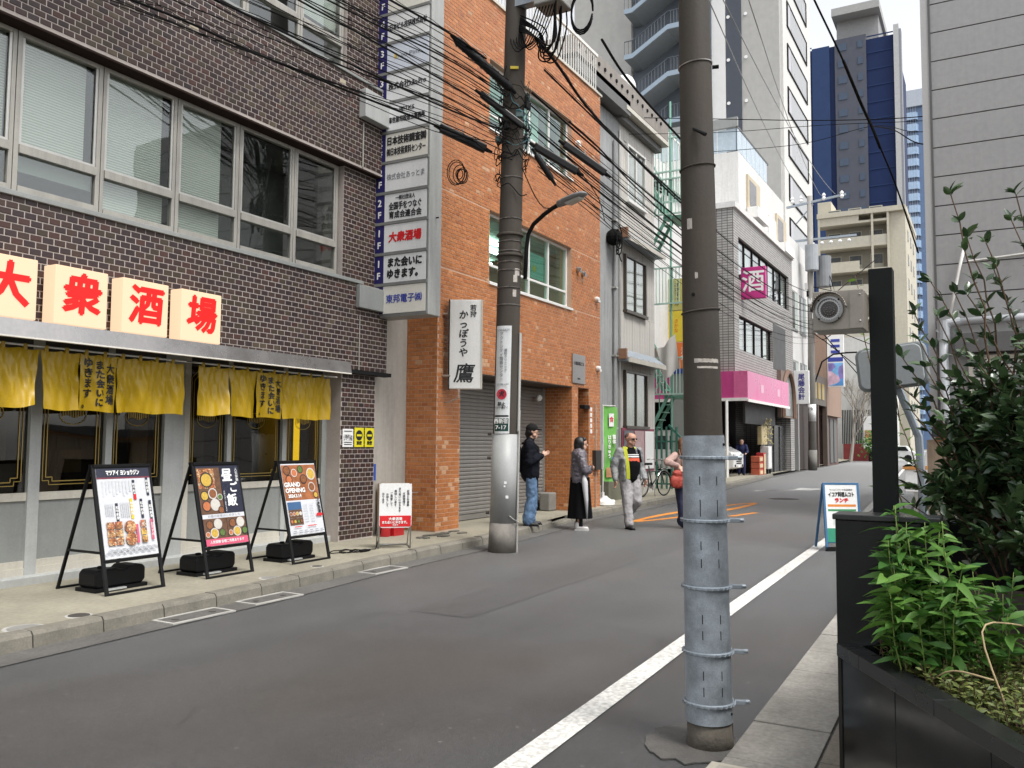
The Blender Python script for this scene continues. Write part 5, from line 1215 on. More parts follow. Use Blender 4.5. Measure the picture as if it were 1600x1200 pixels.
('H', [(17.18,4.96,10.83), (19.88,5.29,11.10), (22.58,5.63,11.39), (25.28,5.96,11.70), (27.97,6.30,12.04), (30.67,6.63,12.40), (33.37,6.96,12.78), (36.07,7.30,13.19), (38.76,7.63,13.62), (41.46,7.97,14.07), (44.16,8.30,14.55), (46.86,8.64,15.05), (49.55,8.97,15.58), (52.25,9.31,16.13)], 0.012),
('H', [(17.33,4.70,10.84), (20.08,4.94,11.12), (22.83,5.18,11.43), (25.58,5.42,11.77), (28.33,5.65,12.12), (31.08,5.89,12.50), (33.83,6.13,12.91), (36.58,6.37,13.34), (39.32,6.61,13.79), (42.07,6.85,14.26), (44.82,7.09,14.76), (47.57,7.33,15.29), (50.32,7.57,15.83), (53.07,7.81,16.40)], 0.012),
('F', [(52.17,8.52,8.03), (61.98,7.70,6.06)], 0.03),
('F', [(52.19,8.53,7.66), (61.87,7.79,6.71)], 0.03),
('F', [(52.24,8.35,8.40), (62.26,6.88,8.23)], 0.03),
('F', [(52.15,8.31,9.89), (62.10,6.35,14.28)], 0.03),
('S', [(10.98,5.08,5.45), (13.59,5.91,5.81), (15.95,6.80,6.07)], 0.008),
('S', [(9.95,6.27,5.79), (10.15,6.13,5.65), (10.25,5.77,5.49)], 0.008),
('S', [(10.41,5.70,5.41), (10.60,5.44,4.85), (10.81,5.04,4.98), (14.68,6.06,5.50)], 0.008),
]
WLAB = {'L2': ('thin black wire in the fan of cables over the tiled building', 'thin wires fanning from the left pole over the tiled building'),
        'R2': ('thin black wire in the bundle from left pole to far pole', 'thin wires in the bundle to the far pole'),
        'L': ('black overhead cable running from the left pole along the brown tiled building', 'cables from the left pole towards the viewer'),
        'R': ('black overhead cable running from the left pole to the far pole', 'cables from the left pole to the far pole'),
        'X': ('thin wire crossing the street to the grey panel building', 'wires crossing the street at the right'),
        'H': ('thin bright power line falling to the far pole crossarm', 'power lines to the far pole'),
        'F': ('short cable leaving the far pole to the right', 'cables right of the far pole'),
        'S': ('thin slack service wire hanging near the left pole', 'slack service wires'),
        'B': ('thick cable bundle falling from the left pole transformer over the grey house', None), 'B2': ('cable running from the left pole to the grey house gutter', None),
        'E': ('thick black cable slung along the eave of the grey house', None), 'T': ('dark cable descending from the top edge towards the grey panel building', None),
        'T2': ('thick dark sleeve on the descending cable before the navy tower', None)}
wire_h = mat('bright_wire', (.30,.30,.30), .4, metal=.5)
WSEQ = {'L': ['steep black cable leaving the frame right of the third floor window', 'black cable over the tiled building crossing the third floor window top', 'thick black cable feeding the topmost ribbed closure', 'thick black cable crossing the fourth tenant panel from the top', 'lowest thick black cable running along the brown tile band', 'thin wire just above the lowest pair over the tile band', 'thin wire running beside the steep cable by the third floor window', 'thin wire sagging beside the lowest thick cable', 'thin wire midway down the fan of cables left of the pole', 'thin wire high in the fan of cables left of the pole', 'topmost thin wire running to the ribbed closure'],
        'R': ['topmost but one thick cable from left pole to far pole', 'sagging cable just below the upper thick one towards the far pole', 'thick cable in the middle of the bundle towards the far pole', 'thick cable low in the bundle towards the far pole', 'medium cable under the low thick one towards the far pole', 'lowest thin cable from the left pole to the far pole', 'topmost cable of all from the left pole to the far pole', 'thin deeply sagging wire high in the bundle towards the far pole', 'thin deepest sagging wire low in the bundle towards the far pole'],
        'X': ['upper dark wire crossing the street above the others to the grey panel building', 'second thin wire crossing the street just below the upper one', 'thin wire rising across the navy tower to the grey panel building', 'thick drooping black wire in front of the grey panel building'],
        'H': ['leftmost bright power line falling to the far crossarm', 'middle bright power line falling to the far crossarm', 'rightmost bright power line falling to the far crossarm'],
        'F': ['lowest short cable leaving the far pole to the right', 'second lowest short cable leaving the far pole to the right', 'flat short cable leaving the far pole under the warning lamp', 'short cable rising from the far pole to the apartment block'],
        'S': ['slack service wire between the left pole and the orange wall corner', 'short slack wire joining the box closure to the left pole', 'slack wire looping over the street lamp head']}
WN = {}
for k, P_, rr in WIRES:
    lb, gr = WLAB[k]
    if k in WSEQ: lb = WSEQ[k][WN.get(k, 0)]; WN[k] = WN.get(k, 0) + 1
    o = MB().tube(smooth_path(P_) if len(P_) < 12 else P_, rr, 6).build('overhead_cable', wire_h if k == 'H' else rubber, smooth=True)
    tag(o, lb, 'cable', gr)
    if k in ('L', 'R', 'B') and rr > .009:          # messenger wire lashed above the heavy cable
        q = smooth_path(P_) if len(P_) < 12 else [Vector(p) for p in P_]; n = len(q)
        MB().tube([p + Vector((0, 0, .035 + .02*math.sin(i*1.7))) for i, p in enumerate(q)], .0045, 5).build('messenger_wire', rubber, o, smooth=True)
# ------------------------------------------------------------------ grey house next door
gh = thing('grey_house', 'narrow weathered grey house with boarded bays beside the orange building', 'house', (21.5, 8.6, .12))
conc_w = mat('weathered_concrete', (.36,.37,.37), .9, var=.16, scale=.8, streak=.35, dirt=.25)
board_m = mat('pale_weathered_board', (.60,.575,.53), .8, var=.14, scale=1.2, streak=.38, dirt=.2)
MB().box(17.82, 21.35, 8.66, 16, .10, 10.3).build('concrete_wall', conc_w, gh)
MB().box(21.35, 24.05, 8.72, 16, .10, 10.5).build('wall', board_m, gh)
# vertical boards of the bay front
bm0 = MB().box(0, .196, -.018, 0, 0, 1).mesh('board', board_m)
for (z0, z1, holes) in ((.12, 1.95, []), (1.95, 3.55, [(21.72, 23.42)]), (3.55, 5.10, []), (5.10, 6.75, [(21.74, 23.34)]), (6.75, 8.2, []), (8.2, 9.9, [(21.88, 23.32)]), (9.9, 10.5, [])):
    x = 21.36
    while x < 24.0:
        if not any(a - .1 < x + .1 < c + .05 for a, c in holes):
            link_at('board', bm0, Matrix.Translation((x, 8.715 + random.uniform(-.004, .004), z0)) @ Matrix.Diagonal((1, 1, z1-z0-.006, 1)), gh)
        x += .20
def bay_window(root, x0, x1, z0, z1, y, curtain, fm):
    w = MB(); f = .06
    w.box(x0, x1, y-.05, y+.06, z1-f, z1); w.box(x0-.03, x1+.03, y-.09, y+.06, z0-.05, z0+.03); w.box(x0, x0+f, y-.05, y+.06, z0+.03, z1-f); w.box(x1-f, x1, y-.05, y+.06, z0+.03, z1-f)
    mx = (x0+x1)/2; w.box(mx-.03, mx+.03, y-.03, y+.06, z0+.03, z1-f)
    fo = w.build('window', fm, root)
    MB().box(x0+f, mx-.03, y, y+.006, z0+.03, z1-f).build('pane', glass_w, fo); MB().box(mx+.03, x1-f, y, y+.006, z0+.03, z1-f).build('pane', glass_w, fo)
    MB().box(x0+f, x1-f, y+.05, y+.06, z0+.03, z1-f).build('curtain', curtain, fo)
    return fo
bronze = mat('bronze_frame', (.09,.075,.06), .45, metal=.4); curt = mat('pale_curtain', (.40,.41,.37), .8, var=.15, scale=2); curt_d = mat('olive_curtain', (.22,.21,.17), .8, var=.15)
bay_window(gh, 21.74, 23.34, 5.15, 6.72, 8.68, curt_d, bronze)
bay_window(gh, 21.72, 23.42, 1.98, 3.52, 8.68, curt, bronze)
bay_window(gh, 21.88, 23.32, 8.25, 9.85, 8.68, curt, white_p)
zinc = mat('zinc_awning', (.40,.45,.50), .45, metal=.5, var=.12, scale=3, streak=.2)
for (z, xx) in ((7.0, 21.3), (3.72, 21.2)):
    b = MB(); b.add([(xx,8.72,z+.38),(24.15,8.72,z+.38),(24.15,8.36,z+.10),(xx,8.36,z+.10),(xx,8.72,z),(24.15,8.72,z),(24.15,8.36,z),(xx,8.36,z)],
                    [(0,3,2,1),(3,7,6,2),(4,5,6,7),(0,4,7,3),(1,2,6,5)])
    b.build('awning', zinc, gh); MB().box(xx-.10, xx-.01, 8.38, 8.6, z+.05, z+.32).build('awning_end', mat('rust_end', (.28,.15,.09), .8, var=.2), gh)
    MB().box(xx, 24.15, 8.33, 8.36, z-.03, z+.10).build('awning_trim', cream, gh)
    for k in range(6): MB().box(xx+.25+k*.45, xx+.27+k*.45, 8.37, 8.40, z+.105, z+.13).build('seam', zinc, gh).matrix_basis = I4
MB().tube([(20.85, 8.60, .12), (20.85, 8.60, 9.6)], .045, 10).build('downpipe', conc_w, gh); MB().tube([(21.28, 8.63, .12), (21.28, 8.63, 10.0)], .03, 8).build('downpipe', alu, gh)
for z in (1.9, 3.8, 5.6, 7.4): MB().box(20.76, 20.94, 8.53, 8.67, z, z+.05).build('pipe_strap', alu, gh)
# eave beam and roof
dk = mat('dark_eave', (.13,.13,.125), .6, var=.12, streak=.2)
b = MB(); b.box(17.85, 21.3, 8.32, 8.75, 10.35, 10.75); b.build('eave_beam', dk, gh)
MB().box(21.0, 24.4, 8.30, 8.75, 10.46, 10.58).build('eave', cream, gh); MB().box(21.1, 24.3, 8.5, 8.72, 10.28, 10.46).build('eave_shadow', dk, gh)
MB().box(17.85, 24.4, 8.32, 16, 10.62, 11.2).build('parapet', mat('brown_grey_wall', (.27,.245,.22), .85, var=.1, streak=.25), gh)
for k in range(16): MB().cyl((18.0+k*.38, 8.32, 10.95), (18.0+k*.38, 8.29, 10.95), .05, n=10).build('vent_hole', blk_m, gh)
# poster board, wiring hub
MB().box(21.40, 23.9, 8.62, 8.68, .75, 1.95).build('notice_board', mat('maroon_frame', (.22,.03,.06), .5), gh)
for k, x in enumerate((21.5, 22.3, 23.1)): MB().box(x, x+.7, 8.60, 8.618, .82, 1.88).build('notice', [mat('notice_dark', (.12,.12,.14), .5, var=.3, scale=8), mat('notice_pink', (.45,.30,.30), .5, var=.2, scale=6), white_s][k], gh)
MB().ball((20.55, 8.50, 6.9), .22).build('wire_bundle', rubber, gh)
for k in range(5): MB().tube([Vector((20.55, 8.45, 6.9)) + Vector((.2*math.sin(k*2+a*.5), -.1, .3*math.cos(k+a*.5)-.03*a)) for a in range(12)], .015, 5).build('wire_loop', rubber, gh)
MB().box(18.6, 19.6, 8.5, 8.66, 4.7, 5.2).build('exhaust_hood', mat('sooty_hood', (.08,.075,.07), .7), gh, bevel=.05)
MB().box(18.0, 21.2, 8.45, 8.66, .12, .5).build('plinth', conc_w, gh)
MB().box(19.6, 21.0, 8.25, 8.5, .12, .9).build('planter_wall', mat('mossy', (.14,.14,.10), .9, var=.3, scale=3), gh)
# roof terrace with white rail and dark frame behind
rt = thing('roof_terrace', 'white walled roof terrace with pipe railing above the grey house', 'terrace', (26, 10, 10))
wht_w = mat('white_wall', (.66,.65,.63), .8, var=.07, scale=.6, streak=.16)
MB().box(24.6, 34.0, 10.6, 18, 5.0, 11.6).build('wall', wht_w, rt)
MB().box(24.4, 34.2, 10.4, 10.6, 11.2, 11.9).build('fascia', wht_w, rt)
b = MB(); b.box(24.5, 34, 10.45, 10.50, 13.25, 13.33); b.box(24.5, 24.55, 10.5, 18, 13.25, 13.33); b.build('rail', rail_w, rt)
bl0 = MB().box(-.02, .02, -.02, .02, 0, 1.36).mesh('baluster', rail_w)
x = 24.6
while x < 34: link_at('baluster', bl0, Matrix.Translation((x, 10.475, 11.9)), rt); x += .32
y = 10.8
while y < 17: link_at('baluster', bl0, Matrix.Translation((24.525, y, 11.9)), rt); y += .32
b = MB()
for k in range(5): b.bar((25.5+k*1.1, 9.6, 10.3), (25.5+k*1.1, 10.6, 10.9), .06)
b.bar((25.3, 9.6, 10.3), (30.2, 9.6, 10.3), .07); b.bar((25.3, 10.6, 10.9), (30.2, 10.6, 10.9), .07); b.bar((25.3, 10.1, 10.6), (30.2, 10.1, 10.6), .05)
b.build('awning_frame', blk_m, rt)
tag(MB().ball((25.2, 10.0, 13.0), (.45, .30, .35)).build('cloth_bundle', white_p), 'bundle of pale cloth over the roof terrace railing', 'cloth')

# ------------------------------------------------------------------ green steel fire stairs with a cloth hung on them
gs = thing('fire_stairs', 'pale green steel fire stairs zigzagging beside the grey house', 'stairs', (26.5, 9.6, 0))
green = mat('green_paint', (.17,.38,.29), .5, var=.10, scale=3, streak=.12)
gx0, gx1 = 26.2, 27.4
yA, yB = 9.0, 10.6
for lv_ in range(4):
    z0 = .1 + lv_*2.9; zl = z0 + 2.9
    ya, yb = (yA, yB) if lv_ % 2 else (yB, yA)
    st = MB()
    for k in range(12):
        q = k/12; st.box(gx0, gx0+.55, min(ya+(yb-ya)*q, ya+(yb-ya)*(q+.09)), max(ya+(yb-ya)*q, ya+(yb-ya)*(q+.09)), z0+2.9*q, z0+2.9*q+.03)
    st.build('tread', green, gs, kind='stuff')
    b = MB(); b.bar((gx0-.02, ya, z0), (gx0-.02, yb, zl), .04, .10); b.bar((gx0+.57, ya, z0), (gx0+.57, yb, zl), .04, .10); b.build('stringer', green, gs)
    b = MB(); b.bar((gx0-.03, ya, z0+.95), (gx0-.03, yb, zl+.95), .05); b.build('handrail', mat('pale_green', (.42,.60,.52), .5), gs)
    b = MB()
    for k in range(9): q = (k+.5)/9; b.bar((gx0-.03, ya+(yb-ya)*q, z0+2.9*q+.1), (gx0-.03, ya+(yb-ya)*q, z0+2.9*q+.95), .025)
    b.build('bars', green, gs, kind='stuff')
    MB().box(gx0, gx1, min(yb, yb-.7*(1 if yb < ya else -1)), max(yb, yb-.7*(1 if yb < ya else -1)), zl-.02, zl+.06).build('landing', green, gs)
for (x, y) in ((gx0-.05, 8.85), (gx0-.05, 10.8), (gx1, 8.85)): MB().bar((x, y, 0), (x, y, 12.6), .05).build('post', green, gs)
for k in range(3):                             # barred landings
    z = 3.1 + 2.9*k; b = MB()
    for q in range(13): b.bar((26.12, 8.35+q*.11, z), (26.12, 8.35+q*.11, z+1.15), .022)
    b.bar((26.12, 8.3, z+1.15), (26.12, 9.75, z+1.15), .045); b.bar((26.12, 8.3, z), (26.12, 9.75, z), .05); b.bar((26.12, 8.3, z+1.15), (27.0, 8.3, z+1.15), .045)
    b.build('landing_rail', mat('pale_green', (.42,.60,.52), .5), gs)
# cage on the top landing and barred lower gate
b = MB()
for k in range(14): b.bar((26.15, 8.4+k*.12, 9.3), (26.15, 8.4+k*.12, 11.4), .025)
b.bar((26.15, 8.35, 11.4), (26.15, 10.0, 11.4), .05); b.bar((26.15, 8.35, 9.3), (26.15, 10.0, 9.3), .06); b.bar((26.15, 8.35, 10.3), (26.15, 10.0, 10.3), .05)
b.build('cage', mat('pale_green', (.42,.60,.52), .5), gs)
b = MB()
for k in range(8): b.bar((25.4, 8.45+k*.16, .15), (25.4, 8.45+k*.16, 2.05 + (.12 if k == 3 else 0)), .05)
b.bar((25.4, 8.4, 1.6), (25.4, 9.7, 1.6), .05); b.bar((25.4, 8.4, .3), (25.4, 9.7, .3), .05)
b.bar((25.4, 8.7, 2.1), (25.4, 8.1, 1.5), .06); b.bar((25.4, 8.1, 1.5), (25.4, 8.5, 1.2), .06)
b.build('lower_gate', mat('dark_green', (.03,.14,.10), .5), gs)
CL = [Vector(q) for q in ((25.6,9.15,4.48),(25.6,8.56,4.97),(25.6,8.42,3.91),(25.6,8.90,3.45))]
def clothfn(u, v):
    p = CL[0]*(1-u)*(1-v) + CL[1]*u*(1-v) + CL[2]*u*v + CL[3]*(1-u)*v
    return p + Vector((.05*math.sin(u*7+v*3), 0, -.10*math.sin(math.pi*u)*(1-v) + .03*math.sin(u*11)))
tag(MB().grid(clothfn, 14, 14).build('hung_cloth', mat('white_cloth', (.62,.60,.57), .8, var=.06), smooth=True), 'white cloth hanging from the green fire stairs', 'cloth')
t = thing('vertical_shop_sign', 'yellow and orange vertical restaurant sign behind the green stairs', 'sign', (31, 10.6, 4.0))
sx_ = 31.0
for (z0, z1, m) in ((6.55, 7.75, mat('sign_olive', (.42,.38,.10), .5)), (5.35, 6.52, mat('sign_yellow', (.66,.50,.03), .5)), (4.35, 5.32, mat('sign_orange', (.72,.17,.03), .5)), (4.15, 4.32, mat('sign_blue', (.04,.05,.28), .5))):
    MB().box(sx_, sx_+.2, 9.7, 10.75, z0, z1).build('sign_panel', m, t)
vtext('おかちゃん', plane_x(sx_-.002, 10.28, 7.15), .24, ink, t, .004, line=.75); vtext('居酒', plane_x(sx_-.002, 9.95, 7.45), .16, ink, t); vtext('さかな', plane_x(sx_-.002, 10.30, 5.95), .22, ink_r, t, line=.8)
vtext('ランチ営業', plane_x(sx_-.002, 9.95, 5.95), .18, ink_r, t, line=.8); vtext('酒場', plane_x(sx_-.002, 10.0, 4.85), .3, ink_w, t, line=.9)
MB().box(sx_+.02, sx_+.18, 9.9, 10.5, 0, 4.15).build('mast', grey_p, t)

# ------------------------------------------------------------------ grey tiled building with the pink fascia
pb = thing('grey_tile_building', 'grey tiled office building with pink shop fascia and long windows', 'building', (42, 9.6, .1))
tile_g = bpy.data.materials.new('small_grey_tile'); tile_g.use_nodes = True
N, L = nodes(tile_g); p_ = N['Principled BSDF']; p_.inputs['Roughness'].default_value = .6
tc = N.new('ShaderNodeTexCoord'); sx2 = N.new('ShaderNodeSeparateXYZ'); L.new(tc.outputs['Object'], sx2.inputs[0])
ad = N.new('ShaderNodeMath'); ad.operation = 'ADD'; L.new(sx2.outputs[0], ad.inputs[0]); L.new(sx2.outputs[1], ad.inputs[1])
cb_ = N.new('ShaderNodeCombineXYZ'); L.new(ad.outputs[0], cb_.inputs[0]); L.new(sx2.outputs[2], cb_.inputs[1])
bk = N.new('ShaderNodeTexBrick'); bk.inputs['Scale'].default_value = 1; bk.inputs['Brick Width'].default_value = .235; bk.inputs['Row Height'].default_value = .115; bk.inputs['Mortar Size'].default_value = .014
bk.inputs['Color1'].default_value = (.33,.315,.30,1); bk.inputs['Color2'].default_value = (.41,.395,.375,1); bk.inputs['Mortar'].default_value = (.09,.085,.08,1); bk.offset = 0
L.new(cb_.outputs[0], bk.inputs['Vector']); L.new(bk.outputs[0], p_.inputs['Base Color'])
bp = N.new('ShaderNodeBump'); bp.inputs['Strength'].default_value = .3; bp.inputs['Distance'].default_value = .01; bp.invert = True; L.new(bk.outputs[1], bp.inputs['Height']); L.new(bp.outputs[0], p_.inputs['Normal'])
BY = 9.5; bx0, bx1 = 36.3, 48.6
b = MB()
b.box(bx0, bx1, BY, BY+.4, 4.4, 5.62); b.box(bx0, bx1, BY, BY+.4, 7.15, 8.75); b.box(bx0, bx1, BY, BY+.4, 10.6, 11.7)
b.box(bx0, 37.1, BY, BY+.4, 5.62, 7.15); b.box(43.6, bx1, BY, BY+.4, 5.62, 7.15)
b.box(bx0, 37.1, BY, BY+.4, 8.75, 10.6); b.box(47.7, bx1, BY, BY+.4, 8.75, 10.6)
b.box(bx0, bx0+.3, BY+.4, 19, 4.4, 11.7); b.box(bx0+.3, bx1, 18, 19, .1, 11.7)
b.box(47.6, bx1, BY-.02, 12, .1, 4.4); b.box(44.5, bx1-.01, 12, 12.2, .1, 4.4)
b.build('wall', tile_g, pb)
MB().box(bx0-.1, bx1, BY-.12, 19, 11.7, 11.95).build('coping', wht_w, pb)
MB().box(bx0, bx1, BY+.4, 19, 4.3, 4.4).build('ceiling', mat('grey_ceiling', (.12,.12,.12), .8), pb)
rm = MB(); rm.box(36.7, 48, 12.3, 12.4, 5.4, 10.8); rm.build('room', mid_in, pb)
curt_w = mat('office_curtain', (.42,.47,.44), .8, var=.12, scale=1.2)
def long_window(root, x0, x1, z0, z1, y, n, lab=None):
    for k in range(n):
        a, c = x0 + (x1-x0)*k/n, x0 + (x1-x0)*(k+1)/n
        w = MB(); f = .06
        w.box(a, c, y, y+.1, z1-f, z1); w.box(a, c, y-.02, y+.1, z0, z0+f); w.box(a, a+f, y, y+.1, z0+f, z1-f); w.box(c-f, c, y, y+.1, z0+f, z1-f)
        fo = w.build('window', blk_m, root)
        MB().box(a+f, c-f, y+.04, y+.05, z0+f, z1-f).build('pane', glass_w, fo)
        if k % 3 != 2: MB().box(a+f, c-f-.15, y+.12, y+.13, z0+f, z1-f).build('curtain', curt_w, fo)
long_window(pb, 37.1, 47.7, 8.75, 10.6, BY+.12, 7)
long_window(pb, 37.1, 43.6, 5.62, 7.15, BY+.12, 4)
MB().box(43.7, 46.6, BY-.01, BY+.02, 5.3, 7.6).build('louvre', mat('dark_louvre', (.07,.07,.07), .6), pb)
pink = mat('pink_fascia', (.50,.055,.22), .35, var=.05, scale=.5, streak=.08)
pink_l = mat('pink_fascia_panel', (.62,.13,.30), .3, var=.08, scale=.6)
MB().box(36.05, 36.29, 9.5, 13.2, 3.47, 4.60).build('fascia_side', pink, pb)
for k in range(5):
    a = 36.04 + k*1.66; fp = MB().box(a, a+1.65, 8.9, 9.49, 3.42, 4.60).build('fascia_panel', pink_l, pb)
    if k in (1, 3): MB().box(a+.7, a+1.2, 8.893, 8.899, 3.8, 4.15).build('emblem', mat('pink_pale', (.72,.42,.52), .4), fp)
MB().box(36.0, 44.4, 8.86, 8.9, 3.30, 3.42).build('fascia_trim', white_p, pb); MB().box(36.0, 36.05, 8.9, 13.2, 3.34, 3.47).build('fascia_trim', white_p, pb)
MB().bar((35.9, 9.75, 0), (35.9, 9.75, 3.36), .09).build('post', white_p, pb)
# shop recess under the fascia: shutters, dark door
MB().box(39.0, 44.4, 11.6, 11.7, .1, 4.3).build('shop_back', mat('shop_dark', (.055,.05,.045), .8, var=.3), pb)
MB().box(38.4, 44.4, 9.6, 9.7, 2.45, 3.4).build('shutter_box', mat('charcoal_louvre', (.045,.047,.047), .6, var=.1), pb)
MB().box(42.0, 47.5, 9.75, 9.85, .1, 2.5).build('glass_door', mat('black_door', (.012,.013,.014), .25), pb)
for x in (43.2, 44.6, 46.0): MB().box(x, x+.09, 9.70, 9.75, .1, 2.45).build('door_stile', mat('charcoal', (.06,.06,.06), .5), pb)
ribs = MB().box(0, 12, -.02, 0, 0, .09).mesh('shutter_rib', mat('dark_shutter', (.06,.055,.05), .6))
bs = thing('garage_shutter', 'dark ribbed garage shutter under the pink fascia side', 'shutter', (36.5, 12, 2))
for k in range(14): link_at('shutter_rib', ribs, Matrix.Translation((36.25, 13.6, 2.1+k*.1)) @ Matrix.Rotation(R(90), 4, 'Z') @ Matrix.Diagonal((.4, 1, 1, 1)), bs)
MB().box(36.22, 36.24, 11.2, 12.3, 2.72, 2.86).build('lit_strip', emis('warm_strip', (1, .75, .5), 1.0), bs)
# arch ornament
ar = MB(); nA = 16
brown_t = mat('brown_arch', (.16,.09,.06), .6, var=.15)
MB().box(44.5, 47.6, 9.3, 9.49, 2.9, 5.3).build('arch_wall', mat('taupe_arch_wall', (.20,.155,.125), .7, var=.15), pb)
outer = [(46.05+1.35*math.cos(math.pi*k/nA), 9.2, 3.6+1.7*math.sin(math.pi*k/nA)) for k in range(nA+1)]
MB().tube([(47.4, 9.25, 2.9)] + [(x, 9.25, z) for x, y, z in outer] + [(44.7, 9.25, 2.9)], .14, 6).build('arch', brown_t, pb)
inner = [(46.05+1.15*math.cos(math.pi*k/nA), 9.285, 3.6+1.5*math.sin(math.pi*k/nA)) for k in range(nA+1)] + [(44.9, 9.285, 3.0), (47.2, 9.285, 3.0)]
MB().poly(inner[::-1]).build('arch_glass', mat('arch_glass', (.20,.22,.22), .2, var=.3, scale=1.5), pb)
# white penthouse storey
ph = thing('white_penthouse', 'white set-back storey with terrace glass on top of the grey tiled building', 'building', (42, 10, 12))
MB().box(38.8, 48.6, 9.9, 19, 11.95, 15.0).build('wall', wht_w, ph)
MB().box(44.6, 55.5, 9.82, 18, 11.96, 13.4).build('balcony_block', wht_w, ph)
t_gl = mat('frosted_rail', (.42,.50,.56), .25, var=.1)
for k in range(7): MB().box(38.8+k*.85, 39.6+k*.85, 9.92, 9.95, 15.05, 16.1).build('rail_panel', t_gl, ph)
for k in range(5): MB().box(38.82, 38.86, 10.0+k*.9, 10.85+k*.9, 15.05, 16.1).build('rail_panel', t_gl, ph)
MB().box(38.75, 45, 9.9, 9.97, 16.1, 16.2).build('handrail', dk, ph); MB().box(38.7, 38.9, 9.9, 14.5, 16.15, 16.6).build('beam', grey_p, ph)
for (x, z) in ((40.2, 12.7), (46.4, 12.3)):
    MB().box(x, x+2.4, 9.80, 9.9, z, z+1.6).build('window_surround', mat('beige_surround', (.52,.45,.33), .7), ph)
    MB().box(x+.3, x+1.6, 9.79, 9.80, z+.15, z+1.4).build('pane', mat('dark_pane', (.10,.09,.09), .2), ph)
    MB().box(x-.2, x+2.0, 9.3, 9.8, z-.55, z-.05).build('air_unit', white_p, ph)
# white neighbour just before the far pole
wb = thing('white_building', 'white rendered building between the grey tiled block and the far pole', 'building', (52, 9.9, 0))
MB().box(48.8, 56.5, 9.75, 19, 4.0, 12.3).build('wall', wht_w, wb)
MB().box(48.8, 56.5, 9.85, 19, 0.05, 4.0).build('base', mat('dark_base', (.05,.035,.03), .7, var=.2), wb)
for (z0, z1) in ((8.0, 10.3), (4.7, 6.3)):
    for k in range(2):
        f = MB().box(49.3+k*2.6, 51.2+k*2.6, 9.70, 9.80, z0, z1).build('window', grey_p, wb)
        MB().box(49.45+k*2.6, 50.2+k*2.6, 9.68, 9.70, z0+.12, z1-.12).build('pane', mat('dark_pane', (.10,.09,.09), .2), f); MB().box(50.3+k*2.6, 51.05+k*2.6, 9.68, 9.70, z0+.12, z1-.12).build('pane', curt_w, f)
MB().box(49.0, 50.0, 9.80, 9.86, 1.9, 3.5).build('red_cloth', mat('red_banner', (.50,.06,.08), .6), wb)
MB().box(50.3, 50.6, 9.6, 9.85, .05, 3.9).build('pier', grey_p, wb)
# vertical purple and white office sign
t = thing('accounting_sign', 'white vertical sign with purple characters beside the far pole', 'sign', (49, 8.8, 3.9), None)
MB().box(49.0, 49.2, 8.75, 9.55, 3.75, 5.6).build('box', white_s, t, bevel=.02)
vtext('尾藤会計', plane_x(48.998, 9.15, 4.68), .46, mat('purple_ink', (.05,.04,.22), .5), t, .008, line=.8)
# magenta sake sign
t = thing('sake_sign', 'square magenta sign with the white character for sake', 'sign', (37.5, 9.0, 7.9))
MB().box(37.5, 37.75, 8.44, 9.50, 7.88, 9.28).build('box', mat('magenta', (.50,.02,.20), .4), t, bevel=.02)
text('酒', plane_x(37.498, 8.97, 8.58), 1.02, ink_w, t, .012)
MB().box(37.55, 37.7, 9.5, 9.62, 8.2, 9.0).build('bracket', steel, t)
# vending and crates in front of the shop
random.seed(8)
items = [('drinks_crate', 'stack of red and orange drinks crates before the dark shop', (39.9,40.6,9.35,9.75,.1,1.0), (.45,.10,.05), 'crates'), ('red_trolley', 'red folding trolley beside the drinks crates', (40.7,41.15,9.35,9.7,.1,1.15), (.40,.03,.03), 'trolley'),
         ('white_fridge', 'white display fridge in front of the black glass doors', (41.5,42.2,9.3,9.7,.35,1.45), (.62,.62,.60), 'fridge'), ('plant_rack', 'rack of yellowish dried plants above the white fridge', (41.0,42.2,9.5,9.7,1.5,2.4), (.40,.34,.18), 'plant rack')]
for nm, lb, bx, c, ca in items:
    x0, x1, y0, y1, z0, z1 = bx; t = thing(nm, lb, ca, ((x0+x1)/2, (y0+y1)/2, z0))
    mm = mat(nm + '_paint', c, .6, var=.2, scale=6)
    n = 3 if nm == 'drinks_crate' else 1
    for k in range(n):
        za, zb = z0 + (z1-z0)*k/n, z0 + (z1-z0)*(k+1)/n - .02
        MB().box(x0, x1, y0, y1, za, zb).build('body', mm, t, bevel=.02)
        MB().box(x0+.08, x1-.08, y0-.012, y0-.001, za+.06, zb-.06).build('front', [mat('crate_cream', (.6,.5,.3), .6), white_s][nm == 'white_fridge'], t)
    if nm == 'plant_rack':
        b = MB()
        for k in range(160):
            p = Vector((random.uniform(x0, x1), random.uniform(y0-.3, y0), random.uniform(z0, z1+.3))); d = Vector((random.uniform(-1,1), random.uniform(-1,1), random.uniform(-.2,1)))*.12
            b.add([p, p+d, p+d*.5+Vector((.05,0,.05))], [(0,1,2)])
        b.build('dried_leaves', mat('dried_leaf', (.36,.30,.12), .7, var=.2), t)
    if nm in ('white_fridge', 'red_trolley'):
        b = MB()
        for xx in (x0+.08, x1-.08): b.cyl((xx, (y0+y1)/2-.12, z0-.25 if nm == 'white_fridge' else .1), (xx, (y0+y1)/2-.12, z0+.02), .05, n=10)
        b.build('caster', blk_m, t)
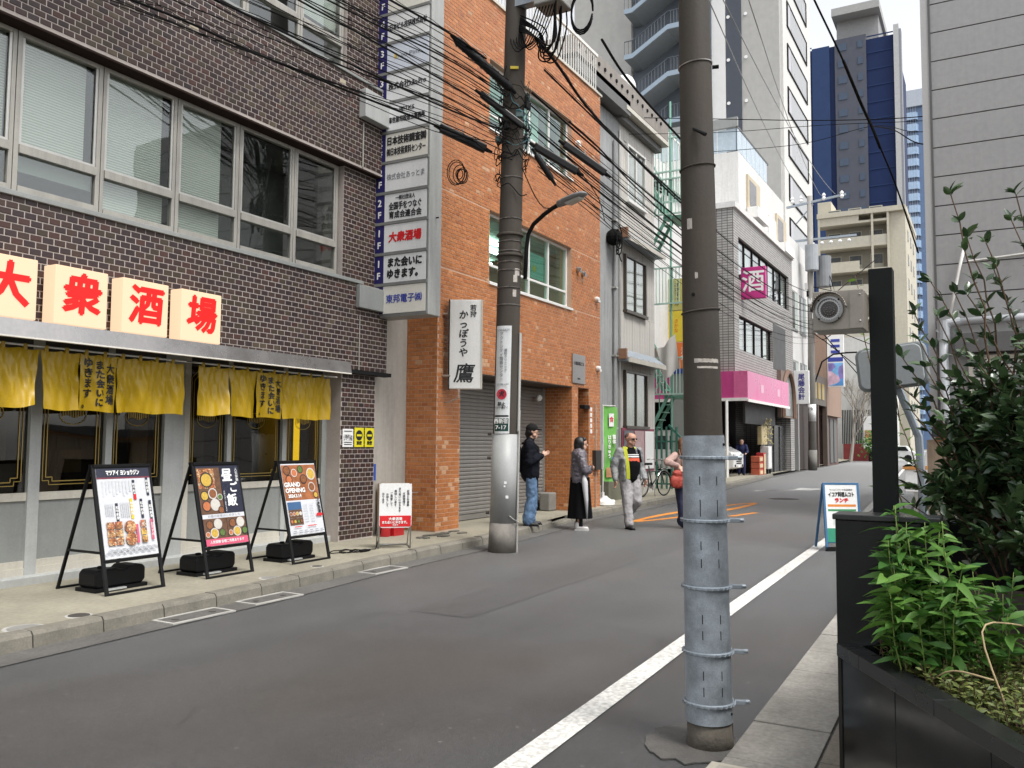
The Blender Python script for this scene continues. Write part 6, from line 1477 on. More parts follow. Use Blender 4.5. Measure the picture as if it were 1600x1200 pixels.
# ------------------------------------------------------------------ pale tower with outside stairs
tw = thing('pale_tower', 'tall pale grey tower with dark stripe and outside stairs', 'tower', (60, 14, 0))
pale = mat('tower_pale', (.40,.395,.375), .8, var=.04, scale=.15, streak=.05)
pale_l = mat('tower_front', (.62,.61,.58), .75, var=.05, scale=.3)
navy_w = mat('tower_navy', (.055,.065,.085), .6, var=.05, scale=.2)
MB().box(58.3, 69.2, 12.0, 18.0, 0, 60).build('wall', pale, tw)
MB().box(58.9, 69.25, 11.88, 12.0, 0, 60).build('front', pale_l, tw)
MB().box(58.22, 58.3, 14.55, 15.65, 0, 60).build('dark_stripe', navy_w, tw)
MB().box(58.1, 58.3, 15.66, 16.6, 0, 60).build('fin', mat('tower_white', (.70,.70,.69), .7, var=.03), tw)
MB().box(57.9, 66, 16.6, 27, 0, 60).build('stair_core', mat('stair_core_dark', (.10,.12,.145), .7, var=.08, scale=.3), tw)
MB().box(57.5, 58.0, 22.4, 27, 0, 60).build('end_wall', pale, tw)
dots = MB().lathe((0,0,0), [(.12, 0), (.12, .05)], 10, (-1,0,0)).mesh('wall_lamp', white_s)
for k in range(9):
    z = 19 + k*3.1
    for y, x in ((15.45, 58.2), (14.25, 58.28)): link_at('wall_lamp', dots, Matrix.Translation((x, y, z)), tw)
for k in range(14):
    z = 12.2 + k*3.1; y = 11.86
    f = MB(); f.box(60.2, 67.6, y-.05, y+.02, z, z+.12); f.box(60.2, 67.6, y-.05, y+.02, z+1.75, z+1.87); f.box(60.2, 60.45, y-.05, y+.02, z+.12, z+1.75); f.box(67.35, 67.6, y-.05, y+.02, z+.12, z+1.75)
    fo = f.build('window', blk_m, tw)
    MB().box(60.5, 67.3, y-.02, y-.012, z+.12, z+1.75).build('pane', mat('tower_pane', (.33,.335,.335), .3, var=.1, scale=.5), fo)
    MB().box(60.46, 61.3, y-.03, y-.021, z+.12, z+1.75).build('louvre', mat('tower_louvre', (.48,.47,.50), .5), fo)
# stairs: zigzag flights with pale edges, seen from below
edge = mat('stair_edge_blue', (.28,.35,.42), .6, var=.05); under = mat('stair_soffit', (.20,.22,.23), .8, var=.08, scale=.4); rail_d = mat('stair_rail_dark', (.07,.08,.10), .5)
for k in range(12):
    z = 12.0 + k*3.35; xs0, xs1 = 55.6, 57.9
    ya, yb = 17.0, 22.2
    ym0, ym1 = 19.0, 21.6
    # upper landing (right), flight, lower landing (left)
    pts = [(ya, z+1.5), (ym0, z+1.5), (ym1, z), (yb, z)]
    for (y0, z0_), (y1, z1_) in zip(pts, pts[1:]):
        MB().prism([(xs0, y0, z0_), (xs0, y1, z1_), (xs0, y1, z1_+.34), (xs0, y0, z0_+.34)], (.08, 0, 0)).build('stair_edge', edge, tw)
        b = MB(); b.add([(xs0+.08, y0, z0_), (xs0+.08, y1, z1_), (xs1, y1, z1_), (xs1, y0, z0_), (xs0+.08, y0, z0_+.2), (xs0+.08, y1, z1_+.2), (xs1, y1, z1_+.2), (xs1, y0, z0_+.2)], [(0,1,2,3), (7,6,5,4), (0,4,5,1), (3,2,6,7)])
        b.build('stair_slab', under, tw)
        b = MB(); b.bar((xs0+.05, y0, z0_+1.3), (xs0+.05, y1, z1_+1.3), .05)
        n = max(2, int(abs(y1-y0)/.22))
        for q in range(n+1):
            t_ = q/n; b.bar((xs0+.05, y0+(y1-y0)*t_, z0_+(z1_-z0_)*t_+.3), (xs0+.05, y0+(y1-y0)*t_, z0_+(z1_-z0_)*t_+1.3), .035)
        b.build('stair_rail', rail_d, tw, kind='stuff')
    MB().ball((57.7, 18.6, z+.6), .14).build('stair_lamp', white_s, tw)
# ------------------------------------------------------------------ cream apartment block
ap = thing('apartment_block', 'cream apartment block with balconies in front of the navy tower', 'apartment block', (115, 13, 0))
crm = mat('apartment_cream', (.50,.465,.375), .8, var=.06, scale=.2, streak=.1)
crm_d = mat('apartment_recess', (.27,.25,.205), .8, var=.08)
MB().box(111.5, 126, 8.9, 17.6, 0, 29.3).build('wall', crm_d, ap)
MB().box(110.0, 126, 8.4, 10.2, 0, 29.6).build('end_bay', crm, ap)
for k in range(10):
    z = 2.0 + k*2.95
    MB().box(109.6, 111.6, 10.2, 18.2, z-.25, z+.02).build('balcony_slab', crm, ap)
    MB().box(109.6, 109.75, 13.5 if k % 2 else 10.2, 18.2, z+.02, z+1.05).build('balcony_wall', crm if k % 2 else mat('apartment_pale', (.46,.435,.36), .8), ap)
    for y in (11.0, 13.4, 15.8):
        f = MB().box(111.44, 111.5, y, y+1.5, z+.1, z+2.1).build('window', mat('apt_frame', (.42,.40,.33), .6), ap)
        MB().box(111.40, 111.44, y+.1, y+1.4, z+.9, z+2.0).build('pane', mat('apt_pane', (.10,.105,.11), .25), f)
    for x in (112.5, 116.5, 120.5):
        f = MB().box(x, x+1.2, 8.34, 8.4, z+.6, z+1.9).build('window', mat('apt_frame', (.42,.40,.33), .6), ap)
        MB().box(x+.1, x+1.1, 8.31, 8.34, z+.7, z+1.8).build('pane', mat('apt_pane', (.10,.105,.11), .25), f)
for y in (10.25, 12.0, 18.1): MB().box(109.5, 109.7, y-.12, y+.12, 0, 29.9).build('pier', crm, ap)
MB().box(109.4, 126.2, 8.3, 18.3, 29.3, 29.9).build('parapet', crm, ap); MB().box(112, 116, 17.0, 18.6, 29.9, 32.0).build('roof_hut', crm, ap)
# ------------------------------------------------------------------ navy tower
nt = thing('navy_tower', 'very tall navy blue tower with a grey centre strip', 'tower', (190, 22, 0))
nv = mat('navy_cladding', (.008,.020,.075), .6, spec=.2, var=.10, scale=.05); nv2 = mat('navy_light', (.025,.05,.13), .6, spec=.2, var=.1, scale=.05)
gy = mat('tower_grey', (.085,.092,.115), .7, spec=.2, var=.05, scale=.05); gyl = mat('tower_mullion', (.42,.42,.42), .5)
MB().box(170, 196, 14.2, 34, 0, 78).build('wall', nv, nt)
MB().box(169.6, 170, 19.0, 24.6, 0, 79).build('centre_strip', gy, nt)
MB().box(169.7, 170, 25.6, 28.8, 0, 78.2).build('light_strip', nv2, nt)
MB().box(169.2, 174, 13.3, 14.2, 0, 79.5).build('corner_fin', gyl, nt); MB().box(169.2, 171, 12.9, 13.3, 0, 78.5).build('corner_fin', mat('fin_dark', (.22,.23,.25), .5), nt)
MB().box(172, 192, 17.0, 24.5, 78, 83.5).build('roof_hut', mat('roof_hut_grey', (.27,.27,.27), .6), nt); MB().box(169, 193, 16.5, 25.0, 83.5, 85).build('roof_slab', mat('roof_slab', (.34,.34,.33), .6), nt)
for k in range(24):
    z = 3 + k*3.2
    for y in (19.6, 22.4):
        MB().box(169.5, 169.6, y, y+.9 if y < 20 else y+1.6, z, z+1.4).build('pane', mat('navy_pane', (.06,.085,.13), .5, spec=.3), nt)
for k in range(25):
    z = 1.6 + k*3.2
    for y0, y1 in ((14.3, 18.95), (28.85, 33.9)): MB().box(169.9, 170, y0, y1, z, z+.22).build('floor_line', mat('navy_line', (.014,.032,.10), .6, spec=.2), nt)
# ------------------------------------------------------------------ pale blue glass tower
gt = thing('glass_tower', 'pale blue glass tower with banded floors at the right', 'tower', (350, 22, 0))
gb_ = mat('glass_band', (.36,.50,.68), .15, var=.15, scale=.08, metal=.2); gd = mat('spandrel_band', (.10,.16,.28), .3, var=.1, scale=.05)
MB().box(331, 360, 10, 36, 0, 122).build('core', gd, gt)
band = MB(); band.add([(330,21.5,0),(330,21.5,2.6),(330,36,0),(330,36,2.6),(360,9,0),(360,9,2.6)], [(0,1,3,2),(4,5,1,0)])
bmesh_ = band.mesh('floor_band', gb_)
for k in range(27): link_at('floor_band', bmesh_, Matrix.Translation((-.5, -.6, 8 + k*4.2)), gt)
MB().box(329.8, 361, 9, 36.2, 122, 128).build('crown', mat('crown_grey', (.40,.44,.50), .5), gt)
mu = MB()
for k in range(18): mu.box(329.3, 329.45, 21+k*.8, 21.08+k*.8, 5, 122)
mu.build('mullion', gyl, gt, kind='stuff')
# ------------------------------------------------------------------ far pole
fp = thing('utility_pole', 'slim far pole with crossarm and transformer before the white building', 'pole', (53.1, 9.35, 0), 'utility poles')
fpc = mat('far_pole_concrete', (.30,.285,.26), .85, var=.12, scale=2, streak=.2)
MB().tube([(53.1, 9.35, 0), (52.1, 9.1, 16.2)], [.24, .15], 16).build('shaft', fpc, fp, smooth=True)
MB().tube([(53.05, 9.34, .05), (53.03, 9.33, 1.2)], .262, 16).build('foot_sheet', mat('far_sheet', (.20,.19,.175), .8, var=.2), fp, smooth=True)
b = MB(); b.bar((51.9, 10.4, 15.6), (52.3, 7.1, 16.1), .12); b.bar((52.1, 9.9, 14.6), (52.1, 8.9, 15.7), .06); b.build('crossarm', galv_b, fp)
for y in (10.1, 9.6, 8.3, 7.3): MB().lathe((52.1, y, 15.85), [(.06, 0), (.12, .1), (.07, .2), (.12, .3), (.04, .42)], 10).build('insulator', white_s, fp)
b = MB(); b.bar((52.2, 10.0, 13.6), (52.6, 6.6, 13.7), .12); b.build('crossarm', galv_b, fp)
for k in range(5): MB().lathe((52.4, 9.0-k*.5, 13.3), [(.08, 0), (.12, .08), (.08, .16)], 8).build('insulator', white_s, fp)
MB().cyl((51.9, 9.0, 11.7), (51.9, 9.0, 13.2), .38, n=16).build('transformer', mat('transformer_pale', (.32,.34,.36), .5), fp); MB().cyl((52.6, 8.45, 10.8), (52.6, 8.45, 12.6), .42, n=16).build('transformer', mat('transformer_dark', (.20,.21,.22), .5), fp)
for k in range(7): MB().box(52.3, 52.6, 8.7+.1*k, 8.9+.1*k, 8.0+k*.45, 8.35+k*.45).build('junction', blk_p if k % 2 else white_s, fp)
for k in range(8): MB().tube([(52.4, 9.0, 8+k*.4), (52.2, 8.5-.1*k, 7.6+k*.4), (52.4, 8.1, 7.9+k*.5)], .03, 5).build('lead', rubber, fp)
MB().tube([(52.92, 9.305, 2.9), (52.86, 9.29, 3.9)], .232, 16).build('poster', white_s, fp, smooth=True); text('PR', plane_x(52.64, 9.32, 3.6), .28, ink, fp)
MB().tube([(52.9, 9.1, 5.2), (52.95, 8.7, 6.4), (53.2, 8.1, 6.85), (53.6, 7.4, 6.95)], .05, 6).build('lamp_arm', blk_m, fp)
MB().bar((53.6, 7.5, 6.95), (53.9, 6.9, 6.98), .2, .08).build('lamp_head', blk_m, fp)
# ------------------------------------------------------------------ brown corner building and shopfront beyond the far pole
br = thing('brown_building', 'taupe brown corner building with dark shop openings past the far pole', 'building', (63, 10.4, 0))
tau = mat('taupe_wall', (.30,.205,.155), .8, var=.08, scale=.5, streak=.1)
MB().box(57, 64.0, 10.25, 20, 4.2, 6.2).build('shop_fascia', mat('dark_fascia', (.10,.085,.07), .6, var=.15), br)
MB().box(57, 64.0, 10.9, 11, 0, 4.2).build('shop_dark', dark_in, br)
for x in (57.0, 60.2, 63.7): MB().box(x, x+.3, 10.2, 10.5, 0, 4.2).build('pier', mat('pier_brown', (.10,.07,.055), .7), br)
for k in range(4): MB().box(57.6+k*1.5, 58.5+k*1.5, 10.22, 10.25, 4.6, 5.7).build('gilt_letter', gold, br)
MB().box(64.0, 70.5, 10.2, 20, 3.6, 11.0).build('wall', tau, br)
MB().box(64.0, 70.5, 10.5, 20, 0, 3.6).build('lower_wall', mat('brown_lower', (.14,.085,.075), .7, var=.1), br)
for x in (64.3, 66.5, 68.2): MB().box(x, x+1.2, 10.42, 10.5, .2, 3.4).build('door', mat('teal_door', (.10,.22,.19), .4) if x < 65 else dk, br)
MB().box(68.6, 69.2, 10.15, 10.2, 6.5, 8.6).build('window', blk_m, br)
t = thing('banner_sign', 'white and blue vertical photo sign on the taupe building', 'sign', (64.2, 9.6, 5.8))
MB().box(64.0, 64.25, 9.05, 10.15, 5.6, 9.3).build('box', white_s, t); MB().box(63.98, 64.0, 9.1, 10.1, 5.7, 7.3).build('photo', food('banner_photo', [(.10,.30,.65),(.20,.45,.75),(.6,.4,.5),(.25,.2,.5)], 1.2), t); MB().box(63.98, 64.0, 9.1, 10.1, 7.4, 7.7).build('band', ink_b, t)
for k in range(3): MB().box(63.98, 64.0, 9.3, 9.9, 8.0+k*.4, 8.2+k*.4).build('text_line', ink_b, t)
# far white houses closing the street
fh = thing('far_white_house', 'pale plain house closing the far end of the street', 'house', (100, 13, 0))
MB().box(94, 106, 9.2, 17, 0, 12.6).build('wall', mat('far_white', (.60,.595,.57), .8, var=.06, scale=.15, streak=.12), fh)
MB().box(90, 94, 8.6, 10.9, 0, 8.6).build('wing', mat('far_grey', (.46,.45,.41), .8, var=.06), fh)
MB().box(89.9, 90, 9.2, 10.4, 5.6, 7.6).build('window', dk, fh); MB().box(89.8, 90, 8.5, 10.9, 4.0, 4.4).build('ledge', wht_w, fh)
KF = .80
def fbox(x0, x1, y0, y1, z0, z1): return MB().box(x0*KF, x0*KF + (x1-x0), y0*KF, y1*KF, z0*KF, z1*KF)
fw = thing('far_fence', 'dark slatted fence with red panel at the end of the street', 'fence', (86.4, 10, 0))
fbox(108, 108.2, 11.4, 15.5, 0, 2.0).build('red_panel', mat('far_red', (.20,.03,.03), .7, var=.2), fw)
for k in range(22): fbox(108.0, 108.1, 11.5+k*.19, 11.6+k*.19, 2.0, 6.0).build('slat', blk_m, fw)
t = thing('far_billboard', 'small white poster stand with food picture at the street end', 'sign', (84.8, 9.8, 0))
fbox(106, 106.2, 11.7, 13.0, 1.5, 5.2).build('board', white_s, t); fbox(105.94, 105.96, 11.85, 12.85, 2.2, 3.6).build('photo', food2, t); fbox(106.05, 106.15, 12.2, 12.5, 0, 1.5).build('leg', blk_m, t)
t = thing('green_road_sign', 'green street sign board at the far end', 'sign', (84.8, 8.2, 0))
fbox(106, 106.15, 9.6, 11.2, 3.2, 6.0).build('board', mat('sign_green', (.02,.22,.13), .5), t); vtext('新宿駅', plane_x(84.75, 8.3, 3.7), .6, ink_w, t, 0, line=.95); fbox(106.05, 106.12, 10.3, 10.4, 0, 3.2).build('leg', steel, t)
ob2 = thing('unseen_opposite_building', 'plain grey office block on the viewer side of the street', 'building', (-9, -9, 0))  # added out of view: shades the near street, fills the window reflections
MB().box(-24, -2.5, -16, -6.4, 0, 14).build('wall', mat('opposite_wall', (.50,.50,.48), .8, var=.06, scale=.4, streak=.1), ob2)
for k in range(3):
    for j in range(7):
        w_ = MB().box(-23.4+j*2.7, -21.3+j*2.7, -6.4, -6.36, 4.4+k*3.1, 6.0+k*3.1).build('window', alu, ob2)
        MB().box(-23.3+j*2.7, -21.4+j*2.7, -6.36, -6.35, 4.5+k*3.1, 5.9+k*3.1).build('pane', mat('opposite_pane', (.08,.09,.09), .15), w_)
# ------------------------------------------------------------------ white van nosing out of the car port, bicycle, banner
vn = thing('parked_van', 'white van parked nose to the street under the pink fascia', 'van', (37.6, 11.9, .12))
van_w = mat('van_white', (.72,.72,.71), .25, var=.03, coat=.5); van_g = mat('van_glass', (.015,.017,.018), .08, var=0)
T = TR(37.6, 11.95, .12, R(-90))          # local x forward (towards the street), y left
prof = [(-2.2,.35),(-2.25,.9),(-2.2,1.75),(-2.05,2.0),(.9,2.02),(1.15,1.95),(1.75,1.25),(2.15,1.05),(2.25,.75),(2.25,.38),(1.9,.3),(-1.9,.3)]
MB(T).prism([(x, -.83, z) for x, z in prof], (0, 1.66, 0)).build('body', van_w, vn, bevel=.05)
for s in (-1, 1):
    y = .835*s
    MB(T).prism([(-1.9, y, 1.15), (-.7, y, 1.15), (-.7, y, 1.75), (-1.9, y, 1.75)], (0, .006*s, 0)).build('side_window', van_g, vn)
    MB(T).prism([(-.6, y, 1.15), (.35, y, 1.15), (.35, y, 1.75), (-.6, y, 1.75)], (0, .006*s, 0)).build('side_window', van_g, vn)
    MB(T).prism([(.45, y, 1.15), (1.55, y, 1.15), (1.1, y, 1.75), (.45, y, 1.75)], (0, .006*s, 0)).build('side_window', van_g, vn)
    for x in (-1.4, 1.45):
        w = MB(T).cyl((x, .72*s, .31), (x, .86*s, .31), .31, n=24).build('wheel', blk_m, vn); MB(T).cyl((x, .861*s, .31), (x, .868*s, .31), .19, n=20).build('hub', alu, w)
    MB(T).box(2.0, 2.26, .50*s if s > 0 else -.78, .78 if s > 0 else -.50, .78, .98).build('headlight', mat('headlight', (.55,.56,.56), .1), vn, bevel=.02)
    MB(T).box(1.35, 1.5, .84*s if s > 0 else -1.02, 1.02 if s > 0 else -.84, 1.2, 1.4).build('mirror', van_w, vn, bevel=.02)
MB(T).prism([(1.22, -.74, 1.88), (1.74, -.74, 1.29), (1.74, .74, 1.29), (1.22, .74, 1.88)], (.012, 0, .012)).build('windscreen', van_g, vn)
for k in range(3): MB(T).box(2.252, 2.262, -.42, .42, .55+k*.09, .60+k*.09).build('grille_slot', blk_m, vn)
MB(T).box(2.255, 2.268, -.17, .17, .40, .50).build('number_plate', white_s, vn)
MB(T).box(2.252, 2.26, -.70, -.50, .42, .52).build('fog_lamp', blk_m, vn); MB(T).box(2.252, 2.26, .50, .70, .42, .52).build('fog_lamp', blk_m, vn)

bk_ = thing('bicycle', 'black bicycle with a basket parked behind the walking man', 'bicycle', (22.0, 7.95, .12))
T = TR(22.0, 7.98, .12, math.atan2(-.25, 1.0))
b_fr = mat('bike_frame', (.03,.035,.035), .35, var=.05)
for x in (-.53, .53):
    w = MB(T); w.tube([(x+.32*math.cos(a*.2618), 0, .335+.32*math.sin(a*.2618)) for a in range(24)], .017, 6, closed=True); wo = w.build('wheel', blk_m, bk_, smooth=True)
    r_ = MB(T); r_.tube([(x+.298*math.cos(a*.2618), 0, .335+.298*math.sin(a*.2618)) for a in range(24)], .008, 5, closed=True)
    for k in range(14): a = k*.4488; r_.bar((x, .0, .335), (x+.30*math.cos(a), 0, .335+.30*math.sin(a)), .003)
    r_.build('rim', steel, wo)
    g = MB(T); g.tube([(x+.36*math.cos(R(20+a*14)), 0, .335+.36*math.sin(R(20+a*14))) for a in range(11)], .018, 5); g.build('mudguard', steel, bk_)
f = MB(T)
bb = (-.05, 0, .30); seat = (-.20, 0, .82); hd = (.36, 0, .85); hd2 = (.40, 0, .68)
for a, c in ((bb, seat), (bb, hd2), ((-.16,0,.66), hd2), (bb, (-.53,0,.335)), ((-.17,0,.72), (-.53,0,.335)), (hd, (.41,0,.62)), ((.41,0,.62), (.53,0,.335))): f.tube([a, c], .017, 7)
f.build('frame', b_fr, bk_, smooth=True)
MB(T).prism([(-.34,-.09,.84),(-.34,.09,.84),(-.05,.03,.84),(-.05,-.03,.84)], (0,0,.06)).build('saddle', blk_m, bk_, bevel=.02)
MB(T).tube([(.16,-.29,.98),(.30,-.26,1.0),(.35,-.10,.97),(.35,.10,.97),(.30,.26,1.0),(.16,.29,.98)], .013, 7).build('handlebar', steel, bk_, smooth=True)
c = MB(T)
for k in range(5):
    z = .74+k*.06; s = .13+k*.008; c.tube([(.58-s,-s,z),(.58+s,-s,z),(.58+s,s,z),(.58-s,s,z)], .005, 4, closed=True)
for k in range(12):
    q = (k % 3-1)*.12; e = k//3
    p = [(.58+q,-.13),(.58+q,.13),(.45,q),(.71,q)][e]; c.bar((p[0], p[1], .72), (p[0], p[1], .99), .004)
c.build('basket', steel, bk_)
MB(T).lathe((-.05, .02, .30), [(.09, 0), (.09, .015)], 20, (0,1,0)).build('chainwheel', steel, bk_); MB(T).bar((-.05,.05,.30), (.08,.05,.18), .02).build('crank', steel, bk_)
MB(T).tube([(-.05,-.06,.29), (-.14,-.16,.02)], .01, 6).build('kick_stand', steel, bk_)

nb = thing('banner_flag', 'green vertical advertising flag on a white pole beside the orange building', 'banner', (18.2, 7.85, .12))
MB().tube([(18.15, 7.78, .3), (18.15, 7.78, 2.42)], .013, 8).build('pole', white_p, nb); MB().tube([(18.15, 7.78, 2.40), (18.50, 7.62, 2.40)], .010, 6).build('arm', white_p, nb)
gf = mat('flag_green', (.16,.44,.09), .7, var=.3, scale=2.2)
def flag(u, v): return (18.17+.36*u + .02*math.sin(v*5), 7.77-.16*u + .025*math.sin(u*4+v*7), 2.39 - 1.72*v - .02*u)
fl = MB().grid(flag, 8, 24).build('flag', gf, nb, smooth=True)
fm = Matrix.Translation((18.34, 7.66, 0)) @ Matrix.Rotation(math.atan2(-.16,.36), 4, 'Z') @ Matrix(((1,0,0,0),(0,0,-1,0),(0,1,0,0),(0,0,0,1)))
def onf(x, z): return fm @ Matrix.Translation((x, z, .0))
MB(fm).box(-.06, .09, 1.92, 2.22, -.001, .002).build('emblem_field', white_s, fl); text('食', onf(.015, 2.07), .14, ink_r, fl, .002)
vtext('はりきゅう', onf(-.05, 1.45), .13, ink_w, fl, .003, line=.82); vtext('整体', onf(.10, 1.62), .12, ink_w, fl, .003, line=.9)
MB(fm).box(-.15, .17, .76, .98, -.001, .002).build('photo', mat('flag_photo', (.45,.24,.12), .6, var=.3, scale=9), fl); MB(fm).box(.02, .17, 1.05, 1.22, -.001, .002).build('blue_figure', mat('flag_blue', (.05,.22,.5), .6), fl)
b = MB(); b.lathe((18.2, 7.76, .12), [(.22, 0), (.24, .03), (.22, .10), (.10, .17), (.05, .22)], 16); b.build('water_base', white_p, nb, auto=True)
MB().cyl((18.15, 7.78, .30), (18.15, 7.78, .42), .035, n=12).build('socket', white_p, nb); MB().cyl((18.36, 7.66, .20), (18.42, 7.62, .20), .05, n=10).build('filler_cap', white_p, nb)

# ------------------------------------------------------------------ people
def blob(name, prims, voxel, m, parent, T, smooth=3, disp=0, dscale=.15):
    """one continuous surface grown over tapered limbs (voxel remesh of their union)"""
    b = MB()
    for p in prims:
        if p[0] == 'c':
            _, a, c, r0, r1 = p[:5]; a, c = Vector(a), Vector(c); d = c - a; L = d.length; d.normalize()
            fl = p[5] if len(p) > 5 else None
            n = 14; ks = [(-r0*math.cos(t), r0*math.sin(t)) for t in [i*math.pi/2/4 for i in range(5)]] + [(L + r1*math.sin(t), r1*math.cos(t)) for t in [i*math.pi/2/4 for i in range(5)]]
            ax1 = d.orthogonal().normalized() if fl is None else (Vector(fl[0]) - d*Vector(fl[0]).dot(d)).normalized()
            ax2 = d.cross(ax1); s1, s2 = (1, 1) if fl is None else fl[1]
            vs = []; fs = []
            for (h, r) in ks:
                for j in range(n):
                    w = 2*math.pi*j/n; vs.append(a + d*h + ax1*math.cos(w)*max(r, 1e-4)*s1 + ax2*math.sin(w)*max(r, 1e-4)*s2)
            for i in range(len(ks)-1):
                for j in range(n): fs.append((i*n+j, i*n+(j+1) % n, (i+1)*n+(j+1) % n, (i+1)*n+j))
            fs += [tuple(range(n))[::-1], tuple((len(ks)-1)*n+j for j in range(n))]
            b.add(vs, fs)
        elif p[0] == 'e': b.ball(p[1], p[2], 16, 12)
        elif p[0] == 'p': b.prism(p[1], p[2])
    me = b.mesh(name, m, clean=True)
    o = bpy.data.objects.new(name, me); col.objects.link(o)
    rm_ = o.modifiers.new('remesh', 'REMESH'); rm_.mode = 'VOXEL'; rm_.voxel_size = voxel; rm_.use_smooth_shade = True
    if smooth: sm = o.modifiers.new('smooth', 'SMOOTH'); sm.iterations = smooth; sm.factor = .5
    if disp:
        tx_ = bpy.data.textures.get('folds_%.2f' % dscale) or bpy.data.textures.new('folds_%.2f' % dscale, 'CLOUDS'); tx_.noise_scale = dscale; tx_.noise_depth = 2
        dm = o.modifiers.new('folds', 'DISPLACE'); dm.texture = tx_; dm.strength = disp; dm.mid_level = .5
    dg = bpy.context.evaluated_depsgraph_get(); me2 = bpy.data.meshes.new_from_object(o.evaluated_get(dg))
    bpy.data.objects.remove(o); me2.name = name
    me2.transform(T); me2.materials.clear(); me2.materials.append(m)
    me2.polygons.foreach_set('use_smooth', [True]*len(me2.polygons))
    ob_ = bpy.data.objects.new(name, me2); col.objects.link(ob_); put(ob_, parent)
    return ob_
def lerp(a, c, t): return tuple(x + (y-x)*t for x, y in zip(a, c))
def hand_prims(w, d, up):
    """palm and five bent fingers; w wrist, d the way the hand points, up the thumb side"""
    w, d, up = Vector(w), Vector(d).normalized(), Vector(up); up = (up - d*up.dot(d)).normalized(); n = d.cross(up)
    P_ = [('c', w, w + d*.075, .026, .034, (up, (1.15, .55)))]
    for k, L in enumerate((.070, .080, .074, .058)):
        o = w + d*.085 + up*(.028 - .019*k); m_ = o + d*L*.5 + n*.008; P_ += [('c', o, m_, .0095, .009), ('c', m_, m_ + (d*.7 + n*.7).normalized()*L*.5, .009, .0075)]
    o = w + d*.03 + up*.03; m_ = o + (d + up).normalized()*.035; P_ += [('c', o, m_, .011, .010), ('c', m_, m_ + d*.032 + n*.008, .010, .008)]
    return P_
def head_prims(c, f, s=1.0):
    """skull, jaw, nose, ears, neck base; f is the way the face looks (unit, horizontal)"""
    c, f = Vector(c), Vector(f).normalized(); l = Vector((-f.y, f.x, 0)); z = Vector((0,0,1))
    P_ = [('c', c - f*.022 + z*.035, c + f*.022 + z*.03, .088*s, .086*s), ('c', c + f*.025 - z*.02, c + f*.052 - z*.078, .068*s, .040*s), ('c', c + f*.098 + z*.005, c + f*.112 - z*.028, .011, .017),
          ('c', c + f*.02 - z*.05 + l*.045, c + f*.03 - z*.05 - l*.045, .035*s, .035*s), ('c', c + f*.088 - z*.062 + l*.014, c + f*.088 - z*.062 - l*.014, .012, .012)]
    for q in (1, -1): P_.append(('c', c + l*q*.082*s - z*.012 - f*.008, c + l*q*.086*s + z*.018 - f*.014, .012, .017, (f, (1.2, .5))))
    return P_
def face_parts(pr, c, f, T, glasses=False):
    c, f = Vector(c), Vector(f).normalized(); l = Vector((-f.y, f.x, 0)); z = Vector((0,0,1))
    for q in (1, -1):
        if not glasses: MB(T).ball(c + f*.086 + l*q*.031 + z*.006, .011).build('eye', mat('eye_dark', (.03,.02,.015), .2), pr)
        MB(T).bar(c + f*.092 + l*q*.016 + z*.026, c + f*.084 + l*q*.046 + z*.025, .006, .007).build('eyebrow', mat('brow', (.03,.02,.015), .8), pr)
    MB(T).bar(c + f*.099 - z*.062 + l*.02, c + f*.099 - z*.062 - l*.02, .006, .008).build('mouth', mat('lips', (.40,.16,.13), .5), pr)
def person(label, loc, yaw, cat='person'):
    t = thing('person', label, cat, loc); return t, TR(*loc, yaw)
denim = mat('blue_denim', (.095,.165,.275), .85, var=.28, scale=7, bump=.3, bscale=160)
navy_j = mat('dark_navy_jacket', (.007,.008,.013), .85, spec=.15, var=.2, scale=6)
hair_k = mat('black_hair', (.010,.009,.009), .45, var=.2, scale=20)
hair_b = mat('brown_hair', (.13,.065,.035), .5, var=.25, scale=25)
shoe_k = mat('black_shoe', (.02,.019,.018), .5, var=.15); shoe_w = mat('white_shoe', (.62,.60,.57), .6, var=.08)
def legs(hipz, lk, rk, la_, ra_, hw=.09, r=(.085, .062, .05)):
    P_ = []
    for (k, a, s) in ((lk, la_, 1), (rk, ra_, -1)): h = (0, hw*s, hipz); P_ += [('c', h, k, r[0], r[1]), ('c', k, a, r[1], r[2])]
    return P_
def shoe(parent, T, heel, toe, m, h=.045):
    heel, toe = Vector(heel), Vector(toe)
    o = blob('shoe', [('c', heel + Vector((0,0,h)), toe + Vector((0,0,h*.75)), .042, .036, ((0,0,1), (.85, 1.05))), ('c', heel + Vector((0,0,h)), heel + Vector((0,0,h+.055)), .043, .045)], .01, m, parent, T)
    d = (toe-heel).normalized(); s = Vector((-d.y, d.x, 0)).normalized()*.043 if abs(d.z) < .95 else Vector((0,.043,0))
    MB(T).prism([heel-d*.045-s*.8+Vector((0,0,.002)), heel-d*.045+s*.8+Vector((0,0,.002)), toe+d*.035+s*.75+Vector((0,0,.002)), toe+d*.04-s*.75+Vector((0,0,.002))], (0,0,.02)).build('sole', shoe_w if m is shoe_w else blk_m, o)
    return o

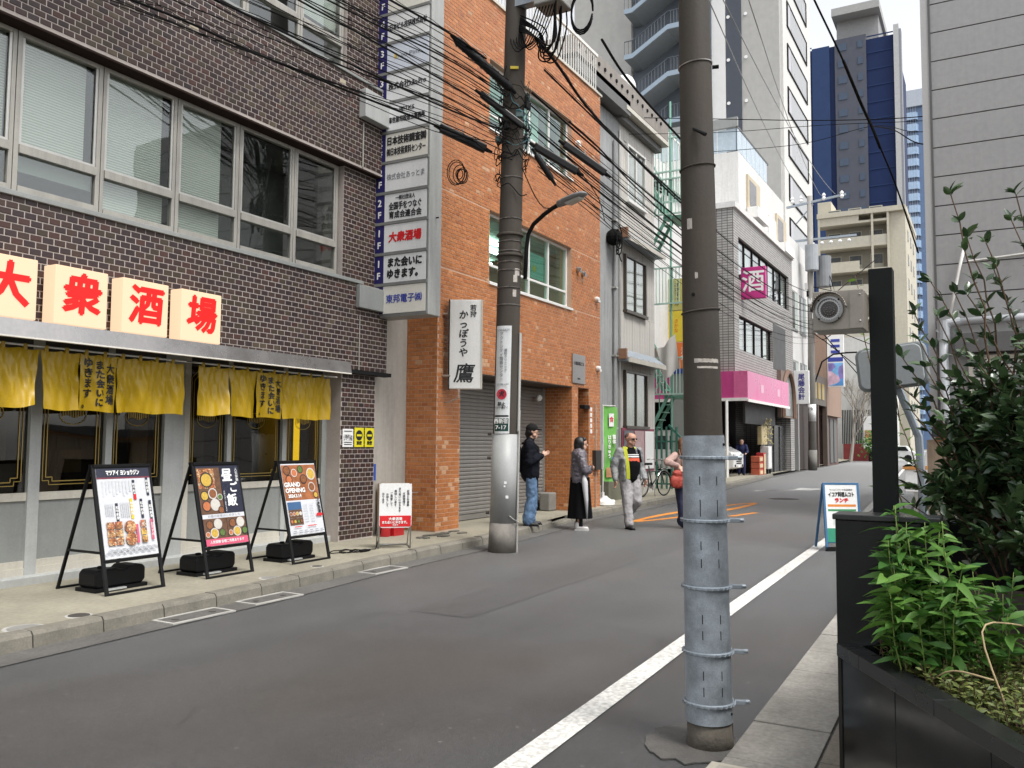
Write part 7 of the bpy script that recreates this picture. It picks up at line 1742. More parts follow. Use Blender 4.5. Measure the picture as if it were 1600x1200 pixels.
# man in the black cap with a rucksack, in profile at the kerb (faces +x local)
p1, T = person('man in dark jacket, jeans and black cap with a rucksack, standing at the kerb', (13.10, 6.97, .12), math.atan2(-.83, .55))
hc = (.03, 0, 1.60); fd = (1, .06, 0)
lk, rk, la1, ra1 = (.06, .10, .49), (.02, -.10, .48), (.02, .11, .09), (-.05, -.12, .09)
sh_l, sh_r = (-.02, .19, 1.37), (-.02, -.19, 1.37); el_l, el_r = (-.12, .25, 1.10), (-.04, -.26, 1.10); wr_l, wr_r = (-.05, .17, .93), (.19, -.14, 1.20)
body = [('c', (0,0,.95), (-.01,0,1.25), .14, .15, ((0,1,0), (1.15, .8))), ('c', (-.01,0,1.25), (-.01,0,1.40), .14, .10, ((0,1,0), (1.25, .75))), ('c', (-.01,0,1.40), (.015,0,1.52), .055, .052)] + legs(.92, lk, rk, la1, ra1) + head_prims(hc, fd)
for s, e, w in ((sh_l, el_l, wr_l), (sh_r, el_r, wr_r)): body += [('c', s, e, .05, .04), ('c', e, w, .04, .03)]
body += hand_prims(wr_l, (.3, -.5, -.8), (1, 0, 0)) + hand_prims(wr_r, (.7, .5, .35), (0, .3, 1))
pr = blob('body', body, .009, skin_m, p1, T); face_parts(pr, hc, fd, T)
jk = [('c', (0,0,.90), (-.01,0,1.22), .185, .185, ((0,1,0), (1.15, .90))), ('c', (-.01,0,1.22), (-.015,0,1.38), .18, .12, ((0,1,0), (1.28, .8))), ('c', (-.02,0,1.42), (.0,0,1.46), .085, .075)]
for s, e, w in ((sh_l, el_l, wr_l), (sh_r, el_r, wr_r)): jk += [('c', s, e, .090, .076), ('c', e, lerp(e, w, .9), .074, .056)]
blob('jacket', jk, .013, navy_j, p1, T, 2, .04, .07)
blob('trousers', [('c', (0,.05,.93), (0,-.05,.93), .125, .125)] + legs(.90, lk, rk, (la1[0], la1[1], .10), (ra1[0], ra1[1], .10), .085, (.108, .092, .092)), .012, denim, p1, T, 2, .034, .08)
shoe(p1, T, (la1[0]-.03, .11, 0), (la1[0]+.16, .14, 0), shoe_k); shoe(p1, T, (ra1[0]-.03, -.12, 0), (ra1[0]+.15, -.15, 0), shoe_k)
blob('hair', [('e', (hc[0]-.035, 0, hc[2]+.01), (.085, .092, .085)), ('c', (hc[0]-.07, 0, hc[2]-.03), (hc[0]-.06, 0, hc[2]-.08), .06, .045)], .012, hair_k, p1, T)
blob('cap', [('e', (hc[0]-.005, 0, hc[2]+.070), (.108, .102, .075)), ('c', (hc[0]-.01, 0, hc[2]+.055), (hc[0]+.0, 0, hc[2]+.06), .102, .10, ((0,1,0), (1, 1))), ('p', [(hc[0]+.06,-.075,hc[2]+.042),(hc[0]+.165,-.05,hc[2]+.035),(hc[0]+.165,.05,hc[2]+.035),(hc[0]+.06,.075,hc[2]+.042)], (0,0,.018))], .011, blk_m, p1, T, 1)
rs = thing('rucksack', 'black rucksack on the back of the man in the cap', 'rucksack', tuple(T @ Vector((-.25, 0, 1.0))))
blob('pack', [('c', (-.24,0,1.02), (-.25,0,1.28), .135, .12, ((0,1,0), (1.15, .85))), ('c', (-.33,0,1.05), (-.33,0,1.14), .085, .08, ((0,1,0), (1.2, .7)))], .014, blk_p, rs, T, 3, .012, .1)
for s in (1, -1): MB(T).tube([(-.14, .10*s, 1.40), (-.02, .12*s, 1.47), (.13, .12*s, 1.34), (.14, .13*s, 1.15), (-.05, .16*s, 1.0)], .017, 6).build('strap', blk_p, rs, smooth=True)

# woman in a puffer jacket and long black skirt, arms crossed
p2, T = person('woman in mauve grey puffer jacket and long black skirt, arms crossed', (13.99, 6.45, 0), math.atan2(-.80, .60))
hc = (.03, 0, 1.52); fd = (1, -.15, 0)
sh_l, sh_r = (-.01, .165, 1.30), (-.01, -.165, 1.30); el_l, el_r = (.05, .24, 1.06), (.05, -.24, 1.06); wr_l, wr_r = (.21, .0, 1.09), (.19, .02, 1.04)
body = [('c', (0,0,.90), (-.01,0,1.2), .13, .125, ((0,1,0), (1.1, .8))), ('c', (-.01,0,1.2), (-.01,0,1.33), .125, .085, ((0,1,0), (1.2, .75))), ('c', (-.01,0,1.33), (.015,0,1.44), .048, .046)] + legs(.88, (.03,.08,.46), (.0,-.08,.46), (.0,.08,.08), (-.02,-.08,.08), .08, (.08,.055,.042)) + head_prims(hc, fd, .94)
for s, e, w in ((sh_l, el_l, wr_l), (sh_r, el_r, wr_r)): body += [('c', s, e, .042, .035), ('c', e, w, .035, .026)]
body += hand_prims(wr_l, (.3, -1, .1), (0, 0, 1)) + hand_prims(wr_r, (.2, 1, .1), (0, 0, 1))
pr = blob('body', body, .009, skin_m, p2, T); face_parts(pr, hc, fd, T)
puff = mat('puffer_mauve', (.125,.112,.128), .42, var=.15, scale=7)
jk = []
for k in range(6): z = .90 + k*.085; jk.append(('c', (-.005, .035, z), (-.005, -.035, z), .155 - .004*k, .155 - .004*k, ((1,0,0), (1.0, 1.0))))
jk += [('c', (-.01,0,1.30), (0,0,1.40), .115, .085)]
for s, e, w in ((sh_l, el_l, wr_l), (sh_r, el_r, wr_r)):
    for k in range(4): a, c = lerp(s, e, k/4), lerp(s, e, (k+.8)/4); jk.append(('c', a, c, .080-.002*k, .078-.002*k))
    for k in range(4): a, c = lerp(e, w, k/4), lerp(e, w, (k+.7)/4); jk.append(('c', a, c, .070-.003*k, .066-.003*k))
blob('puffer_jacket', jk, .011, puff, p2, T, 1, .03, .04)
MB(T).grid(lambda u, v: ((.172+.055*v)*math.cos(u*6.2832)*(1+.05*math.sin(u*38)) + .01, (.165+.05*v)*math.sin(u*6.2832)*(1+.05*math.sin(u*38)), .93 - .72*v), 76, 10).build('skirt', mat('black_skirt', (.005,.005,.006), .9, var=.2, spec=.1), p2, smooth=True)
um = thing('furled_umbrella', 'pale furled umbrella hanging from the arm of the woman in the puffer jacket', 'umbrella', tuple(T @ Vector((.08, -.24, .2))))
MB(T).tube([(.03,-.215,.98),(.045,-.235,.86),(.07,-.245,.55),(.085,-.25,.22)], [.018,.055,.038,.012], 10).build('canopy', mat('grey_scarf', (.50,.50,.51), .7, var=.1), um, smooth=True)
MB(T).tube([(.085,-.25,.22),(.09,-.252,.13)], .006, 6).build('tip', steel, um); MB(T).tube([(.03,-.215,.98),(.03,-.21,1.06),(.06,-.19,1.10),(.09,-.19,1.07)], .008, 6).build('handle', blk_m, um)
shoe(p2, T, (-.03, .085, 0), (.14, .10, 0), shoe_w, .05); shoe(p2, T, (-.06, -.085, 0), (.11, -.11, 0), shoe_w, .05)
for s in (1, -1): MB(T).cyl((-.005, .083*s, .07), (-.0, .083*s, .24), .048, n=12).build('sock', blk_m, p2)
blob('hair', [('e', (hc[0]-.028, 0, hc[2]+.03), (.104, .100, .108)), ('c', (hc[0]-.05, 0, hc[2]-.02), (hc[0]-.045, 0, hc[2]-.13), .088, .075), ('c', (hc[0]-.0, .075, hc[2]+.03), (hc[0]+.005, .070, hc[2]-.10), .034, .03), ('c', (hc[0]-.0, -.075, hc[2]+.03), (hc[0]+.005, -.070, hc[2]-.10), .034, .03), ('c', (hc[0]+.045, .05, hc[2]+.085), (hc[0]+.045, -.05, hc[2]+.085), .04, .04)], .011, hair_k, p2, T)

# man in the open grey jacket walking towards the viewer
p3, T = person('man in open grey jacket with yellow lining and sunglasses, walking', (14.71, 5.78, 0), math.atan2(-.80, -.60))
hc = (.03, 0, 1.61); fd = (1, .42, 0)
lk, rk, la1, ra1 = (.10, .10, .50), (.06, -.09, .48), (-.22, .09, .20), (.12, -.09, .09)
sh_l, sh_r = (-.02, .20, 1.39), (-.02, -.20, 1.39); el_l, el_r = (-.06, .27, 1.12), (-.06, -.29, 1.12); wr_l, wr_r = (.08, .28, .90), (.0, -.30, .88)
body = [('c', (.01,0,.95), (.03,0,1.15), .15, .165, ((0,1,0), (1.1, .9))), ('c', (.02,0,1.15), (-.01,0,1.40), .165, .105, ((0,1,0), (1.2, .8))), ('c', (-.01,0,1.40), (.015,0,1.53), .062, .058)] + legs(.93, lk, rk, la1, ra1) + head_prims(hc, fd, 1.02)
for s, e, w in ((sh_l, el_l, wr_l), (sh_r, el_r, wr_r)): body += [('c', s, e, .055, .045), ('c', e, w, .045, .032)]
body += hand_prims(wr_l, (.15, 0, -1), (1, 0, 0)) + hand_prims(wr_r, (.05, 0, -1), (1, 0, 0))
pr = blob('body', body, .009, mat('skin_tan', (.50,.27,.19), .5, var=.06, scale=8), p3, T); face_parts(pr, hc, fd, T, True)
gj = mat('grey_shell_jacket', (.24,.245,.245), .55, var=.15, scale=6)
blob('t_shirt', [('c', (.015,0,.96), (.035,0,1.16), .160, .174, ((0,1,0), (1.08, .9))), ('c', (.025,0,1.16), (-.005,0,1.40), .172, .11, ((0,1,0), (1.15, .8)))], .013, mat('black_tee', (.007,.007,.008), .9, spec=.1), p3, T, 3, .008, .1)
def band_t(z0, z1, m, nm):
    def fn(u, v):
        a = (u-.5)*1.5; z = z0+(z1-z0)*v; r = .163 - max(0, z-1.2)*.13
        return (.022 + (r*.93+.006)*math.cos(a), (r*1.14+.004)*math.sin(a), z)
    MB(T).grid(fn, 10, 2).build(nm, m, p3, smooth=True)
band_t(1.20, 1.275, mat('tee_red', (.65,.10,.05), .7), 'red_stripe'); band_t(1.29, 1.315, white_s, 'white_stripe'); band_t(1.33, 1.345, white_s, 'white_stripe')
# jacket: back and sleeves in one surface, open fronts with yellow edge
jk = [('c', (-.055,0,.92), (-.05,0,1.20), .165, .17, ((0,1,0), (1.2, .62))), ('c', (-.05,0,1.20), (-.05,0,1.40), .165, .115, ((0,1,0), (1.3, .62)))]
for s in (1, -1): jk += [('c', (.07, .175*s, .90), (.05, .165*s, 1.25), .048, .055, ((1,0,0), (1.4, .6))), ('c', (.05, .16*s, 1.25), (.01, .10*s, 1.45), .05, .04)]
for s, e, w in ((sh_l, el_l, wr_l), (sh_r, el_r, wr_r)): jk += [('c', s, e, .085, .072), ('c', e, lerp(e, w, .95), .070, .052)]
blob('jacket', jk, .012, gj, p3, T, 2, .034, .08)
yl = mat('yellow_lining', (.62,.66,.05), .6)
for s in (-1,): MB(T).grid(lambda u, v, s=s: (.205 - .05*u - .13*(v**2), (.115 + .045*u)*s, .90 + .58*v), 3, 10).build('lining', yl, p3, smooth=True)
blob('collar', [('c', (-.05, .07, 1.47), (.04, .085, 1.45), .026, .022), ('c', (-.05, -.07, 1.47), (.04, -.085, 1.45), .026, .022), ('c', (-.07, .06, 1.48), (-.07, -.06, 1.48), .028, .028)], .01, yl, p3, T)
gpants = mat('grey_pants', (.34,.325,.325), .75, var=.14, scale=6)
blob('trousers', [('c', (.01,.055,.95), (.01,-.055,.95), .130, .130)] + legs(.92, lk, rk, (la1[0], la1[1], la1[2]+.03), (ra1[0], ra1[1], .11), .09, (.115, .092, .080)), .012, gpants, p3, T, 2, .032, .09)
shoe(p3, T, (ra1[0]-.05, -.09, 0), (ra1[0]+.15, -.10, 0), shoe_k)
blob('shoe', [('c', (-.25, .09, .18), (-.215, .095, .06), .047, .042, ((0,1,0), (.9, 1.1))), ('c', (-.25, .09, .18), (-.215, .09, .22), .047, .05)], .01, shoe_k, p3, T)
blob('hair', [('e', (hc[0]-.022, -.008, hc[2]+.045), (.096, .092, .078))], .011, mat('cropped_hair', (.09,.055,.045), .7), p3, T)
f = Vector(fd).normalized(); l = Vector((-f.y, f.x, 0)); c = Vector(hc)
gl = MB(T)
for q in (1, -1): gl.ball(c + f*.092 + l*q*.034 + Vector((0,0,.006)), (.030, .030, .020)); gl.bar(c + f*.085 + l*q*.062 + Vector((0,0,.012)), c - f*.01 + l*q*.092 + Vector((0,0,.012)), .006)
gl.bar(c + f*.105 + l*.03 + Vector((0,0,.012)), c + f*.105 - l*.03 + Vector((0,0,.012)), .006); gl.build('sunglasses', blk, p3)
MB(T).tube([(-.10, .10, 1.40), (-.03, .13, 1.47), (.08, .15, 1.40), (.12, .16, 1.2)], .024, 6).build('rucksack_strap', navy_j, p3, smooth=True)

# woman half hidden by the near pole, rust bag on her arm
p4, T = person('woman in beige sweater and navy trousers half hidden by the near pole', (15.42, 5.02, 0), math.atan2(-.83, -.55))
hc = (.05, .0, 1.53); fd = (1, -.3, 0)
lk, rk, la1, ra1 = (.06, .09, .48), (.10, -.09, .48), (-.12, .09, .10), (.16, -.09, .09)
sh_l, sh_r = (.0, .17, 1.32), (.0, -.17, 1.32); el_l, el_r = (.02, .27, 1.07), (.06, -.40, 1.20); wr_l, wr_r = (.17, .10, 1.02), (.20, -.24, 1.14)
body = [('c', (0,0,.92), (0,0,1.22), .13, .13, ((0,1,0), (1.1, .8))), ('c', (0,0,1.22), (0,0,1.35), .13, .09, ((0,1,0), (1.2, .75))), ('c', (0,0,1.35), (.02,0,1.46), .05, .048)] + legs(.90, lk, rk, la1, ra1, .085, (.085,.06,.045)) + head_prims(hc, fd, .95)
for s, e, w in ((sh_l, el_l, wr_l), (sh_r, el_r, wr_r)): body += [('c', s, e, .045, .037), ('c', e, w, .037, .028)]
body += hand_prims(wr_l, (.8, -.6, 0), (0, 0, 1)) + hand_prims(wr_r, (.5, .3, -.8), (0, .5, .2))
pr = blob('body', body, .009, skin_m, p4, T); face_parts(pr, hc, fd, T)
sw = [('c', (0,0,.93), (0,0,1.2), .155, .155, ((0,1,0), (1.12, .85))), ('c', (0,0,1.2), (0,0,1.36), .15, .09, ((0,1,0), (1.25, .8)))]
for s, e, w in ((sh_l, el_l, wr_l), (sh_r, el_r, wr_r)): sw += [('c', s, e, .07, .066), ('c', e, lerp(e, w, .85), .066, .046)]
blob('sweater', sw, .013, mat('beige_pink_knit', (.40,.27,.235), .9, var=.2, scale=14, bump=.4, bscale=120), p4, T, 3, .02, .08)
blob('trousers', [('c', (0,.05,.93), (0,-.05,.93), .12, .12)] + legs(.91, lk, rk, (la1[0], la1[1], .11), (ra1[0], ra1[1], .11), .085, (.11, .10, .105)), .013, mat('navy_trousers', (.014,.018,.05), .8, var=.15), p4, T, 2, .02, .10)
shoe(p4, T, (ra1[0]-.05, -.09, 0), (ra1[0]+.14, -.10, 0), shoe_w); shoe(p4, T, (la1[0]-.05, .09, .02), (la1[0]+.13, .09, 0), shoe_w)
blob('hair', [('e', (hc[0]-.025, 0, hc[2]+.035), (.104, .102, .10)), ('c', (hc[0]-.05, 0, hc[2]-.02), (hc[0]-.06, 0, hc[2]-.20), .09, .07), ('c', (hc[0]+.01, -.075, hc[2]+.03), (hc[0]+.03, -.085, hc[2]-.17), .034, .032), ('c', (hc[0]+.01, .075, hc[2]+.03), (hc[0]+.03, .085, hc[2]-.17), .034, .032)], .011, hair_b, p4, T, 2, .012, .05)
bg = thing('shoulder_bag', 'rust red shoulder bag held by the half hidden woman', 'bag', tuple(T @ Vector((.22, -.26, .9))))
blob('bag_body', [('c', (.22, -.16, .86), (.22, -.36, .86), .085, .085, ((0,0,1), (1.5, .7))), ('c', (.22, -.18, 1.0), (.22, -.34, 1.0), .06, .06)], .012, mat('rust_leather', (.33,.045,.028), .55, var=.15, scale=9), bg, T, 2, .03, .09)
MB(T).tube([(.21, -.18, 1.02), (.17, -.16, 1.25), (.05, -.12, 1.43), (.02, -.15, 1.36)], .014, 6).build('strap', mat('brown_strap', (.12,.06,.035), .6), bg, smooth=True)
# clerk in dark blue by the far shop
p5, T = person('person in dark blue clothing bending by the shop under the pink fascia', (39.2, 10.0, .12), math.atan2(-.3, -.9))
hc = (.22, 0, 1.50); fd = (1, 0, 0)
body = [('c', (0,0,.92), (.10,0,1.2), .14, .14, ((0,1,0), (1.15, .8))), ('c', (.10,0,1.2), (.14,0,1.36), .13, .09, ((0,1,0), (1.25, .75))), ('c', (.14,0,1.36), (.19,0,1.45), .055, .05)] + legs(.92, (.05,.10,.48), (.0,-.10,.48), (.0,.10,.09), (-.05,-.10,.09)) + head_prims(hc, fd)
for s in (1, -1): body += [('c', (.13,.19*s,1.33), (.18,.26*s,1.08), .05, .04), ('c', (.18,.26*s,1.08), (.34,.18*s,.98), .04, .03)] + hand_prims((.34, .18*s, .98), (1, -.2*s, -.2), (0, 0, 1))
pr = blob('body', body, .012, skin_m, p5, T); face_parts(pr, hc, fd, T)
dnv = mat('dark_blue_work', (.012,.018,.07), .8, var=.15)
jk = [('c', (0,0,.90), (.10,0,1.2), .16, .165, ((0,1,0), (1.15, .85))), ('c', (.10,0,1.2), (.13,0,1.36), .155, .10, ((0,1,0), (1.28, .8)))]
for s in (1, -1): jk += [('c', (.13,.19*s,1.33), (.18,.26*s,1.08), .075, .066), ('c', (.18,.26*s,1.08), (.31,.20*s,1.0), .064, .05)]
blob('jacket', jk, .018, dnv, p5, T, 3, .02, .12)
blob('trousers', [('c', (0,.05,.93), (0,-.05,.93), .12, .12)] + legs(.91, (.05,.10,.48), (.0,-.10,.48), (.0,.10,.10), (-.05,-.10,.10), .085, (.105, .085, .075)), .018, dnv, p5, T, 2, .02, .1)
shoe(p5, T, (-.04, .10, 0), (.15, .11, 0), shoe_k); shoe(p5, T, (-.09, -.10, 0), (.10, -.11, 0), shoe_k)
blob('hair', [('e', (hc[0]-.025, 0, hc[2]+.04), (.10, .098, .085))], .014, hair_k, p5, T)
# ------------------------------------------------------------------ right side: grey panel building
gp = thing('panel_building', 'grey building clad in wide horizontal panels at the right', 'building', (19.2, -2.5, 0))
panel_m = mat('grey_cladding', (.29,.29,.29), .6, var=.035, scale=.6, streak=.07)
joint_m = mat('cladding_joint', (.10,.10,.10), .8)
gx = 19.0
MB().box(gx+.03, 30, -9, 1.02, 0, 11.6).build('core', joint_m, gp)
z = .35; rows = []
while z < 11.2:
    MB().box(gx, gx+.06, -8.9, .93, z+.012, z+.588).build('panel', panel_m, gp); z += .60
MB().box(gx-.02, gx+.10, .93, 1.08, 0, 11.7).build('corner_trim', mat('corner_trim', (.40,.40,.395), .6, var=.04, streak=.1), gp); MB().box(gx+.1, 30, 1.02, 1.05, 0, 11.6).build('street_face', panel_m, gp)
MB().box(gx-.035, gx-.02, .90, .94, 0, 11.6).build('trim_edge', joint_m, gp)
pvc = mat('grey_pvc', (.38,.40,.42), .45, var=.08, streak=.12)
b = MB(); b.tube([(18.85, .80, .1), (18.85, .80, 3.85)], .085, 14); b.tube([(18.85, .72, 3.95), (18.85, -1.4, 4.02)], .075, 14); b.build('drain_pipe', pvc, gp, smooth=True)
MB().cyl((18.85, .80, 3.6), (18.85, .80, 4.0), .12, n=14).build('pipe_collar', pvc, gp); MB().tube([(18.85, .88, 3.75), (18.85, .7, 3.95), (18.85, .5, 3.97)], .09, 12).build('pipe_elbow', pvc, gp)
MB().tube([(18.9, .35, 5.15), (18.9, -3.0, 5.35)], .03, 8).build('cable_pipe', alu, gp); MB().tube([(18.88, .38, 5.5), (18.88, .50, 5.0), (18.88, .58, 4.6), (18.88, .68, 4.1)], .03, 8).build('hose', white_p, gp, smooth=True)
wf = MB(); wf.box(18.9, 19.0, .30, .38, 2.3, 3.3); wf.box(18.9, 19.0, -.9, -.82, 2.3, 3.3); wf.box(18.9, 19.0, -.82, .30, 3.22, 3.3); wf.box(18.9, 19.0, -.82, .30, 2.3, 2.38)
wo = wf.build('window', cream, gp)
lo = MB().box(18.93, 18.95, -.82, .30, 0, .05).mesh('louvre_blade', alu)
for k in range(10): link_at('louvre_blade', lo, Matrix.Translation((0, 0, 2.4+k*.082)), wo)
MB().box(18.7, 18.99, -6, .6, 3.35, 3.72).build('dark_lintel', mat('lintel_dark', (.10,.10,.10), .7, streak=.2, var=.1), gp)
# timber fence with a black cap
tf_ = thing('timber_fence', 'weathered timber fence panel with a black cap behind the shrub', 'fence', (13, -1, 0))
timb = mat('weathered_timber', (.33,.26,.19), .8, var=.25, scale=3, streak=.3)
bd0 = MB().box(0, .03, 0, .19, .1, 1.62).mesh('plank', timb)
y = -4.0
while y < .62: link_at('plank', bd0, Matrix.Translation((13.0 + random.uniform(-.004, .004), y, 0)), tf_); y += .2
MB().box(12.85, 13.2, -4.1, .72, 1.66, 1.80).build('cap', mat('cap_black', (.016,.018,.026), .4), tf_)
MB().box(12.95, 13.05, -4.0, .68, 1.60, 1.66).build('rail', mat('orange_timber', (.38,.19,.08), .7, var=.2), tf_)
MB().box(12.9, 13.0, -.95, -.45, .1, 1.55).build('dark_gate', blk_m, tf_)
# small roadside pieces behind the post
t = thing('notice_stand', 'narrow white notice stand with red edge behind the black post', 'stand', (19.5, 2.0, 0))
MB().box(19.5, 19.55, 1.78, 2.05, .35, 1.35).build('board', white_s, t); MB().box(19.48, 19.5, 2.03, 2.06, 0, 1.4).build('edge', ink_r, t); MB().box(19.48, 19.5, 1.80, 2.03, .75, .95).build('band', ink_y, t)
b = MB(); b.bar((19.52, 1.80, 0), (19.52, 1.85, .35), .03); b.bar((19.52, 2.03, 0), (19.52, 1.98, .35), .03); b.build('leg', blk_m, t, kind='stuff')
t = thing('wall_meter', 'small white meter box with orange top near the fence end', 'meter box', (12.8, 1.0, .9))
MB().box(12.7, 12.85, .80, 1.05, .92, 1.22).build('box', white_s, t, bevel=.01); MB().box(12.68, 12.87, .78, 1.07, 1.22, 1.27).build('top', mat('orange_top', (.5,.22,.06), .6), t); MB().box(12.76, 12.80, .90, .95, 0, .92).build('leg', steel, t)

# folding board with blue frame
sb = thing('folding_sign', 'folding street board with blue frame, orange and green stripes', 'sandwich board', (13.35, 1.95, 0))
T = TR(13.36, 1.93, 0, math.atan2(-.873, .488) + .05)
bl = mat('board_blue', (.05,.16,.32), .4)
b = MB(T); H_ = .97
for x in (-.255, .255): b.bar((x, 0, .02), (x, .10, H_), .03, .035, up=(1,0,0))
b.bar((-.27, .10, H_), (.27, .10, H_), .03); b.bar((-.255, .02, .13), (.255, .02, .13), .03); b.build('front_frame', bl, sb, bevel=.003)
b = MB(T)
for x in (-.25, .25): b.bar((x, .42, .02), (x, .13, H_-.01), .025, .03, up=(1,0,0))
b.build('rear_frame', bl, sb)
MB(T).bar((-.27, .0, .03), (.27, .0, .03), .05, .06).build('foot', blk_m, sb)
up = Vector((0, .10, H_-.02)).normalized(); ux = Vector((1,0,0)); uz = ux.cross(up); o = Vector((-.24, .002, .13))
BM = T @ Matrix(((ux.x,up.x,uz.x,o.x),(ux.y,up.y,uz.y,o.y),(ux.z,up.z,uz.z,o.z),(0,0,0,1)))
bd = MB(BM).box(0, .48, 0, .83, -.01, 0).build('board', white_s, sb)
def pr2(x0, x1, y0, y1, m, l=.001): MB(BM).box(x0, x1, y0, y1, l-.0005, l).build('print', m, bd)
pr2(0, .48, 0, .20, mat('board_green', (.03,.28,.17), .4)); pr2(.03, .45, .51, .545, mat('board_orange', (.70,.24,.04), .4)); pr2(.03, .45, .445, .475, mat('board_green2', (.05,.25,.10), .4)); pr2(.10, .38, .24, .42, mat('board_pale', (.60,.66,.62), .4))
text('イコア料理ムコト', BM @ Matrix.Translation((.24, .685, .0005)), .075, ink, bd, .002, w=.38); text('ランチ', BM @ Matrix.Translation((.24, .60, .0005)), .07, ink_r, bd, .004); text('ワンコインランチ弁当営業中', BM @ Matrix.Translation((.24, .755, .0005)), .03, ink_g, bd, 0, w=.34)

# ------------------------------------------------------------------ black planter, post with warning lamp, mirror
pt = thing('black_planter', 'glossy black stone planter with sloping rim in the near right corner', 'planter', (3.5, .2, 0))
granite = mat('black_granite', (.005,.006,.006), .16, var=.3, scale=5, rvar=.05, spec=.4)
gran_e = mat('granite_edge', (.014,.015,.016), .3, var=.2, scale=6)
A = Vector((3.86, .585, 0)); Bv = Vector((1.55, -.765, 0)); d = (Bv - A).normalized(); nrm = Vector((-d.y, d.x, 0))   # nrm points into the planter or out
if nrm.dot(Vector((0,0,0)) - A) < 0: nrm = -nrm
def wall(s0, s1, z0, z1, out, inn, m, nm):
    b = MB(); p0, p1 = A + d*s0, A + d*s1
    b.prism([p0 + nrm*out + Vector((0,0,z0)), p1 + nrm*out + Vector((0,0,z0)), p1 - nrm*inn + Vector((0,0,z0)), p0 - nrm*inn + Vector((0,0,z0))], (0,0,z1-z0))
    return b.build(nm, m, pt, bevel=.003)
Lw = (Bv - A).length; js = [0, .50, 1.10, 1.70, Lw]
for s0, s1 in zip(js, js[1:]): wall(s0+.0015, s1-.0015, 0, .665, 0, .04, granite, 'stone_panel')
for s0, s1 in zip([0, .22, .80, 1.45], [.22, .80, 1.45, Lw]): wall(s0+.001, s1-.001, .668, .722, .012, .075, gran_e, 'rim_stone')
wall(0, Lw, 0, .60, -.045, .10, blk_m, 'core_wall')
MB().box(3.845, 4.02, .20, .59, .0, 1.235).build('end_block', granite, pt, bevel=.004); MB().box(3.835, 4.03, .19, .60, 1.235, 1.258).build('end_cap', gran_e, pt, bevel=.004)
MB().box(3.838, 3.844, .23, .575, .73, 1.17).build('stone_panel', granite, pt)
soil = mat('soil', (.045,.034,.024), .95, var=.4, scale=14, bump=.8, bscale=40)
MB().prism([(3.845,.52,.50),(3.845,-2.2,.50),(1.5,-2.2,.50),(1.6,-.80,.50)], (0,0,.14)).build('soil', soil, pt)
MB().prism([(4.02,.45,.2),(7.2,.3,.2),(7.2,-3,.2),(4.02,-3,.2)], (0,0,.55)).build('soil', soil, pt); MB().box(4.02, 7.2, .45, .56, 0, .8).build('street_wall', granite, pt); MB().box(5.55, 5.7, -3, .44, .2, 1.12).build('back_wall', granite, pt)
bp_ = thing('black_post', 'square black steel post rising from the planter', 'post', (4.3, .44, 0))
MB().box(4.25, 4.345, .385, .487, .0, 2.365).build('shaft', mat('post_black', (.004,.006,.006), .55, spec=.2, var=.1, scale=4), bp_, bevel=.003)
wlp = thing('warning_lamp', 'beige steel warning lamp with round lens on the black post', 'lamp', (4.1, .58, 2.07))
cas = mat('lamp_case_beige', (.26,.235,.205), .45, metal=.3, var=.08, scale=5)
MB().box(4.07, 4.24, .49, .705, 2.065, 2.245).build('case', cas, wlp, bevel=.004); MB().box(4.066, 4.07, .49, .545, 2.07, 2.24).build('side_plate', cas, wlp)
MB().lathe((4.062, .632, 2.158), [(.056, 0), (.061, .006), (.060, .014), (.050, .016), (.048, .004)], 32, (-1,0,0)).build('bezel', mat('bezel_chrome', (.33,.33,.33), .35, metal=.6, var=.1), wlp, auto=True)
b = MB(); nn = 20
for k in range(nn):
    a0, a1 = math.pi*(.02+.96*k/nn), math.pi*(.02+.96*(k+1)/nn)
    P4 = [Vector((x, .632 - r_*math.cos(a), 2.160 + r_*math.sin(a))) for a in (a0, a1) for (x, r_) in ((4.066, .076), (4.022, .076))]
    b.quad(P4[0], P4[2], P4[3], P4[1])
ho = b.build('hood', cas, wlp, smooth=True); so = ho.modifiers.new('thick', 'SOLIDIFY'); so.thickness = .004
MB().lathe((4.064, .632, 2.158), [(.054, 0), (.050, .004), (.02, .009), (.004, .010)], 28, (-1,0,0)).build('lens', mat('lamp_lens_dark', (.025,.022,.022), .3, var=.1), wlp, auto=True)
led = MB().ball((0,0,0), .0042, 8, 5).mesh('led', mat('led_clear', (.16,.14,.13), .2))
for ring in range(1, 5):
    for k in range(ring*7):
        a = k*6.2832/(ring*7); r_ = ring*.0115; link_at('led', led, Matrix.Translation((4.054 + .0018*ring, .632 + r_*math.cos(a), 2.158 + r_*math.sin(a))), wlp)
for (y, z) in ((.503, 2.10), (.503, 2.22)): MB().ball((4.068, y, z), .006).build('screw', steel, wlp)
for (a) in (45, 135, 225, 315): MB().ball((4.045, .632+.060*math.cos(R(a)), 2.158+.060*math.sin(R(a))), .004).build('screw', blk_m, wlp)
mr = thing('traffic_mirror', 'grey back of a rounded square traffic mirror behind the black post', 'mirror', (5.7, .53, 1.9))
def mback(s, x): return [(x, .535 + s*p[0], 2.025 + s*p[2]) for p in rrect(-.205, .205, -.135, .135, .05, 0, 5)]
T = Matrix.Translation((5.7, .535, 2.025)) @ Matrix.Rotation(R(-6), 4, 'X') @ Matrix.Rotation(R(-8), 4, 'Z') @ Matrix.Translation((-5.7, -.535, -2.025))
mg = mat('mirror_back', (.34,.36,.37), .45, var=.05, streak=.08)
MB(T).prism(mback(1.0, 5.70), (.06, 0, 0)).build('rim', mat('mirror_rim', (.20,.22,.22), .5, var=.05), mr, bevel=.012); MB(T).prism(mback(.90, 5.685), (.014, 0, 0)).build('back', mg, mr, bevel=.006)
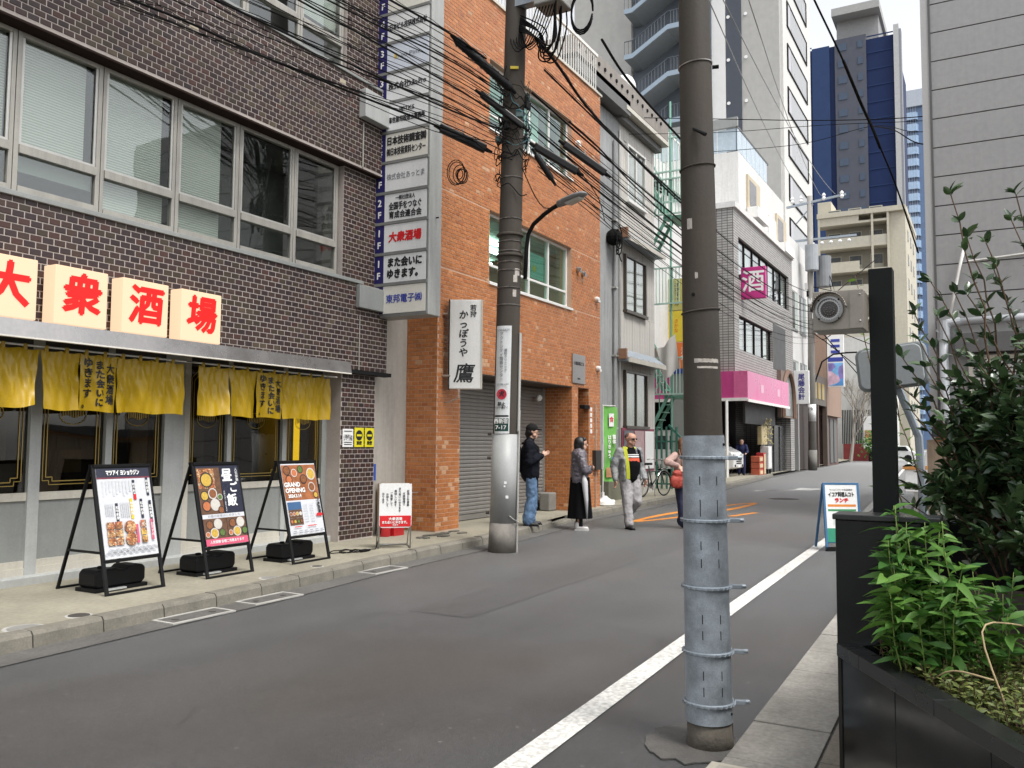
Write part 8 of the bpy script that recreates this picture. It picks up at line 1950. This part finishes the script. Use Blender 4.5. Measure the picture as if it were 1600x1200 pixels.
MB().tube([(5.78, .52, 1.95), (5.85, .40, 1.6), (5.9, .35, .3)], .025, 10).build('stem', galv_b, mr)

# ------------------------------------------------------------------ planting
def leaf_mesh(name, L, W, m, fold=.25, curl=.25, n=4):
    b = MB(); vs = []; fs = []
    for i in range(n+1):
        t = i/n; w = W*math.sin(math.pi*min(1, t*.92+.05))**.8*(1-.25*t) if 0 < i < n else .001
        x = L*t; z = -curl*L*t*t
        vs += [(x, -w/2, z + fold*w/2), (x, 0, z), (x, w/2, z + fold*w/2)]
    for i in range(n):
        a = i*3; fs += [(a, a+1, a+4, a+3), (a+1, a+2, a+5, a+4)]
    b.add(vs, fs); return b.mesh(name, m, smooth=True)
def leafmat(name, c, c2, rough=.35, spec=.5, tr=.15):
    m = bpy.data.materials.new(name); m.use_nodes = True; N, L = nodes(m); p = N['Principled BSDF']; p.inputs['Roughness'].default_value = rough; p.inputs['Specular IOR Level'].default_value = spec
    oi = N.new('ShaderNodeObjectInfo'); ge = N.new('ShaderNodeNewGeometry')
    ad = N.new('ShaderNodeMath'); ad.operation = 'ADD'; L.new(oi.outputs['Random'], ad.inputs[0]); L.new(ge.outputs['Random Per Island'], ad.inputs[1])
    fr_ = N.new('ShaderNodeMath'); fr_.operation = 'FRACT'; L.new(ad.outputs[0], fr_.inputs[0])
    mx = N.new('ShaderNodeMix'); mx.data_type = 'RGBA'; mx.inputs[6].default_value = (*c, 1); mx.inputs[7].default_value = (*c2, 1); L.new(fr_.outputs[0], mx.inputs[0]); L.new(mx.outputs[2], p.inputs['Base Color'])
    tb_ = N.new('ShaderNodeBsdfTranslucent'); L.new(mx.outputs[2], tb_.inputs[0]); ms = N.new('ShaderNodeMixShader'); ms.inputs[0].default_value = tr
    L.new(p.outputs[0], ms.inputs[1]); L.new(tb_.outputs[0], ms.inputs[2]); L.new(ms.outputs[0], N['Material Output'].inputs[0])
    return m
camel = leafmat('camellia_leaf', (.020,.050,.022), (.10,.165,.065), .26, .75, .12)
fresh = leafmat('fresh_leaf', (.10,.22,.035), (.20,.34,.06), .5, .4, .3)
weedm = leafmat('weed_leaf', (.035,.12,.022), (.13,.27,.045), .5, .4, .25)
azal = leafmat('azalea_leaf', (.05,.085,.02), (.20,.23,.06), .5, .4, .15)
bark = mat('shrub_bark', (.12,.075,.045), .85, var=.25, scale=12, bump=.5)
twig_m = mat('twig', (.10,.06,.035), .8, var=.2, scale=12)
EYE = Vector((0, 0, 1.55))
def scatter_leaves(root, L_, meshes, nsingle=300, name='leaf'):
    """L_: list of matrices; the nearest ones are single leaves, the rest one joined part"""
    L_.sort(key=lambda M: (M.to_translation() - EYE).length)
    rnd = random.Random(2)
    for M in L_[:nsingle]: link_at(name, rnd.choice(meshes), M, root)
    rest = L_[nsingle:]
    if rest:
        V, F, MI = [], [], []
        tmpl = [([v.co.copy() for v in me.vertices], [tuple(p.vertices) for p in me.polygons]) for me in meshes]
        for M in rest:
            vs, fs = rnd.choice(tmpl); b0 = len(V); V += [tuple(M @ v) for v in vs]; F += [tuple(b0+i for i in f) for f in fs]
        me = bpy.data.meshes.new(name + '_mass'); me.from_pydata(V, [], F); me.materials.append(meshes[0].materials[0]); me.polygons.foreach_set('use_smooth', [True]*len(F)); me.update()
        o = bpy.data.objects.new(name + '_mass', me); col.objects.link(o); put(o, root); o['kind'] = 'stuff'
def leaf_at(p, d, s, rnd):
    d = Vector(d).normalized(); q = d.to_track_quat('X', 'Z'); return Matrix.Translation(p) @ q.to_matrix().to_4x4() @ Matrix.Rotation(rnd.uniform(-1.0, 1.0), 4, 'X') @ Matrix.Scale(s, 4)
# --- the tall glossy shrub
cs = thing('camellia_shrub', 'tall dark glossy evergreen shrub with long bare shoots in the planter', 'shrub', (5.0, -.25, .7))
rnd = random.Random(77); Lv = []; stems = []
base = Vector((4.85, -.36, .72))
def branch(p, d, L, r, depth):
    n = 6; pts = [p]; dd = d.normalized()
    for i in range(n):
        dd = (dd + Vector((rnd.uniform(-.16,.16), rnd.uniform(-.16,.16), rnd.uniform(-.03,.14)))).normalized(); pts.append(pts[-1] + dd*L/n)
    stems.append((pts, r, depth))
    if depth < 3:
        k = (5, 5, 4)[depth]
        for i in range(k):
            t = rnd.uniform(.3, 1.0); j = min(n-1, int(t*n)); q = pts[j].lerp(pts[j+1], t*n - j)
            side_ = Vector((rnd.uniform(-1,1), rnd.uniform(-1,1), rnd.uniform(-.35,.7))); branch(q, dd*.6 + side_, L*rnd.uniform(.45, .7), r*.55, depth+1)
    if depth >= 2:
        for i in range(1, n+1):
            for q in range(3 if depth == 3 else 2):
                dr = (pts[i]-pts[i-1]).normalized() + Vector((rnd.uniform(-1,1), rnd.uniform(-1,1), rnd.uniform(-.6,.6))); Lv.append(leaf_at(pts[i], dr, rnd.uniform(.7, 1.2), rnd))
for (dx, dy, dz, L) in ((.05,.18,.9,.85),(-.15,-.05,.9,.9),(.25,-.1,.9,.95),(.05,-.35,.85,1.0),(-.25,.30,.65,.8),(-.1,-.6,.7,1.0),(.1,.42,.6,.75),(-.35,-.3,.55,.75),(.3,.25,.6,.8),(-.45,.20,.32,.65),(-.5,-.1,.28,.8),(-.45,-.5,.30,.85),(-.2,.40,.38,.6),(-.3,-.8,.35,.9),(-.6,.0,.45,.65)):
    branch(base + Vector((rnd.uniform(-.08,.08), rnd.uniform(-.10,.10), 0)), Vector((dx, dy, dz)), L, .017, 0)
# long thin shoots above the mass
shoots = [((4.85,.00,1.65),(4.75,.16,2.80)),((4.9,-.05,1.7),(4.95,.10,2.62)),((4.95,-.15,1.7),(4.8,.02,2.55)),((5.0,-.2,1.7),(4.9,-.14,2.80)),((4.9,-.3,1.7),(4.9,-.25,2.9)),((4.95,.1,1.5),(5.0,.36,2.25)),((4.9,.15,1.4),(4.85,.40,2.0)),((4.8,.1,1.3),(4.6,.40,1.85)),((5.0,.0,1.6),(5.05,.28,2.42)),((5.0,-.1,1.8),(5.0,-.02,2.45)),((4.85,-.05,.9),(4.70,.36,1.72)),((4.9,-.1,.95),(4.8,.30,1.95)),((4.8,0,.9),(4.62,.33,1.45)),((4.9,.0,1.0),(4.95,.33,2.1)),((4.85,-.05,1.0),(4.85,.24,2.2)),((4.8,.05,.85),(4.66,.40,1.30)),((4.95,-.15,1.2),(5.0,.16,2.35)),((4.9,-.2,1.4),(4.82,.08,2.30)),((4.85,-.1,1.0),(4.72,.20,1.75)),((4.8,-.05,.95),(4.60,.22,1.50)),((4.95,-.3,1.6),(5.0,-.10,2.70)),((4.9,-.35,1.6),(4.85,-.18,2.60)),((4.9,-.2,1.2),(4.75,.05,1.95)),((4.85,-.1,1.1),(4.9,.14,2.0))]
for a, c in shoots:
    a, c = Vector(a), Vector(c); n = 8; pts = [a.lerp(c, i/n) + Vector((rnd.uniform(-.015,.015), rnd.uniform(-.015,.015), 0)) + Vector((0, -.05*math.sin(math.pi*i/n), 0)) for i in range(n+1)]
    stems.append((pts, .006, 4))
    for i in range(2, n+1):
        for q in range(3 if i < n else 5):
            dr = (c-a).normalized()*.7 + Vector((rnd.uniform(-1,1), rnd.uniform(-1,1), rnd.uniform(-.3,.5))); Lv.append(leaf_at(pts[i] + Vector((rnd.uniform(-.01,.01),)*3), dr, rnd.uniform(.7, 1.05), rnd))
tm, tw_ = MB(), MB()
for pts, r, dp in stems:
    (tm if dp == 0 else tw_).tube(pts, [r*(1-.6*i/len(pts)) for i in range(len(pts))], 6 if dp == 0 else 4)
tm.build('trunk', bark, cs, smooth=True, kind='stuff'); tw_.build('twigs', twig_m, cs, kind='stuff')
MB().tube([(4.86,-.36,.68),(4.85,-.34,1.0),(4.84,-.28,1.35),(4.88,-.20,1.7)], [.03,.026,.02,.012], 10).build('stem', bark, cs, smooth=True)
scatter_leaves(cs, Lv, [leaf_mesh('leaf', .075, .040, camel, .3, .2), leaf_mesh('leaf', .066, .036, camel, .2, .35), leaf_mesh('leaf', .082, .040, camel, .35, .1)])
# --- pale new shoots near the post
def sprig(root, p, d, L, n, mesh_s, s0=1.0, stem=twig_m):
    pts = [Vector(p) + Vector(d)*L*i/5 + Vector((rnd.uniform(-.01,.01), rnd.uniform(-.01,.01), -.02*(i/5)**2)) for i in range(6)]
    MB().tube(pts, [.004, .0035, .003, .0025, .002, .0015], 5).build('stem', stem, root, smooth=True)
    out = []
    for k in range(n):
        t = .25 + .75*k/n; j = min(4, int(t*5)); q = pts[j].lerp(pts[j+1], t*5-j); a = k*2.4
        out.append(leaf_at(q + Vector((rnd.uniform(-.008,.008), rnd.uniform(-.008,.008), 0)), Vector(d).normalized()*.4 + Vector((math.cos(a), math.sin(a), rnd.uniform(-.5, .8))), s0*rnd.uniform(.45, 1.25), rnd))
    return out
# --- lanky bright weeds at the block
wd = thing('bright_weeds', 'lush bright green weeds growing against the black planter end', 'weeds', (3.75, .30, .66))
Lw_ = []
for k in range(30):
    p = (3.60 + rnd.uniform(-.12, .18), .19 + rnd.uniform(-.22, .16), .64); h = rnd.uniform(.30, .50) if k else .66
    d_ = Vector((rnd.uniform(-.15,.15), rnd.uniform(-.1,.2), 1)).normalized()
    Lw_ += sprig(wd, p, d_, h, 26, None, rnd.uniform(.8, 1.15), mat('weed_stem', (.16,.22,.05), .6))
for k in range(8): Lw_ += sprig(wd, (3.72+rnd.uniform(-.08,.06), .31+rnd.uniform(-.08,.06), .66), Vector((rnd.uniform(-.1,.1), rnd.uniform(-.1,.15), 1)).normalized(), .55+.06*(k % 3), 24, None, 1.25, mat('weed_stem', (.16,.22,.05), .6))
scatter_leaves(wd, Lw_, [leaf_mesh('leaf', .105, .028, weedm, .25, .6), leaf_mesh('leaf', .085, .034, weedm, .3, .45), leaf_mesh('leaf', .07, .036, weedm, .2, .7)])
# --- low azalea cushion
az = thing('azalea_cushion', 'low small-leaved olive green ground shrub along the planter rim', 'shrub', (3.0, -.15, .66))
La = []; tw2 = MB()
for k in range(1500):
    t = rnd.uniform(.10, 2.2); u = rnd.uniform(.10, .75); p = A + d*t - nrm*u; hh = .70 + .05*math.sin(t*5+u*7) + .03*math.sin(t*13)
    q = Vector((p.x, p.y, .62)); top = Vector((p.x + rnd.uniform(-.05,.05), p.y + rnd.uniform(-.05,.05), hh + rnd.uniform(.02,.12)))
    tw2.tube([q, top], [.003, .0015], 3)
    for j in range(12):
        s = .35 + .65*j/12; a = j*2.4 + k; La.append(leaf_at(q.lerp(top, s), Vector((math.cos(a), math.sin(a), .5)), rnd.uniform(.7, 1.25), rnd))
tw2.build('twigs', twig_m, az, kind='stuff')
scatter_leaves(az, La, [leaf_mesh('leaf', .030, .013, azal, .2, .15, 2), leaf_mesh('leaf', .026, .014, azal, .2, .3, 2)])
# dry canes, litter
t = thing('dry_canes', 'pale dry bent canes sticking out of the planter soil', 'canes', (3.6, .0, .7))
dry = mat('dry_cane', (.42,.32,.18), .8, var=.15)
for pts in ([(3.62,.05,.66),(3.60,.08,.85),(3.66,.06,1.02)], [(3.3,-.02,.68),(3.35,.05,.92),(3.5,-.05,.93),(3.7,-.25,.86)], [(3.5,.22,.70),(3.35,.14,.78),(3.2,.02,.80)], [(3.7,.2,.70),(3.66,.30,.95),(3.68,.34,1.05)]):
    MB().tube(smooth_path(pts, 4), .0032, 5).build('cane', dry, t, smooth=True)
# sprigs of fresh leaves beside the post and at the far pole tree
fs_ = thing('fresh_sprigs', 'pale fresh leafed shoots beside the black post', 'shoots', (4.6, .40, 1.0))
Lf = []
for (p, d_, L) in (((4.5,.36,1.15),(-.1,.25,1),.55),((4.55,.38,1.0),(.1,.35,1),.4),((4.6,.30,1.35),(.0,.3,1),.42),((5.6,.62,1.9),(.1,.15,1),.75),((5.7,.50,1.7),(0,.05,1),.9),((4.52,.42,.95),(-.2,.2,.6),.30)):
    Lf += sprig(fs_, p, Vector(d_).normalized(), L, 12, None, .8)
scatter_leaves(fs_, Lf, [leaf_mesh('leaf', .06, .028, fresh, .3, .3)])
# --- street trees far off: bare tree, small shrub
bt = thing('bare_tree', 'leafless pale tree in front of the far white house', 'tree', (80, 10.9, 0))
tb2 = MB(); rt_ = random.Random(4)
def bare(p, d_, L, r, k):
    q = p + d_*L; tb2.tube([p, p.lerp(q, .5) + Vector((rt_.uniform(-.1,.1),)*3), q], [r, r*.8, r*.55], 4)
    if k:
        for i in range(4): bare(p.lerp(q, rt_.uniform(.5, 1)), (d_ + Vector((rt_.uniform(-.7,.7), rt_.uniform(-.7,.7), rt_.uniform(-.1,.5)))).normalized(), L*.62, r*.55, k-1)
bare(Vector((80, 10.9, 0)), Vector((0,-.1,1)).normalized(), 3.6, .16, 4)
tb2.build('trunk', mat('pale_bark', (.34,.31,.27), .9), bt)
hs_ = thing('far_planter', 'round green planting with a pot at the street end', 'shrub', (82, 8.9, 0))
b = MB(); rh = random.Random(6)
for k in range(900):
    p = Vector((82+rh.gauss(0,.5), 8.8+rh.gauss(0,.6), 1.5+rh.gauss(0,.55))); v = Vector((rh.uniform(-1,1), rh.uniform(-1,1), rh.uniform(-1,1)))*.22; w = Vector((rh.uniform(-1,1), rh.uniform(-1,1), rh.uniform(-1,1)))*.15
    b.add([p, p+v, p+v+w, p+w], [(0,1,2,3)])
b.build('foliage', weedm, hs_, kind='stuff'); MB().lathe((82,8.8,0), [(.5,0),(.7,.9)], 14).build('pot', blk_m, hs_)
fc = thing('far_car', 'white car parked at the far end of the street', 'car', (88, 7.4, 0))
MB().prism([(86,6.20,.3),(86,6.20,.9),(86,6.60,1.0),(86,6.90,1.45),(86,8.60,1.45),(86,9.00,.95),(86,9.30,.85),(86,9.30,.3)], (1.6,0,0)).build('body', van_w, fc, bevel=.06)
MB().prism([(85.99,6.75,1.0),(85.99,7.00,1.38),(85.99,8.50,1.38),(85.99,8.80,1.0)], (-.01,0,0)).build('side_window', van_g, fc)
for y in (6.8, 8.7): MB().cyl((85.95, y, .32), (86.1, y, .32), .32, n=16).build('wheel', blk_m, fc)
